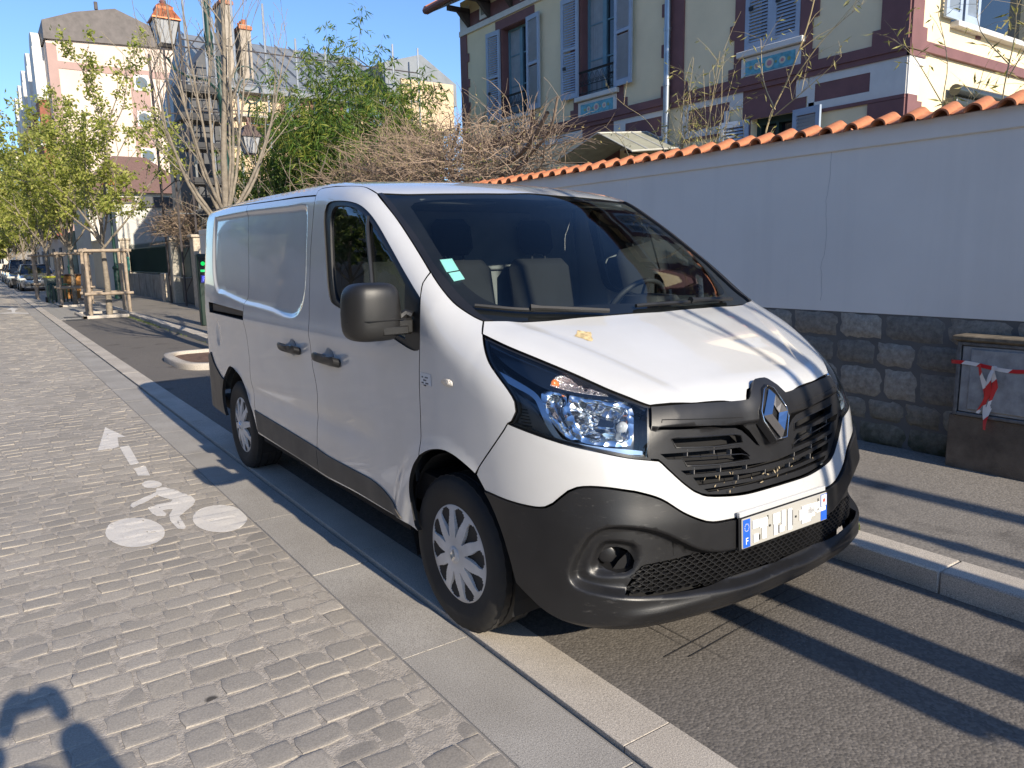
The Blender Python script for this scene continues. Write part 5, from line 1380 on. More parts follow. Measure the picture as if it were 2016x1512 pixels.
v, f = ribbon(pts, [.024]*len(pts), [(0, .25*math.sin(i*.8), 1) for i in range(len(pts))]); put(mesh('tape_band', v, f, TAPE, smooth=True), TP)
def hang(y0, y1, z1, ph, name):
    n = 18; P = []; W = []; D = []
    for i in range(n):
        t = i/(n-1); P.append((2.672-.012*math.sin(t*5+ph), y0+(y1-y0)*t+.012*math.sin(t*7+ph), .812+(z1-.812)*t)); W.append(.020+.016*math.sin(math.pi*t)); D.append((.5*math.sin(t*6+ph), 1, .15*math.cos(t*5)))
    v, f = ribbon(P, W, D); put(mesh(name, v, f, TAPE, smooth=True), TP)
hang(-.505, -.425, .50, 0.3, 'tape_tail'); hang(-.50, -.475, .405, 2.0, 'tape_tail'); hang(-.425, -.475, .46, 1.2, 'tape_tail')

# ================================================================ villa behind the wall
VX, VY = 7.5, 2.79
V = empty('villa', (VX, 6, 0), 0, 'cream villa with dark red brick trim and grey blue louvred shutters behind the wall', 'house')
CREAM = simple('cream_render', (.80,.67,.44), .85, var=.05, scale=2, bump=.15, bscale=80)
BURG = simple('dark_red_painted_brick', (.18,.085,.085), .75, var=.12, scale=4, bump=.15, bscale=60)
WTR = simple('off_white_trim', (.66,.64,.60), .75, var=.05)
SHUT = simple('grey_blue_shutter_paint', (.34,.41,.51), .55, var=.08)
FRM = simple('blue_grey_window_frame', (.14,.26,.32), .5)
PANE = simple('dark_window_pane', (.012,.016,.022), .06, var=0, coat=.5)
CURT = simple('net_curtain', (.30,.34,.36), .9)
IRON = simple('black_wrought_iron', (.012,.012,.014), .5)
ZINC = simple('zinc_downpipe', (.34,.37,.40), .35, .8, var=.15)
DGRN = simple('dark_green_shutter_recess', (.015,.045,.040), .6)
FX = VX
# openings on the street face: (y0, y1, z0, z1)
OP = [(10.83, 11.80, 4.50, 6.37), (8.16, 9.15, 4.50, 6.37), (4.36, 5.30, 4.50, 6.37), (4.42, 5.15, 1.6, 3.52), (4.6, 4.61, .5, .51)]
def wall_with_holes(x, ya, yb, za, zb, ops, th=.35):
    ys = sorted({ya, yb, *[o[0] for o in ops], *[o[1] for o in ops]}); mb = MB()
    for a, b in zip(ys[:-1], ys[1:]):
        mid = (a+b)/2; cut = sorted([(o[2], o[3]) for o in ops if o[0] < mid < o[1]]); z = za
        for c, d in cut:
            if c > z: mb.box((x, a, z), (x+th, b, c))
            z = d
        if z < zb: mb.box((x, a, z), (x+th, b, zb))
    return mb
OPS = OP[:4]
mb = wall_with_holes(FX, VY, 13.5, .0, 7.35, OPS)
mb.box((FX+.35, 13.15, 0), (FX+9, 13.5, 7.35))
put(mb.build('street_wall', CREAM), V)
# sunny end wall with one window
mb = MB(); sx0, sx1, sz0, sz1 = FX+1.0, FX+3.4, 4.47, 6.3
for a, b, c, d in ((FX+.001, sx0, 0, 7.35), (sx1, FX+9, 0, 7.35), (sx0, sx1, 0, sz0), (sx0, sx1, sz1, 7.35)): mb.box((a, VY-.001, c), (b, VY+.3, d))
put(mb.build('end_wall', CREAM), V)
p_ = .028
def trim(name, boxes, m=None, x=FX, bev=0, par=None, proud=p_):
    if name in ('brick_panel', 'lower_band', 'frieze', 'frieze_moulding'): groups = [[b_] for b_ in boxes]
    elif name == 'window_surround': groups = [boxes]
    else: groups = [boxes]
    for gp in groups:
        mb = MB()
        for (a, b, c, d) in gp: mb.box((x-proud, a, c), (x, b, d), 0, bev)
        o = mb.build(name, m or BURG, None); put(o, V)
    return o
# string course and lower band
trim('string_course', [(VY-.05, 13.5, 4.005, 4.13)], proud=.06)
trim('string_course', [(VY-.03, 13.5, 3.93, 4.003)], proud=.04)
trim('lower_band', [(VY, 4.15, 3.425, 3.47), (5.6, 6.53, 3.34, 3.385), (6.99, 7.9, 3.33, 3.38)], proud=.032)
# corner quoins
def zig(y, sgn, z0, z1, w0, w1, ph=0, hgt=.26):
    out = []; z = z0; k = ph
    while z < z1-.01:
        w = w1 if k % 2 else w0; e = min(z1, z+hgt); a, b = (y, y+sgn*w) if sgn > 0 else (y+sgn*w, y); out.append((a, b, z, e)); z = e; k += 1
    return out
trim('corner_quoin', [(VY, 3.16, 4.13, 7.3), (3.16, 3.27, 4.13, 4.32), (3.16, 3.27, 4.72, 4.92), (3.16, 3.27, 5.32, 5.52), (VY, 3.28, 3.17, 3.42), (VY, 3.16, 2.9, 3.17)])
trim('corner_quoin', [(13.22, 13.5, 4.13, 6.58), (13.14, 13.22, 4.86, 5.08), (13.14, 13.22, 5.42, 5.60), (13.14, 13.22, 5.98, 6.16)], proud=.027)
# pilaster by the downpipe
trim('pilaster', [(6.53, 6.95, 4.13, 7.3), (6.95, 7.02, 4.13, 4.32), (6.95, 7.02, 4.78, 4.98), (6.95, 7.02, 5.42, 5.62), (6.53, 6.95, 2.9, 3.32), (6.44, 6.53, 4.13, 4.30)], proud=.03)
# window surrounds
for (a, b) in ((10.83, 11.80), (8.16, 9.15), (4.36, 5.30)):
    trim('window_surround', [(b, b+.20, 4.13, 6.37), (a-.20, a, 4.13, 6.37), (a-.22, b+.22, 6.37, 6.56), (b+.20, b+.29, 4.72, 4.93), (a-.29, a-.20, 4.72, 4.93), (b+.20, b+.30, 4.13, 4.30), (a-.30, a-.20, 4.13, 4.30), (b+.20, b+.29, 5.34, 5.54), (a-.29, a-.20, 5.34, 5.54), (a-.005, b+.005, 4.13, 4.16)], proud=.022)
    mb = MB(); mb.box((FX-.10, a-.10, 4.415), (FX+.30, b+.10, 4.50), 0, .008); put(mb.build('window_sill', WTR), V)
    # glazed tile panel under the sill
    mb = MB(); mb.box((FX-.040, a-.04, 4.10), (FX, b+.04, 4.40)); put(mb.build('tile_panel_frame', WTR), V)
    mb = MB(); mb.box((FX-.046, a+.04, 4.15), (FX-.040, b-.04, 4.35)); pn = mb.build('tile_panel', simple('turquoise_glazed_tile', (.10,.34,.42), .25, var=.3, scale=14)); put(pn, V)
    mb = MB(); cc = (a+b)/2
    for dy, r, mi in ((0,.075,0), (0,.045,1), (-.22,.055,0), (.22,.055,0), (-.22,.028,1), (.22,.028,1), (-.33,.03,2), (.33,.03,2), (-.11,.022,2), (.11,.022,2)):
        n = 14; xx = FX-.0475-(.0012 if mi == 1 else 0); mb.add([(xx, cc+dy+r*math.cos(2*math.pi*k/n), 4.25+r*.9*math.sin(2*math.pi*k/n)) for k in range(n)][::-1], [tuple(range(n))], mi)
    put(mb.build('tile_ornament', [simple('cream_glaze', (.62,.58,.42), .3), simple('rose_glaze', (.5,.22,.24), .3), simple('olive_glaze', (.22,.28,.10), .3)]), V)
# lower trim panels between the floors
trim('white_panel_frame', [(VY, 4.17, 3.82, 3.93), (VY, 3.27, 3.47, 3.82), (4.08, 4.19, 3.52, 3.82), (3.27, 4.17, 3.47, 3.58), (4.19, 4.38, 3.68, 3.93)], WTR, proud=.02)
trim('brick_panel', [(3.27, 4.08, 3.58, 3.82)], BURG, proud=.012)
trim('white_panel_frame', [(5.31, 6.53, 3.83, 3.93), (5.31, 5.56, 3.70, 3.83), (5.56, 6.53, 3.385, 3.50), (6.40, 6.53, 3.5, 3.83), (5.56, 5.66, 3.5, 3.70)], WTR, proud=.02)
trim('brick_panel', [(5.56, 6.40, 3.50, 3.83)], BURG, proud=.012)
trim('white_panel_frame', [(6.91, 8.20, 3.84, 3.93), (7.9, 8.03, 3.38, 3.84), (6.91, 7.0, 3.38, 3.84), (7.0, 7.9, 3.38, 3.51), (8.03, 8.20, 3.73, 3.84)], WTR, proud=.02)
trim('brick_panel', [(7.0, 7.9, 3.51, 3.84)], BURG, proud=.012)
trim('brick_panel', [(4.22, 5.31, 3.50, 3.93), (5.16, 5.55, 2.9, 3.52), (4.15, 4.42, 3.20, 3.48), (8.05, 9.1, 3.0, 3.73), (8.20, 9.5, 3.73, 3.93)], BURG, proud=.010)
trim('white_panel_frame', [(9.10, 11.3, 3.73, 3.90), (11.3, 12.9, 3.66, 3.9)], WTR, proud=.02)
# frieze under the eaves
trim('frieze', [(10.5, 13.09, 6.72, 7.0), (7.3, 10.3, 6.72, 7.0), (3.4, 7.0, 6.72, 7.0)], BURG, proud=.016)
trim('frieze_moulding', [(VY, 13.5, 6.585, 6.70)], WTR, proud=.05)
trim('frieze_moulding', [(13.1, 13.5, 6.70, 7.2), (10.3, 10.5, 6.70, 7.2)], WTR, proud=.018)
for yc in (12.46, 10.9, 9.4): 
    trim('frieze_square', [(yc-.16, yc+.16, 6.75, 7.06)], WTR, proud=.04)
    trim('frieze_rosette', [(yc-.09, yc+.09, 6.83, 6.99)], simple('grey_rosette', (.22,.22,.2), .8, var=.6, scale=60), proud=.045)
# roof with deep eaves
mb = MB(); ex = FX-.62
mb.prism([(ex, VY-.9, 7.12), (ex, VY-.9, 7.24), (FX+4.2, VY-.9, 9.7), (FX+9.5, VY-.9, 7.2), (FX+9.4, VY-.9, 7.05), (FX+4.2, VY-.9, 9.5)], (0, 12.05, 0))
put(mb.build('roof', simple('dark_roof_timber', (.055,.045,.045), .8)), V)
mb = MB()
for k in range(14):
    mb = MB(); y = 2.0+k*.85; mb.box((FX-.58, y, 7.0), (FX-.02, y+.09, 7.10)); mb.add([(FX-.02,y,6.7), (FX-.02,y+.09,6.7), (FX-.02,y+.09,7.02), (FX-.02,y,7.02), (FX-.35,y,7.02), (FX-.35,y+.09,7.02)], [(0,1,5,4), (0,4,3), (1,2,5), (0,3,2,1)])
    put(mb.build('eave_bracket', simple('dark_roof_timber', (.055,.045,.045), .8)), V)
mb = MB(); mb.tube([(ex-.06, VY-.9, 7.18), (ex-.06, 13.95, 7.18)], .075, 10); put(mb.build('roof_gutter', BURG), V)
mb = MB(); mb.tube([(ex-.03, 13.95, 7.2), (ex+.35, 13.97, 7.42)], .10, 10); put(mb.build('verge_tile', TILE), V)
# windows
def window(y0, y1, z0, z1, x=FX+.16):
    w = MB(); f = .055; ym = (y0+y1)/2
    for a, b, c, d in ((y0, y0+f, z0, z1), (y1-f, y1, z0, z1), (y0+f, y1-f, z1-f, z1), (y0+f, y1-f, z0, z0+f), (ym-.05, ym+.05, z0+f, z1-f)): w.box((x, a, c), (x+.07, b, d))
    for zz in (z0+(z1-z0)*.36, z0+(z1-z0)*.70): w.box((x+.02, y0+f, zz-.012), (x+.05, ym-.05, zz+.012)); w.box((x+.02, ym+.05, zz-.012), (x+.05, y1-f, zz+.012))
    fo = w.build('window', FRM); put(fo, V)
    g_ = MB(); g_.box((x+.045, y0+f, z0+f), (x+.055, ym-.05, z1-f)); g_.box((x+.045, ym+.05, z0+f), (x+.055, y1-f, z1-f)); go = g_.build('window_pane', PANE); go.parent = fo; go.matrix_parent_inverse = Matrix.Identity(4)
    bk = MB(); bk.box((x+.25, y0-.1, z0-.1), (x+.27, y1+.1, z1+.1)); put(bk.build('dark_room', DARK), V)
    c_ = MB(); n = 12
    for k in range(n):
        a = ym+.05+(y1-f-ym-.05)*k/n; b = ym+.05+(y1-f-ym-.05)*(k+1)/n; c_.add([(x+.035-.006*(k % 2), a, z0+f), (x+.035-.006*((k+1) % 2), b, z0+f), (x+.035-.006*((k+1) % 2), b, z1-f), (x+.035-.006*(k % 2), a, z1-f)], [(0,3,2,1)])
    put(c_.build('curtain', CURT), V)
    j = MB(); j.box((FX+.001, y0-.001, z0), (FX+.16, y0+.012, z1)); j.box((FX+.001, y1-.012, z0), (FX+.16, y1+.001, z1)); j.box((FX+.001, y0, z1-.012), (FX+.16, y1, z1)); put(j.build('window_reveal', BURG), V)
for (a, b, c, d) in OPS[:2]: window(a, b, c, d)
def shutter(w, h, par, loc, rz, label=None):
    """louvred leaf, hinge edge at the origin, leaf along +y"""
    mb = MB(); t = .035; s = .07
    mb.box((0,0,0), (t,s,h)); mb.box((0,w-s,0), (t,w,h)); mb.box((0,s,0), (t,w-s,.10)); mb.box((0,s,h-.09), (t,w-s,h)); mb.box((0,s,h*.48), (t,w-s,h*.48+.055))
    z = .11
    while z < h-.10:
        if not (h*.48-.03 < z < h*.48+.055): mb.add([(.004,s,z), (.004,w-s,z), (.030,w-s,z+.034), (.030,s,z+.034), (.004,s,z+.006), (.004,w-s,z+.006), (.030,w-s,z+.040), (.030,s,z+.040)], [(0,1,2,3), (4,7,6,5), (0,4,5,1)])
        z += .047
    o = mb.build('shutter', SHUT); o.parent = par; o.matrix_parent_inverse = Matrix.Translation(par.location).inverted()
    o.location = loc; o.rotation_euler = (0, 0, rz)
    c = MB(); c.box((-.012, w*.70, h*.30), (0, w*.86, h*.33)); k = c.build('shutter_catch', IRON); k.parent = o
    return o
H_ = 1.85
for (a, b) in ((10.83, 11.80), (8.16, 9.15)):
    shutter(.48, H_, V, (FX-.075, b+.01, 4.51), R(4)); s_ = shutter(.48, H_, V, (FX-.04, a-.01, 4.51), R(176))
shutter(.47, H_, V, (FX-.03, 4.365, 4.51), 0); shutter(.47, H_, V, (FX-.03, 4.835, 4.51), 0)
# ground-floor window with an open shutter
mb = MB(); mb.box((FX+.22, 4.42, 1.6), (FX+.24, 5.15, 3.52)); put(mb.build('window_pane', PANE), V)
mb = MB(); 
for a, b, c, d in ((4.42,4.50,1.6,3.52), (5.07,5.15,1.6,3.52), (4.50,5.07,3.42,3.52), (4.76,4.81,1.6,3.42)): mb.box((FX+.14, a, c), (FX+.22, b, d))
put(mb.build('window', DGRN), V)
shutter(.48, 1.9, V, (FX-.05, 4.37, 1.61), R(172)); shutter(.48, 1.9, V, (FX-.05, 5.17, 1.61), R(12))
# wrought iron balcony rails
for (a, b) in ((10.83, 11.80), (8.16, 9.15)):
    mb = MB(); x = FX-.03
    for z in (4.56, 4.70, 4.93): mb.tube([(x, a-.02, z), (x, b+.02, z)], .009, 5)
    mb.tube([(x-.01, a-.02, 4.95), (x-.01, b+.02, 4.95)], .014, 6)
    n = 7
    for k in range(n):
        y = a+(b-a)*(k+.5)/n; mb.tube([(x, y, 4.52), (x, y, 4.93)], .006, 4)
        for s in (1, -1):
            mb.tube([(x, y+s*(.012+.045*math.sin(t_*.5)), 4.70+.20*t_/6) for t_ in range(7)], .005, 4)
            mb.tube([(x, y+s*.035+.025*math.cos(t_), 4.76+.025*math.sin(t_)) for t_ in [i*.9 for i in range(8)]], .004, 4)
    put(mb.build('balcony_rail', IRON), V)
# end wall trims (sunlit)
def etrim(name, boxes, m, proud=.03):
    mb = MB()
    for (a, b, c, d) in boxes: mb.box((a, VY-proud, c), (b, VY-.001, d))
    put(mb.build(name, m), V)
PINKB = BURG
etrim('corner_quoin', [(FX, 7.76, 4.13, 7.3), (7.76, 7.87, 4.13, 4.30), (7.76, 7.87, 4.72, 4.92), (FX, 7.73, 2.9, 3.47), (7.73, 7.85, 3.2, 3.40)], PINKB)
etrim('string_course', [(FX-.05, FX+9, 4.005, 4.13)], PINKB, .06); etrim('string_course', [(FX-.04, 7.85, 3.93, 4.003)], PINKB, .04)
etrim('white_quoin', [(FX-.01, 7.75, 3.47, 3.93), (7.75, 7.87, 3.84, 3.93)], WTR, .024)
mb = MB(); mb.box((sx0-.02, VY-.12, 4.40), (sx1, VY+.25, 4.47), 0, .006); put(mb.build('window_sill', WTR), V)
etrim('window_surround', [(sx0+.55, sx0+.62, 4.47, 6.3), (sx0+.70, sx0+.82, 4.36, 4.40)], PINKB, .02)
mb = MB(); mb.box((sx0, VY+.16, sz0), (sx1, VY+.2, sz1)); put(mb.build('window_pane', PANE), V)
for k in range(2):
    o = shutter(.42, 1.8, V, (sx0-.01+.02*k, VY-.05, 4.48), R(-90 if k == 0 else -90)); o.rotation_euler.z = R(-90); o.location.x = sx0-.30+.44*k+(0 if k == 0 else .05)
# ground-floor glazed awning roller on the end wall
mb = MB(); mb.tube([(8.5, VY-.12, 3.60), (11.5, VY-.12, 3.60)], .075, 12); mb.box((8.45, VY-.18, 3.36), (11.5, VY-.02, 3.5), 0, .01); put(mb.build('awning_roller', simple('glossy_dark_grey_metal', (.05,.055,.05), .25, .3), None, auto=50), V)
mb = MB(); mb.box((8.55, VY-.015, 2.2), (11.5, VY-.003, 3.38)); put(mb.build('window_pane', PANE), V)
# downpipe
mb = MB(); mb.tube([(FX-.10, 6.82, 7.0), (FX-.10, 6.82, 2.2)], .055, 12)
for z in (4.28, 5.15, 6.0): mb.tube([(FX-.10, 6.82, z), (FX-.10, 6.82, z+.05)], .064, 12)
put(mb.build('downpipe', ZINC, None, auto=50), V)
# glass porch canopy on scroll brackets: stands on the villa
PC = empty('porch_canopy', (6.8, 7.3, 3), 0, 'small pale ridged porch canopy on curled iron brackets behind the wall', 'canopy')
def Pz(u): return u
mb = MB(); yl, yr, ym = 8.55, 6.55, 7.35; za, zb = 3.16, 3.52
vs = [(6.35,yl,za), (6.35,ym,zb), (6.35,yr,za-.02), (7.47,yl,za+.10), (7.47,ym,zb+.10), (7.47,yr,za+.10)]
mb.add(vs, [(0,1,4,3), (1,2,5,4)]); mb.add([(a, b, c-.012) for a, b, c in vs], [(3,4,1,0), (4,5,2,1)])
put(mb.build('canopy_roof', simple('milky_weathered_glazing', (.30,.30,.24), .6, var=.2, scale=5)), PC)
mb = MB()
for k in range(4):
    t = k/3
    for a, b in ((0, 1), (1, 2)):
        p = Vector(vs[a]).lerp(Vector(vs[a+3]), t); q_ = Vector(vs[b]).lerp(Vector(vs[b+3]), t); mb.tube([p+Vector((0,0,.01)), q_+Vector((0,0,.01))], .013, 5)
mb.tube([vs[1], vs[4]], .018, 6); mb.tube([vs[0], vs[3]], .015, 5); mb.tube([vs[2], vs[5]], .015, 5)
put(mb.build('canopy_ribs', simple('pale_painted_steel', (.5,.49,.44), .5)), PC)
mb = MB()
for y in (6.75, 8.3):
    mb.tube([(6.42,y,3.14), (7.45,y,3.16)], .012, 5)
    mb.tube([(6.50+.9*t, y, 3.10-.55*t**1.6) for t in [i/10 for i in range(11)]], .011, 5)
    for cx, cz, r in ((6.62,3.04,.07), (7.30,2.92,.085), (7.0,3.03,.06)): mb.tube([(cx+r*(1-i*.045)*math.cos(i*.55), y, cz+r*(1-i*.045)*math.sin(i*.55)) for i in range(16)], .009, 4)
put(mb.build('canopy_bracket', IRON), PC)
# ================================================================ buildings up the street
def m_facade(name, c, sc=1.2): return simple(name, c, .85, var=.07, scale=sc, bump=.1, bscale=30)
SLATE = simple('zinc_and_slate_roof', (.20,.22,.24), .5, var=.15, scale=3)
DSL = simple('dark_slate_cladding', (.085,.088,.095), .7, var=.15, scale=5)
def panes(mb, x, ys, zs, w, h, face='x', y=None, mi=1, d=.03):
    pass
def facade_building(name, x0, x1, y0, y1, h, m, label, rows, cols, roofm, roofh=1.5, wm=None, front_cols=0, ww=1.0, wh=1.6, sill=WTR, group=None, z1=1.2):
    """rectangular block: street face at x0 (facing -x), end face at y0 (facing -y); real window recesses built as framed boxes"""
    B = empty(name, (x0, (y0+y1)/2, 0), 0, label, 'building', group)
    mb = MB(); mb.box((x0, y0, 0), (x1, y1, h)); put(mb.build('wall', m), B)
    r = MB(); e = .35
    r.add([(x0-e,y0-e*.3,h), (x1+e,y0-e*.3,h), (x1+e,y1+e*.3,h), (x0-e,y1+e*.3,h), (x0+1.6,y0+1.2,h+roofh), (x1-1.6,y0+1.2,h+roofh), (x1-1.6,y1-1.2,h+roofh), (x0+1.6,y1-1.2,h+roofh)], [(0,1,5,4), (1,2,6,5), (2,3,7,6), (3,0,4,7), (4,5,6,7), (3,2,1,0)])
    put(r.build('roof', roofm), B)
    for i in range(rows):
        z = z1+(h-z1)*i/rows+.35
        for j in range(cols):
            yc = y0+(y1-y0)*(j+.5)/cols
            f = MB(); f.box((x0-.05, yc-ww/2-.08, z-.08), (x0-.001, yc+ww/2+.08, z+wh+.08)); o = f.build('window', sill); put(o, B)
            p = MB(); p.box((x0-.062, yc-ww/2, z), (x0-.051, yc-.03, z+wh)); p.box((x0-.062, yc+.03, z), (x0-.051, yc+ww/2, z+wh)); po = p.build('window_pane', PANE); po.parent = o; po.matrix_parent_inverse = Matrix.Identity(4)
        for j in range(front_cols):
            xc = x0+(x1-x0)*(j+.5)/front_cols
            f = MB(); f.box((xc-ww/2-.08, y0-.05, z-.08), (xc+ww/2+.08, y0-.001, z+wh+.08)); o = f.build('window', sill); put(o, B)
            p = MB(); p.box((xc-ww/2, y0-.062, z), (xc-.03, y0-.051, z+wh)); p.box((xc+.03, y0-.062, z), (xc+ww/2, y0-.051, z+wh)); po = p.build('window_pane', PANE); po.parent = o; po.matrix_parent_inverse = Matrix.Identity(4)
    return B
# tall block with blank sunlit gable
PK = empty('apartment_block', (3.1, 75, 0), 0, 'tall pale pink apartment block with blank gable and three round windows', 'building')
PINK = m_facade('pale_pink_render', (.66,.53,.44), .5); PBR = m_facade('brown_pink_band', (.40,.27,.235)); BRK = simple('red_brick_bays', (.26,.095,.06), .85, var=.2, scale=8)
mb = MB(); mb.prism([(3.1,60,0), (11.9,60,0), (11.9,60,16.9), (7.5,60,17.6), (3.1,60,16.45)][::-1], (0, 36, 0)); put(mb.build('wall', PINK), PK)
mb = MB(); mb.prism([(3.0,59.8,16.52), (11.9,59.8,16.95), (11.9,59.8,17.5), (7.55,59.8,19.1), (5.0,59.8,18.5), (3.0,59.8,17.7)][::-1], (0, 36, 0)); mb.tube([(6.4,60,18.9),(6.4,60,19.4)], .12, 8)
put(mb.build('roof', simple('brown_standing_seam_roof', (.10,.085,.08), .6, var=.25, scale=3)), PK)
mb = MB()
for a, b, c, d in ((3.1,3.7,0,16.3), (3.7,11.9,14.72,15.2), (8.12,9.38,8.0,14.72)): mb.box((a, 59.95, c), (b, 60, d))
put(mb.build('gable_band', PBR), PK)
for z in (14.0+.3, 11.8, 9.3-.1):
    mb = MB(); mb.box((8.35,59.90,z-.55), (9.35,59.95,z+.55)); o = mb.build('window_surround', WTR); put(o, PK)
    mb = MB(); mb.lathe([(0,-.0), (.34,.0), (.40,.04), (.40,.10)], 20, axis='y', o=(8.85,59.86,z)); mb.v = [(x, 59.90-(y-59.86)*.5, zz) for x, y, zz in mb.v]; o2 = mb.build('round_window', simple('grey_round_pane', (.10,.13,.15), .2)); put(o2, PK)
for k in range(5):
    y = 62+k*6.5
    mb = MB(); mb.box((2.45, y, 3.5), (3.1, y+2.6, 14.6+.2*k)); put(mb.build('bay', BRK), PK)
    mb = MB(); mb.box((2.40, y-.1, 12.9), (3.1, y+2.7, 16.4)); mb.prism([(2.45, y+1.3-1.35*math.cos(math.pi*i/10), 16.4+1.2*math.sin(math.pi*i/10)) for i in range(11)], (.5,0,0)); put(mb.build('bay_gable', WTR), PK)
    for z in (4.5, 7.3, 10.1):
        mb = MB(); mb.box((2.43, y+.6, z), (2.45, y+2.0, z+1.7)); put(mb.build('window_pane', PANE), PK)
        mb = MB(); mb.box((2.2, y-.15, z-.35), (3.1, y+2.75, z-.22)); put(mb.build('balcony_slab', WTR), PK)
    for z in (1.0, 4.5, 7.3, 10.1, 12.9):
        mb = MB(); mb.box((3.04, y+3.5, z), (3.1, y+5.3, z+1.7)); put(mb.build('window', DSL), PK)
# low house with brown tiled roof
LH = empty('low_house', (5.5, 50, 0), 0, 'low cream house with brown hipped tile roof below the tall block', 'house')
mb = MB(); mb.box((3.0,46,0), (8.6,54,5.45)); put(mb.build('wall', m_facade('pale_cream_wall', (.60,.57,.50))), LH)
mb = MB(); mb.add([(2.6,45.6,5.4), (9.0,45.6,5.4), (9.0,54.4,5.4), (2.6,54.4,5.4), (4.9,49,7.75), (6.7,49,7.75), (6.7,51,7.75), (4.9,51,7.75)], [(0,1,5,4), (1,2,6,5), (2,3,7,6), (3,0,4,7), (4,5,6,7), (3,2,1,0)])
put(mb.build('roof', simple('brown_tile_roof', (.17,.10,.08), .8, var=.2, scale=12, bump=.4, bscale=14)), LH)
for x0 in (3.3, 4.5, 6.0, 7.4): 
    mb = MB(); mb.box((x0,45.95,4.2), (x0+.75,46,5.15)); put(mb.build('window', BURG if x0 == 4.5 else DSL), LH)
    mb = MB(); mb.box((x0-.18,45.93,4.2), (x0-.02,45.99,5.15)); mb.box((x0+.77,45.93,4.2), (x0+.93,45.99,5.15)); put(mb.build('shutter', simple('dark_brown_shutter', (.07,.06,.055))), LH)
# white outbuilding with dark cladding strip
OB = empty('outbuilding', (4.5, 38, 0), 0, 'windowless white outbuilding with dark clad parapet behind the green fence', 'building')
mb = MB(); mb.box((2.95,36,0), (8.5,41,4.12)); put(mb.build('wall', m_facade('streaky_white_wall', (.58,.57,.53))), OB)
mb = MB(); mb.box((4.05,35.93,3.98), (8.5,36.0,4.45)); mb.box((2.93,35.95,4.12),(4.05,36.1,4.2)); put(mb.build('parapet_cladding', DSL), OB)
# scaffolded villa
SB = empty('scaffolded_house', (8, 29, 0), 0, 'peach rendered house with grey zinc roof and two chimneys under renovation', 'house')
PEACH = m_facade('peach_render', (.66,.50,.33))
mb = MB(); mb.box((5.0,24,0), (13,34,7.15)); put(mb.build('wall', PEACH), SB)
mb = MB(); mb.prism([(3.75,24.05,0), (5.0,24.05,0), (5.0,24.05,8.85), (4.82,24.05,8.85), (3.75,24.05,7.4)][::-1], (0, 2.3, 0)); put(mb.build('slate_gable', DSL), SB)
mb = MB(); mb.prism([(4.7,23.6,7.1), (4.7,29,9.9), (4.7,34.4,7.1), (4.7,34.4,6.95), (4.7,23.6,6.95)][::-1], (7.0, 0, 0))
for k in range(12): mb.box((4.9+k*.6, 23.62, 7.12), (4.93+k*.6, 23.64, 7.16))
k_ = MB()
for k in range(13):
    x = 4.8+k*.58; k_.add([(x,23.6,7.13), (x+.03,23.6,7.13), (x+.03,29,9.94), (x,29,9.94), (x,23.6,7.18), (x+.03,23.6,7.18), (x+.03,29,9.99), (x,29,9.99)], [(4,5,6,7), (0,4,7,3), (1,2,6,5)])
mb.add(k_.v, k_.f)
put(mb.build('roof', SLATE), SB)
mb = MB(); mb.prism([(10.6,23.5,7.2), (13.4,23.5,7.2), (13.4,23.5,8.0), (11.9,23.5,8.9), (10.2,23.5,8.4)][::-1], (0, 6, 0)); put(mb.build('roof', SLATE), SB)
mb = MB(); mb.box((11.0,23.4,6.2), (13.2,24,7.95)); put(mb.build('gable_dormer', PEACH), SB)
for (x, z0, z1) in ((5.05,7.5,9.95), (5.62,7.3,9.25)):
    mb = MB(); mb.box((x,24.4,z0), (x+.36,25.2,z1), 0, .01); mb.box((x-.04,24.35,z1-.16), (x+.40,25.25,z1-.04), 1, .01)
    for q_ in range(3): mb.lathe([(.07,0), (.085,.22)], 10, o=(x+.18, 24.55+.22*q_, z1-.04), mi=1)
    put(mb.build('chimney', [simple('grey_beige_chimney', (.36,.31,.25), .85, var=.2, scale=6), TILE]), SB)
for (x, z, w, h) in ((6.7,6.35,.75,.75), (7.7,6.35,.75,.75), (8.8,6.35,.75,.75), (5.5,5.9,.9,.35), (9.8,6.2,.8,.8)):
    mb = MB(); mb.box((x,23.9,z), (x+w,24,z+h)); put(mb.build('window', simple('brown_wood_frame', (.16,.08,.05), .7)), SB)
    mb = MB(); mb.box((x+.12,23.88,z+.1), (x+w-.12,23.9,z+h-.08)); put(mb.build('window_pane', simple('blue_sky_pane', (.14,.22,.32), .1)), SB)
mb = MB(); mb.box((5.0,23.85,5.55), (11,24,5.72)); mb.box((5.0,23.85,3.9), (11,24,4.05)); put(mb.build('cornice', simple('grey_cornice', (.2,.19,.18), .8)), SB)
mb = MB(); mb.box((5.6,23.93,2.4), (6.5,24,3.7)); mb.box((7.3,23.93,2.4), (8.2,24,3.7)); put(mb.build('window', DSL), SB)
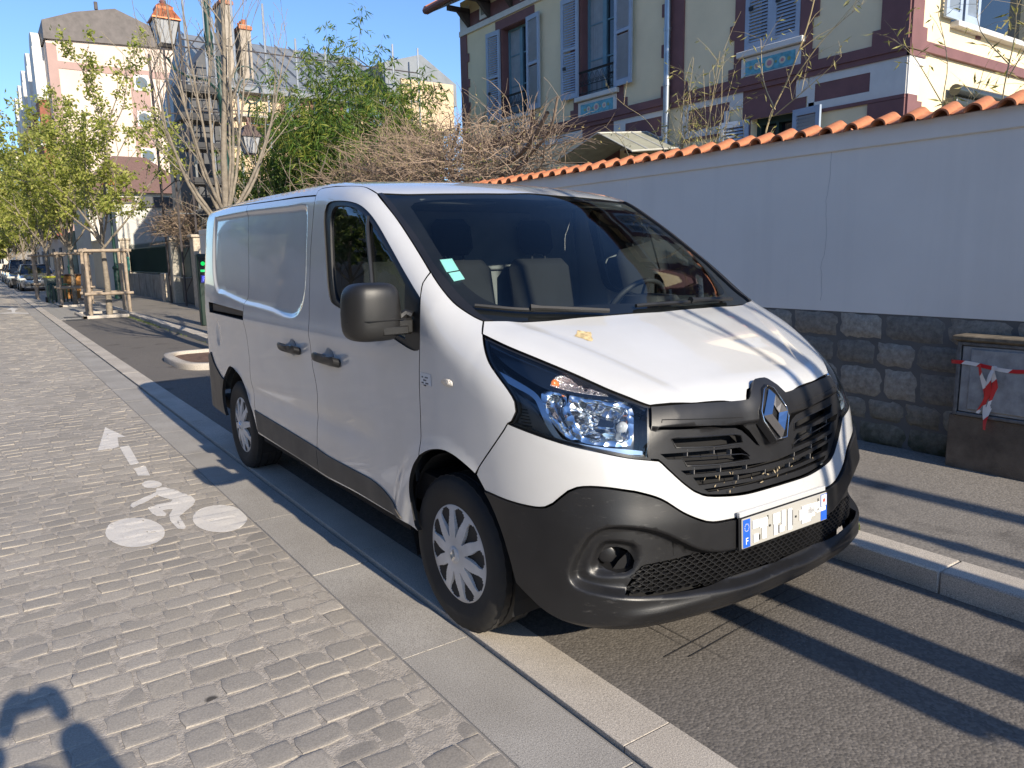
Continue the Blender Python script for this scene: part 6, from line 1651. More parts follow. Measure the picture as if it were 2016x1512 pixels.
# scaffolding around it
SCF = empty('scaffolding', (3.6, 24, 0), 0, 'galvanised tube scaffolding with dark platforms in front of the renovated house', 'scaffolding')
ST = simple('galvanised_tube', (.46,.46,.45), .4, .6, var=.1)
DT = simple('dark_rusty_tube', (.07,.06,.06), .6)
q = random.Random(12); cols_ = []
for x, y, z1, m in ((2.95,23.2,8.3,DT), (3.30,22.6,8.6,DT), (3.62,23.3,9.4,ST), (4.05,22.7,9.9,ST), (4.45,23.3,9.0,ST), (4.9,22.7,10.0,ST), (5.9,22.8,9.5,ST), (6.9,22.8,8.6,ST), (7.9,22.8,8.5,ST), (9.0,22.8,8.2,ST), (10.4,22.8,8.9,ST), (11.4,22.8,8.9,ST), (2.95,25.5,8.2,DT), (3.35,27.5,8.2,DT)):
    mb = MB(); mb.tube([(x,y,.1), (x,y,z1)], .036, 6)
    for k in range(1, int(z1/2)+1): mb.tube([(x,y,k*2-.05), (x,y,k*2+.07)], .042, 6)
    put(mb.build('upright', m), SCF)
for k in range(1, 9):
    z = k*1.0
    mb = MB(); mb.tube([(2.95,23.2,z), (4.45,23.3,z)], .020, 5); mb.tube([(3.30,22.6,z+.05), (4.9,22.7,z+.05)], .020, 5); mb.tube([(2.95,23.2,z),(3.35,27.5,z)], .020, 5)
    if z > 3.5: mb.tube([(4.9,22.75,z), (11.4,22.8,z+.05)], .022, 5)
    put(mb.build('ledger', ST if k % 2 else DT), SCF)
for k in range(8):
    z = k*1.0+.5; mb = MB(); mb.tube([(2.95,23.2,z), (3.30,22.6,z+1.0)], .016, 5); mb.tube([(3.30,22.6,z) if k % 2 else (4.05,22.7,z), (4.05,22.7,z+1) if k % 2 else (3.30,22.6,z+1)], .016, 5); put(mb.build('brace', DT), SCF)
for z in (1.95, 2.9, 3.85, 4.9, 5.75, 6.55):
    mb = MB(); dx = q.uniform(-.1,.2); mb.box((3.25+dx,22.5,z), (4.5+dx,23.4,z+.05)); mb.box((3.25+dx,22.48,z+.05),(4.5+dx,22.5,z+.2)); put(mb.build('platform', simple('dark_scaffold_board', (.05,.05,.052), .8)), SCF)
mb = MB(); mb.box((4.9,22.5,5.98), (9.5,23.6,6.05)); put(mb.build('platform', simple('pale_scaffold_board', (.4,.38,.34), .7)), SCF)
# far street frontages
far = [(3.0,13,98,112,12,(.50,.42,.32),5,6,'narrow beige corner building beyond the tall block'), (3.0,14,112,128,15,(.58,.50,.38),5,7,'cream building with rows of small windows far up the street'),
 (3.0,14,128,150,13,(.44,.36,.28),5,8,'brown stone building far up the street'), (3.0,14,150,185,16,(.6,.52,.4),6,10,'long pale building near the end of the street'),]
for x0, x1, y0, y1, h, c, r, cc, lb in far:
    facade_building('town_building', x0, x1, y0, y1, h, m_facade('facade_%g' % y0, c), lb, r, cc, DSL, 1.8, front_cols=0)
facade_building('town_building', -30, 14, 235, 250, 13, m_facade('end_facade', (.62,.52,.38)), 'sunlit building closing the end of the street', 4, 2, DSL, 2, front_cols=14)
# shopfronts at pavement level between the fence and the tall block
mb = MB(); mb.box((3.05,55,0), (6,60,3.6)); o = mb.build('shop_front', simple('dark_green_shop_front', (.05,.09,.075), .6)); tag(o, 'dark green low shop front at the foot of the tall block', 'shop')
mb = MB(); mb.box((3.0,41.2,0), (3.4,45.9,2.6)); mb.box((2.95,41.2,2.6),(3.45,45.9,2.7)); o = mb.build('boundary_wall', m_facade('pale_yellow_wall', (.62,.54,.40))); tag(o, 'pale yellow boundary wall between the outbuilding and the low house', 'wall')
# pharmacy cross
mb = MB(); mb.box((2.2,96,4.6), (2.35,97.5,5.1)); mb.box((2.2,96.5,4.1), (2.35,97.0,5.6)); o = mb.build('pharmacy_cross', simple('bright_green_sign', (.02,.40,.18), .4)); tag(o, 'small bright green cross sign far up the street', 'sign')
# street opposite (seen in the van's paint and glass)
facade_building('town_house', -22, -14, -22, -6, 6, m_facade('opposite_a', (.35,.30,.24)), 'brownish terraced house across the road behind the photographer', 3, 5, DSL, 2)
facade_building('town_house', -22, -14, -6, 9, 7, m_facade('opposite_b', (.50,.44,.34)), 'cream terraced house across the road from the van', 3, 5, DSL, 2)
facade_building('town_house', -22, -14, 9, 28, 6.5, m_facade('opposite_c', (.30,.25,.21)), 'dark brick terraced house across the road', 3, 6, DSL, 2)
facade_building('town_house', -22, -14, 28, 70, 7, m_facade('opposite_d', (.42,.36,.30)), 'long grey terrace across the road', 3, 9, DSL, 2)

# ================================================================ railings, gate, pillars
GRN = simple('dark_green_painted_steel', (.010,.045,.036), .5, var=.15)
RAIL = empty('green_fence', (3.2, 30, 0), 0, 'dark green sheet metal fence with spikes on a low grey wall', 'fence')
mb = MB(); mb.box((3.2,27.2,.05), (3.45,35.6,1.02), 0, .01)
for k in range(5): mb.box((3.185, 28.3+k*1.6, .1), (3.2, 28.42+k*1.6, 1.0))
put(mb.build('low_wall', simple('stained_grey_wall', (.30,.27,.23), .85, var=.3, scale=3)), RAIL)
mb = MB(); mb.box((3.28,27.3,1.08), (3.31,35.5,2.05)); mb.tube([(3.27,27.3,2.08), (3.27,35.5,2.08)], .025, 6); mb.tube([(3.27,27.3,1.1), (3.27,35.5,1.1)], .025, 6)
for k in range(52): y = 27.4+k*.157; mb.tube([(3.27,y,1.05), (3.27,y,2.22), (3.27,y,2.30)], [.009,.009,.001], 4)
put(mb.build('fence_panel', GRN), RAIL)
STP = simple('rough_pale_stone_pillar', (.50,.43,.34), .9, var=.25, scale=12, bump=.8, bscale=22)
def pillar(x, y, w, h, label, cap=True, m=None):
    P_ = empty('gate_pillar', (x, y, 0), 0, label, 'pillar'); mb = MB(); mb.box((x-w/2,y-w/2,.05), (x+w/2,y+w/2,h), 0, .02); put(mb.build('pillar_shaft', m or STP), P_)
    if cap: mb = MB(); mb.box((x-w*.62,y-w*.62,h), (x+w*.62,y+w*.62,h+.09), 0, .02); put(mb.build('pillar_cap', STP), P_)
pillar(3.12, 26.6, .42, 1.12, 'short rough stone pillar at the end of the green fence', False)
pillar(3.22, 25.4, .40, 2.22, 'tall pale pillar at the left of the green gate', m=simple('pale_grey_render_pillar', (.42,.39,.33), .85, var=.2, scale=20))
pillar(3.2, 21.9, .46, 2.22, 'tall speckled stone pillar at the right of the green gate')
pillar(3.2, 36.1, .4, 2.5, 'yellowish stone pillar at the far end of the green fence')
pillar(3.2, 39.6, .4, 2.5, 'yellowish stone pillar in front of the outbuilding')
GT = empty('garden_gate', (3.25, 23.6, 0), 0, 'dark green sheet metal garden gate between two pale pillars', 'gate')
for y0 in (22.2, 23.7):
    mb = MB(); mb.box((3.28,y0,.2), (3.31,y0+1.45,1.95)); mb.box((3.26,y0,.98), (3.28,y0+1.45,1.03)); put(mb.build('gate_leaf', GRN), GT)
mb = MB(); mb.box((3.26,22.2,.15),(3.275,25.1,.95)); put(mb.build('gate_kick_plate', simple('scuffed_grey_plate', (.12,.115,.10), .8)), GT)
mb = MB(); mb.box((3.0,35.0,1.15), (3.19,35.35,1.75), 0, .01); mb.box((3.03,35.02,.6), (3.1,35.1,1.15)); o = mb.build('letter_box', simple('teal_painted_box', (.03,.20,.17), .5)); tag(o, 'teal metal box fixed at the end of the green fence', 'letter box')

# parking terminal
PT = empty('parking_terminal', (1.64, 15.1, .11), 0, 'slim dark green parking pay terminal on the pavement behind the van', 'parking meter')
mb = MB(); mb.box((1.54,15.0,.11), (1.76,15.22,1.68), 0, .02); put(mb.build('terminal_body', simple('deep_green_terminal', (.005,.022,.016), .45)), PT)
mb = MB(); mb.box((1.565,14.990,1.05), (1.735,15.0,1.62)); put(mb.build('terminal_panel', simple('black_glossy_panel', (.01,.012,.012), .25)), PT)
EMG = NT('lit_green_indicator'); EMG.col((0,.3,.1)); EMG.set(em=(.02,.75,.18), es=.6)
mb = MB(); mb.lathe([(0,0), (.045,0)], 18, axis='y', o=(1.65,14.984,1.47)); mb.box((1.59,14.98,1.29), (1.71,14.986,1.34)); mb.v = [v for v in mb.v]; put(mb.build('green_light', EMG.m), PT)
mb = MB(); mb.box((1.585,14.982,1.06), (1.715,14.988,1.22)); o = mb.build('blue_sign', simple('terminal_blue', (.01,.02,.25), .4)); put(o, PT)
EMB = NT('lit_blue_letter'); EMB.col((.05,.08,.6)); EMB.set(em=(.08,.12,1.0), es=.8)
txt('parking_letter', 'P', .15, EMB.m, o, Matrix.Translation((1.65,14.978,1.135)) @ Matrix.Rotation(R(90), 4, 'X'), .002).matrix_parent_inverse = Matrix.Identity(4)

# ================================================================ street lamps
COP = simple('copper_lantern_roof', (.48,.16,.07), .45, .5, var=.3, scale=8)
FROST = simple('frosted_lantern_glass', (.36,.37,.38), .35, var=.1)
def lantern(root, x, y, z, s, rm=None):
    """four-sided lantern, base of the glass at z; s = scale (1 -> 0.42 m wide)"""
    def P(w, h): return [(x-w, y-w, z+h), (x+w, y-w, z+h), (x+w, y+w, z+h), (x-w, y+w, z+h)]
    def fr(name, rings, m, cap=True):
        mb = MB(); vs = []; 
        for w, h in rings: vs += P(w*s, h*s)
        n = len(rings); fs = [(k*4+i, k*4+(i+1) % 4, k*4+4+(i+1) % 4, k*4+4+i) for k in range(n-1) for i in range(4)]
        if cap: fs += [(3,2,1,0), tuple((n-1)*4+i for i in range(4))]
        mb.add(vs, fs); o = mb.build(name, m); put(o, root); return o
    fr('lantern_glass', [(.105,0), (.185,.36)], FROST)
    mb = MB()
    for i in range(4):
        a, b = P(.108*s, 0)[i], P(.19*s, .36*s)[i]; mb.tube([a, b], .010*s, 5)
    for w, h in ((.108,0), (.19,.36)):
        c = P(w*s, h*s); mb.tube(c, .013*s, 5, closed=True)
    mb.tube([(x-.11*s,y,z-.02*s), (x-.10*s,y,z-.10*s), (x-.03*s,y,z-.18*s), (x,y,z-.19*s)], .010*s, 5); mb.tube([(x+.11*s,y,z-.02*s), (x+.10*s,y,z-.10*s), (x+.03*s,y,z-.18*s), (x,y,z-.19*s)], .010*s, 5)
    put(mb.build('lantern_frame', IRON), root)
    fr('lantern_roof', [(.215,.355), (.215,.375), (.125,.52), (.130,.56), (.085,.60), (.05,.62)], rm or COP)
    mb = MB(); mb.lathe([(.03,.62), (.05,.66), (.025,.69), (.045,.74), (.02,.78), (0,.82)], 10); mb.v = [(x+a*s, y+b*s, z+c*s) for a, b, c in mb.v]; put(mb.build('lantern_finial', BURG), root)
LA = empty('street_lamp', (1.30, 11.2, .11), 0, 'double green street lamp with a copper topped lantern beside the bare tree', 'street lamp', 'green street lamps')
mb = MB(); mb.lathe([(.14,.1), (.14,.5), (.10,.6), (.09,1.1), (.065,1.2), (.055,3.0), (.075,3.03), (.075,3.10), (.05,3.15), (.048,4.2), (.07,4.24), (.07,4.30), (.045,4.36), (.04,4.9)], 14, o=(1.30,11.2,0))
mb.lathe([(.0,4.86), (.05,4.9), (.075,5.05), (.06,5.12), (.075,5.2), (.05,5.3), (.045,7.4)], 12, o=(1.17,11.2,0)); put(mb.build('lamp_post', GRN, None, auto=40), LA)
mb = MB(); mb.tube([(1.30,11.2,4.3), (1.1,11.2,4.5), (.8,11.2,4.52), (.6,11.2,4.62), (.50,11.2,4.78)], .02, 6)
for cx, cz, r in ((1.75,4.60,.20), (1.80,4.40,.20)): mb.tube([(cx+r*math.cos(i*.28), 11.2, cz+r*math.sin(i*.28)) for i in range(23)], .013, 5)
mb.tube([(1.30,11.2,4.25), (1.5,11.2,4.42), (1.78,11.2,4.20), (1.72,11.2,3.95)], .016, 5); put(mb.build('lamp_arm', GRN), LA)
lantern(LA, .50, 11.2, 4.97, 1.0); lantern(LA, 1.72, 11.2, 3.35, .78, simple('dull_brown_lantern_roof', (.10,.07,.06), .6))
def lamp2(x, y, label, h=3.9):
    L = empty('street_lamp', (x, y, .1), 0, label, 'street lamp', 'green street lamps'); mb = MB()
    mb.lathe([(.16,.05), (.16,.3), (.12,.35), (.11,1.25), (.14,1.28), (.14,1.34), (.07,1.42), (.05,2.5), (.07,2.53), (.045,2.6), (.035,h-.2)], 12, o=(x, y, 0)); put(mb.build('lamp_post', GRN, None, auto=40), L); lantern(L, x, y, h, 1.0)
lamp2(2.05, 30.7, 'single green lamp post standing behind the first timber tree guard', 4.1); lamp2(1.9, 47, 'second green lamp post farther up the pavement', 4.1); lamp2(1.9, 64, 'third green lamp post far up the pavement', 4.1)
lamp2(1.42, -6.0, 'green lamp post on the pavement in front of the van, behind the viewer', 4.1)

# ================================================================ tree pits, guards, bins
def ring_kerb(name, cx, cy, rx, ry, z, label, soil=True, n=40, w=.14):
    G_ = empty(name, (cx, cy, 0), 0, label, 'tree pit'); vs = []; 
    for k in range(n):
        a = 2*math.pi*k/n; c, s_ = math.copysign(abs(math.cos(a))**.6, math.cos(a)), math.copysign(abs(math.sin(a))**.6, math.sin(a))
        for f, zz in ((1, 0), (1, z-.02), (.985, z), (1-w/rx+.02, z), (1-w/rx, z-.02), (1-w/rx, 0)): vs.append((cx+rx*c*f, cy+ry*s_*(1-(1-f)*rx/ry), zz))
    fs = [(k*6+i, ((k+1) % n)*6+i, ((k+1) % n)*6+i+1, k*6+i+1) for k in range(n) for i in range(5)]
    put(mesh('kerb_ring', vs, fs, GRAN2, None, True), G_)
    vs = [(cx+(rx-w+.02)*math.copysign(abs(math.cos(2*math.pi*k/n))**.6, math.cos(2*math.pi*k/n)), cy+(ry-w+.02)*math.copysign(abs(math.sin(2*math.pi*k/n))**.6, math.sin(2*math.pi*k/n)), .05) for k in range(n)]
    put(mesh('soil', vs, [tuple(range(n))], simple('reddish_brown_soil', (.13,.075,.05), .95, var=.4, scale=12, bump=1, bscale=30)), G_)
ring_kerb('tree_pit', .38, 9.55, .58, 1.0, .10, 'rounded granite kerb round the bare tree behind the van')
mb = MB(); 
for a, b in (((-.12,21.15), (1.2,21.15)), ((-.12,21.15), (-.12,23.2)), ((1.2,21.15), (1.2,23.2)), ((-.12,23.2), (1.2,23.2))): mb.box((min(a[0],b[0])-.06, min(a[1],b[1])-.06, 0), (max(a[0],b[0])+.06, max(a[1],b[1])+.06, .09), 0, .01)
o = mb.build('tree_pit', GRAN2); tag(o, 'square pale kerb round the nearest guarded tree', 'tree pit')
mb = MB()
for a, b in (((-.15,28.0), (.95,28.0)), ((-.15,30.2), (.95,30.2)), ((-.15,28.0), (-.15,30.2))): mb.box((min(a[0],b[0])-.06, min(a[1],b[1])-.06, 0), (max(a[0],b[0])+.06, max(a[1],b[1])+.06, .09), 0, .01)
o = mb.build('tree_pit', GRAN2); tag(o, 'square pale kerb round the second guarded tree', 'tree pit')
WOOD = simple('weathered_timber_stake', (.34,.27,.20), .85, var=.25, scale=10, bump=.5, bscale=40)
def guard(cx, cy, s, label, cross=True):
    G_ = empty('tree_guard', (cx, cy, 0), 0, label, 'tree guard', 'timber tree guards'); 
    for a, b in ((-1,-1), (1,-1), (1,1), (-1,1)):
        mb = MB(); mb.tube([(cx+a*s,cy+b*s,0), (cx+a*s*.97,cy+b*s*.97,1.93)], .048, 9); put(mb.build('stake', WOOD, None, auto=50), G_)
    for z, e in ((1.86,.16), (.66,.12)):
        for i, (p, q_) in enumerate((((-1,-1), (1,-1)), ((1,-1), (1,1)), ((1,1), (-1,1)), ((-1,1), (-1,-1)))):
            if (z < 1 and i in (1, 3)) or (not cross and i in (0, 2)): continue
            a = Vector((cx+p[0]*s, cy+p[1]*s, z)); b = Vector((cx+q_[0]*s, cy+q_[1]*s, z)); d = (b-a).normalized(); o_ = Vector((d.y, -d.x, 0))*.06
            mb = MB(); mb.tube([a-d*e+o_, b+d*e+o_], .043, 8); put(mb.build('rail', WOOD, None, auto=50), G_)
guard(.60, 22.2, .50, 'timber tree guard of stakes and rails round the nearest young tree')
guard(.42, 29.1, .48, 'timber tree guard behind the nearest one, brown bin at its left')
guard(.10, 36.0, .50, 'timber tree guard in front of the silver car')
guard(.60, -4.85, .42, 'timber tree guard in front of the van, behind the viewer', False)
def wheelie(x, y, rz, mb_, ml, label, s=1.0):
    B = empty('wheelie_bin', (x, y, .02), rz, label, 'bin'); B.scale = (s, s, s)
    mb = MB(); mb.prism([(-.24,-.26,.08), (.24,-.26,.08), (.29,-.32,.95), (-.29,-.32,.95)], (0, .56, 0)); o = mb.build('bin_body', mb_); o.parent = B
    mb = MB(); mb.box((-.31,-.36,.95), (.31,.32,1.02), 0, .02); mb.tube([(-.25,.34,.98), (.25,.34,.98)], .02, 6); o = mb.build('lid', ml); o.parent = B
    for sx in (-.27, .27): mb = MB(); mb.lathe([(0,-.03), (.10,-.03), (.10,.03), (0,.03)], 16, axis='x', o=(sx, .22, .10)); o = mb.build('wheel', RUBBER); o.parent = B
wheelie(.0, 32.2, .1, simple('grey_green_bin', (.12,.15,.13), .6), simple('yellow_bin_lid', (.62,.60,.06), .5), 'grey green wheelie bin with a yellow lid behind the rack', 1.0)
wheelie(.62, 33.0, .3, simple('orange_brown_bin', (.42,.20,.06), .6), simple('brown_bin_lid', (.10,.06,.04), .5), 'orange brown wheelie bin with a dark lid', 1.05)
for k in range(5):
    mb = MB(); y = 31.5-k*.30; x = -.28+k*.10
    mb.tube([(x,y,.02), (x,y,.62), (x+.02,y,.72), (x+.12,y+.05,.76), (x+.25,y+.1,.72), (x+.27,y+.1,.62), (x+.27,y+.1,.02)], .026, 7)
    o = mb.build('bicycle_stand', GRN, None, auto=50); tag(o, ('farthest', 'fourth', 'middle', 'second', 'nearest')[k]+' dark green hoop stand in the row before the bins', 'bicycle stand', 'hoop bicycle stands')

# ================================================================ parked cars
def make_car(x, y, paint, label, s=1.0, tall=0.0, rz=0):
    C_ = empty('parked_car', (x, y, .01), rz, label, 'car', 'cars parked along the street'); C_.scale = (s, s, s)
    W = .89; L = 4.25
    prof = [(0,.30,.55), (.03,.50,.72), (.10,.70,.80), (.55,.86,.86), (1.05,.95,.88), (1.15,.98,.88)]
    # lower body: stations along y with half width and top height
    st = [(0,.62,.62), (.06,.76,.72), (.3,.85,.80), (.9,.89,.93), (1.3,.89,.98), (2.4,.89,1.0), (3.4,.88,1.02), (4.0,.84,1.0), (4.22,.76,.9), (4.26,.70,.7)]
    mb = MB(); vs = []
    for yy, w, z in st:
        vs += [(-w*.94,yy,.20), (-w,yy,.42), (-w,yy,z*.80), (-w*.95,yy,z*.95), (-w*.80,yy,z), (0,yy,z+.025), (w*.80,yy,z), (w*.95,yy,z*.95), (w,yy,z*.80), (w,yy,.42), (w*.94,yy,.20)]
    m = 11; n = len(st)
    mb.add(vs, [(i*m+k, (i+1)*m+k, (i+1)*m+k+1, i*m+k+1) for i in range(n-1) for k in range(m-1)]+[tuple(range(m)), tuple((n-1)*m+k for k in range(m))[::-1]])
    o = mb.build('car_body', paint, None, auto=40); o.parent = C_
    t = tall
    mb = MB(); g = [(1.10,.80,.99), (1.85,.64,1.44+t), (2.3,.63,1.49+t), (3.3,.62,1.46+t), (4.12,.72,1.02)]
    top = [(-w,yy,z) for yy, w, z in g]+[(w,yy,z) for yy, w, z in g[::-1]]
    base = [(-.82,1.10,.97), (.82,1.10,.97), (.80,4.15,1.0), (-.80,4.15,1.0)]
    v = [(-.80,1.10,.97), (.80,1.10,.97), (-.62,1.88,1.44+t), (.62,1.88,1.44+t), (-.62,3.3,1.46+t), (.62,3.3,1.46+t), (-.78,4.15,1.0), (.78,4.15,1.0)]
    mb.add(v, [(0,1,3,2), (4,5,7,6), (0,2,4,6), (1,7,5,3)]); o = mb.build('windows', PANE); o.parent = C_
    mb = MB(); mb.box((-.64,1.84,1.43+t), (.64,3.4,1.49+t), 0, .03)
    for sx in (-1, 1):
        mb.tube([(sx*.82,1.05,.97), (sx*.64,1.88,1.45+t)], .035, 6); mb.tube([(sx*.64,3.35,1.45+t), (sx*.79,4.15,1.0)], .05, 6); mb.tube([(sx*.83,2.5,.98), (sx*.63,2.45,1.46+t)], .03, 6)
    o = mb.build('car_roof', paint, None, auto=50); o.parent = C_
    for sx in (-1, 1):
        mb = MB(); mb.box((sx*.80-.20 if sx < 0 else .60,-.005,.60), (sx*.60 if sx < 0 else .80,.10,.72), 0, .03); o = mb.build('headlight', simple('car_headlight_glass', (.55,.56,.52), .15)); o.parent = C_
        mb = MB(); mb.box((sx*.92-.1,1.25,.98), (sx*.92+.1,1.38,1.12), 0, .03); o = mb.build('mirror', paint, None); o.parent = C_
        for yy in (.80, 3.42):
            mb = MB(); mb.lathe([(0,-.10), (.31,-.10), (.32,0), (.31,.10), (0,.10)], 20, axis='x', o=(sx*.80,yy,.32)); o = mb.build('wheel', RUBBER, None, auto=40); o.parent = C_
            mb = MB(); mb.lathe([(0,.105*sx), (.20,.105*sx), (.21,.09*sx)], 16, axis='x', o=(sx*.80,yy,.32)); o2 = mb.build('rim', HUB); o2.parent = C_
    mb = MB(); mb.box((-.58,-.02,.62), (.58,.0,.68)); mb.box((-.66,-.03,.28), (.66,.02,.40)); o = mb.build('car_grille', BLK2); o.parent = C_
    mb = MB(); mb.box((-.26,-.035,.46), (.26,-.015,.57)); o = mb.build('car_plate', simple('plate_reflective_grey_white', (.56,.55,.50))); o.parent = C_
    return C_
make_car(.35, 47.6, simple('silver_grey_car_paint', (.22,.235,.26), .25, .6, coat=1), 'silver grey hatchback facing the viewer beyond the bins')
make_car(.10, 54.0, simple('black_car_paint', (.02,.02,.022), .2, .2, coat=1), 'black car with bright windscreen behind the silver hatchback', 1.05, .2)
make_car(.15, 60.5, simple('dark_blue_car_paint', (.03,.035,.05), .2, .2, coat=1), 'dark tall car third in the parked row', 1.0, .1)
make_car(.15, 67, simple('grey_car_paint', (.12,.12,.12), .2, .4, coat=1), 'grey car fourth in the parked row')
make_car(.15, 73.5, simple('black_car_paint', (.02,.02,.022), .2, .2), 'dark car at the far end of the parked row')
# ================================================================ vegetation
BARK = simple('grey_brown_bark', (.23,.195,.15), .9, var=.3, scale=14, bump=.8, bscale=50)
BARK2 = simple('pale_tan_twigs', (.25,.185,.135), .9, var=.45, scale=5)
def m_leaf(name, stops, tr=.35):
    t = NT(name); n = t.noise(3.0, 3); at = t.n('ShaderNodeAttribute'); at.attribute_name = 'leaf'
    f = t.math('ADD', t.math('MULTIPLY', n, .35), t.math('MULTIPLY', at.outputs['Fac'], .65))
    c = t.ramp(f, stops); t.col(c); t.set(rough=.55, spec=.3)
    tl = t.n('ShaderNodeBsdfTranslucent'); t.l(c, tl.inputs[0]); mx = t.n('ShaderNodeMixShader'); mx.inputs[0].default_value = tr
    t.l(t.b.outputs[0], mx.inputs[1]); t.l(tl.outputs[0], mx.inputs[2]); t.l(mx.outputs[0], t.out.inputs[0]); return t.m
LSPR = m_leaf('spring_leaf', [(.2, (.20,.24,.04)), (.5, (.36,.40,.08)), (.8, (.56,.54,.17))], .5)
LBAM = m_leaf('bamboo_leaf', [(.2, (.045,.10,.02)), (.5, (.10,.19,.03)), (.8, (.26,.28,.05))], .35)
LDRK = m_leaf('evergreen_leaf', [(.2, (.03,.06,.015)), (.5, (.07,.12,.025)), (.85, (.17,.19,.05))], .25)
LYEL = m_leaf('pale_bamboo_leaf', [(.2, (.20,.20,.05)), (.5, (.34,.32,.10)), (.8, (.48,.42,.18))], .35)
class Leaves:
    def __init__(s, seed): s.v = []; s.f = []; s.a = []; s.q = np.random.default_rng(seed)
    def add(s, P, L, W, down=.2, dirs=None, aspect=None):
        """P Nx3 positions; leaf = 4-point lens"""
        P = np.asarray(P, float); n = len(P); q = s.q
        d = q.normal(size=(n, 3)); d[:,2] -= down
        if dirs is not None: d = d*.55+dirs
        d /= np.linalg.norm(d, axis=1)[:,None]; u = q.normal(size=(n, 3)); w = np.cross(d, u); w /= np.linalg.norm(w, axis=1)[:,None]+1e-9
        l = L*q.uniform(.6, 1.25, (n, 1)); ww = W*q.uniform(.7, 1.2, (n, 1)); up = np.cross(w, d)*l*.08
        A = P; B = P+d*l*.45+w*ww*.5+up; C = P+d*l; D = P+d*l*.45-w*ww*.5+up
        b = len(s.v); s.v.extend(np.stack([A, B, C, D], 1).reshape(-1, 3).tolist()); s.f.extend([(b+4*i, b+4*i+1, b+4*i+2, b+4*i+3) for i in range(n)]); s.a.extend(q.uniform(0, 1, n).tolist())
    def build(s, name, m, parent):
        o = mesh(name, s.v, s.f, m); at = o.data.attributes.new('leaf', 'FLOAT', 'FACE'); at.data.foreach_set('value', s.a); put(o, parent); return o
def branchy(mb, p, d, r, L, depth, q, tips, up=.25, spread=.6, nseg=5, kids=(2, 3), rmin=.004, shrink=.62, gnarl=.12, sides=6):
    p = Vector(p); d = Vector(d).normalized(); pts = [p.copy()]; rs = [r]
    for i in range(nseg):
        d = (d+Vector((q.gauss(0, gnarl), q.gauss(0, gnarl), q.gauss(0, gnarl)+up*.12))).normalized(); p = p+d*(L/nseg); pts.append(p.copy()); rs.append(max(rmin, r*(1-.55*(i+1)/nseg)))
        if depth > 0 and i >= 1 and q.random() < .55:
            a = q.uniform(0, 6.28); o = d.orthogonal().normalized(); o = Matrix.Rotation(a, 3, d) @ o
            branchy(mb, p, d+o*spread, rs[-1]*.6, L*shrink*q.uniform(.6, 1), depth-1, q, tips, up, spread, max(3, nseg-1), kids, rmin, shrink, gnarl, max(3, sides-1))
    mb.tube(pts, rs, sides, cap=False); tips += [tuple(x) for x in pts[len(pts)//2:]]
    if depth > 0:
        for k in range(q.randint(*kids)):
            a = q.uniform(0, 6.28); o = d.orthogonal().normalized(); o = Matrix.Rotation(a, 3, d) @ o
            branchy(mb, p, d+o*spread*q.uniform(.5, 1.1), rs[-1]*.85, L*shrink*q.uniform(.75, 1.1), depth-1, q, tips, up, spread, max(3, nseg-1), kids, rmin, shrink, gnarl, max(3, sides-1))
    return pts
def street_tree(x, y, h, hb, rad, seed, label, nleaf, m=LSPR, Ls=.10):
    T_ = empty('street_tree', (x, y, 0), 0, label, 'tree', 'young street trees in leaf'); q = random.Random(seed); mb = MB(); tips = []
    mb.tube([(x,y,0), (x+.02,y,hb*.5), (x,y+.02,hb)], [.09,.075,.06], 10, cap=False)
    n0 = 7
    for k in range(n0):
        a = 2*math.pi*k/n0+q.uniform(-.3,.3); t = k/n0
        branchy(mb, (x, y, hb+.25*t), (math.cos(a)*rad*.55, math.sin(a)*rad*.55, 1.0+.5*t), .035, (h-hb)*.42, 2, q, tips, .3, .55, 5, (2,2), .004, .66)
    branchy(mb, (x, y, hb), (0,0,1), .055, (h-hb)*.62, 2, q, tips, .5, .5, 6, (2,3), .004, .62)
    put(mb.build('trunk', BARK, None, auto=60), T_)
    lv = Leaves(seed); tp = np.array(tips); rr_ = np.random.default_rng(seed)
    cl = tp[rr_.integers(0, len(tp), nleaf//12)]
    pts = np.repeat(cl, 12, 0)+rr_.normal(size=(len(cl)*12, 3))*.085
    lv.add(pts, Ls, Ls*.55, .1); lv.build('crown', m, T_)
street_tree(.62, 22.2, 6.9, 1.9, 1.2, 1, 'young tree with sparse fresh yellow green leaves in the nearest timber guard', 8500, Ls=.12)
street_tree(.40, 29.2, 6.6, 1.9, 1.3, 2, 'second leafing street tree behind the nearest guarded tree', 9000, Ls=.13)
street_tree(.10, 36.2, 6.6, 2.0, 1.3, 3, 'third leafing street tree above the silver car', 7000, Ls=.15)
street_tree(.05, 44.0, 6.6, 2.0, 1.5, 4, 'fourth leafing street tree', 5500, Ls=.19)
street_tree(.0, 53.0, 7, 2.0, 1.7, 5, 'fifth leafing street tree', 4500, Ls=.24)
street_tree(.0, 63.0, 7, 2.0, 1.9, 6, 'sixth leafing street tree', 4000, Ls=.30)
street_tree(.0, 76.0, 7.5, 2.0, 2.2, 7, 'seventh leafing street tree far up the row', 3500, Ls=.40)
street_tree(.5, 95.0, 8, 2.0, 2.6, 8, 'farthest leafing street tree', 3000, Ls=.5)
for i, (xx, yy) in enumerate(((-9.6, 15.), (-9.4, 21.), (-9.6, 28.))): street_tree(xx, yy, 7.5, 2.2, 2.0, 30+i, ('nearest leafy tree across the road, mirrored in the door glass', 'middle leafy tree across the road', 'farthest leafy tree across the road')[i], 9000, LDRK, .22)
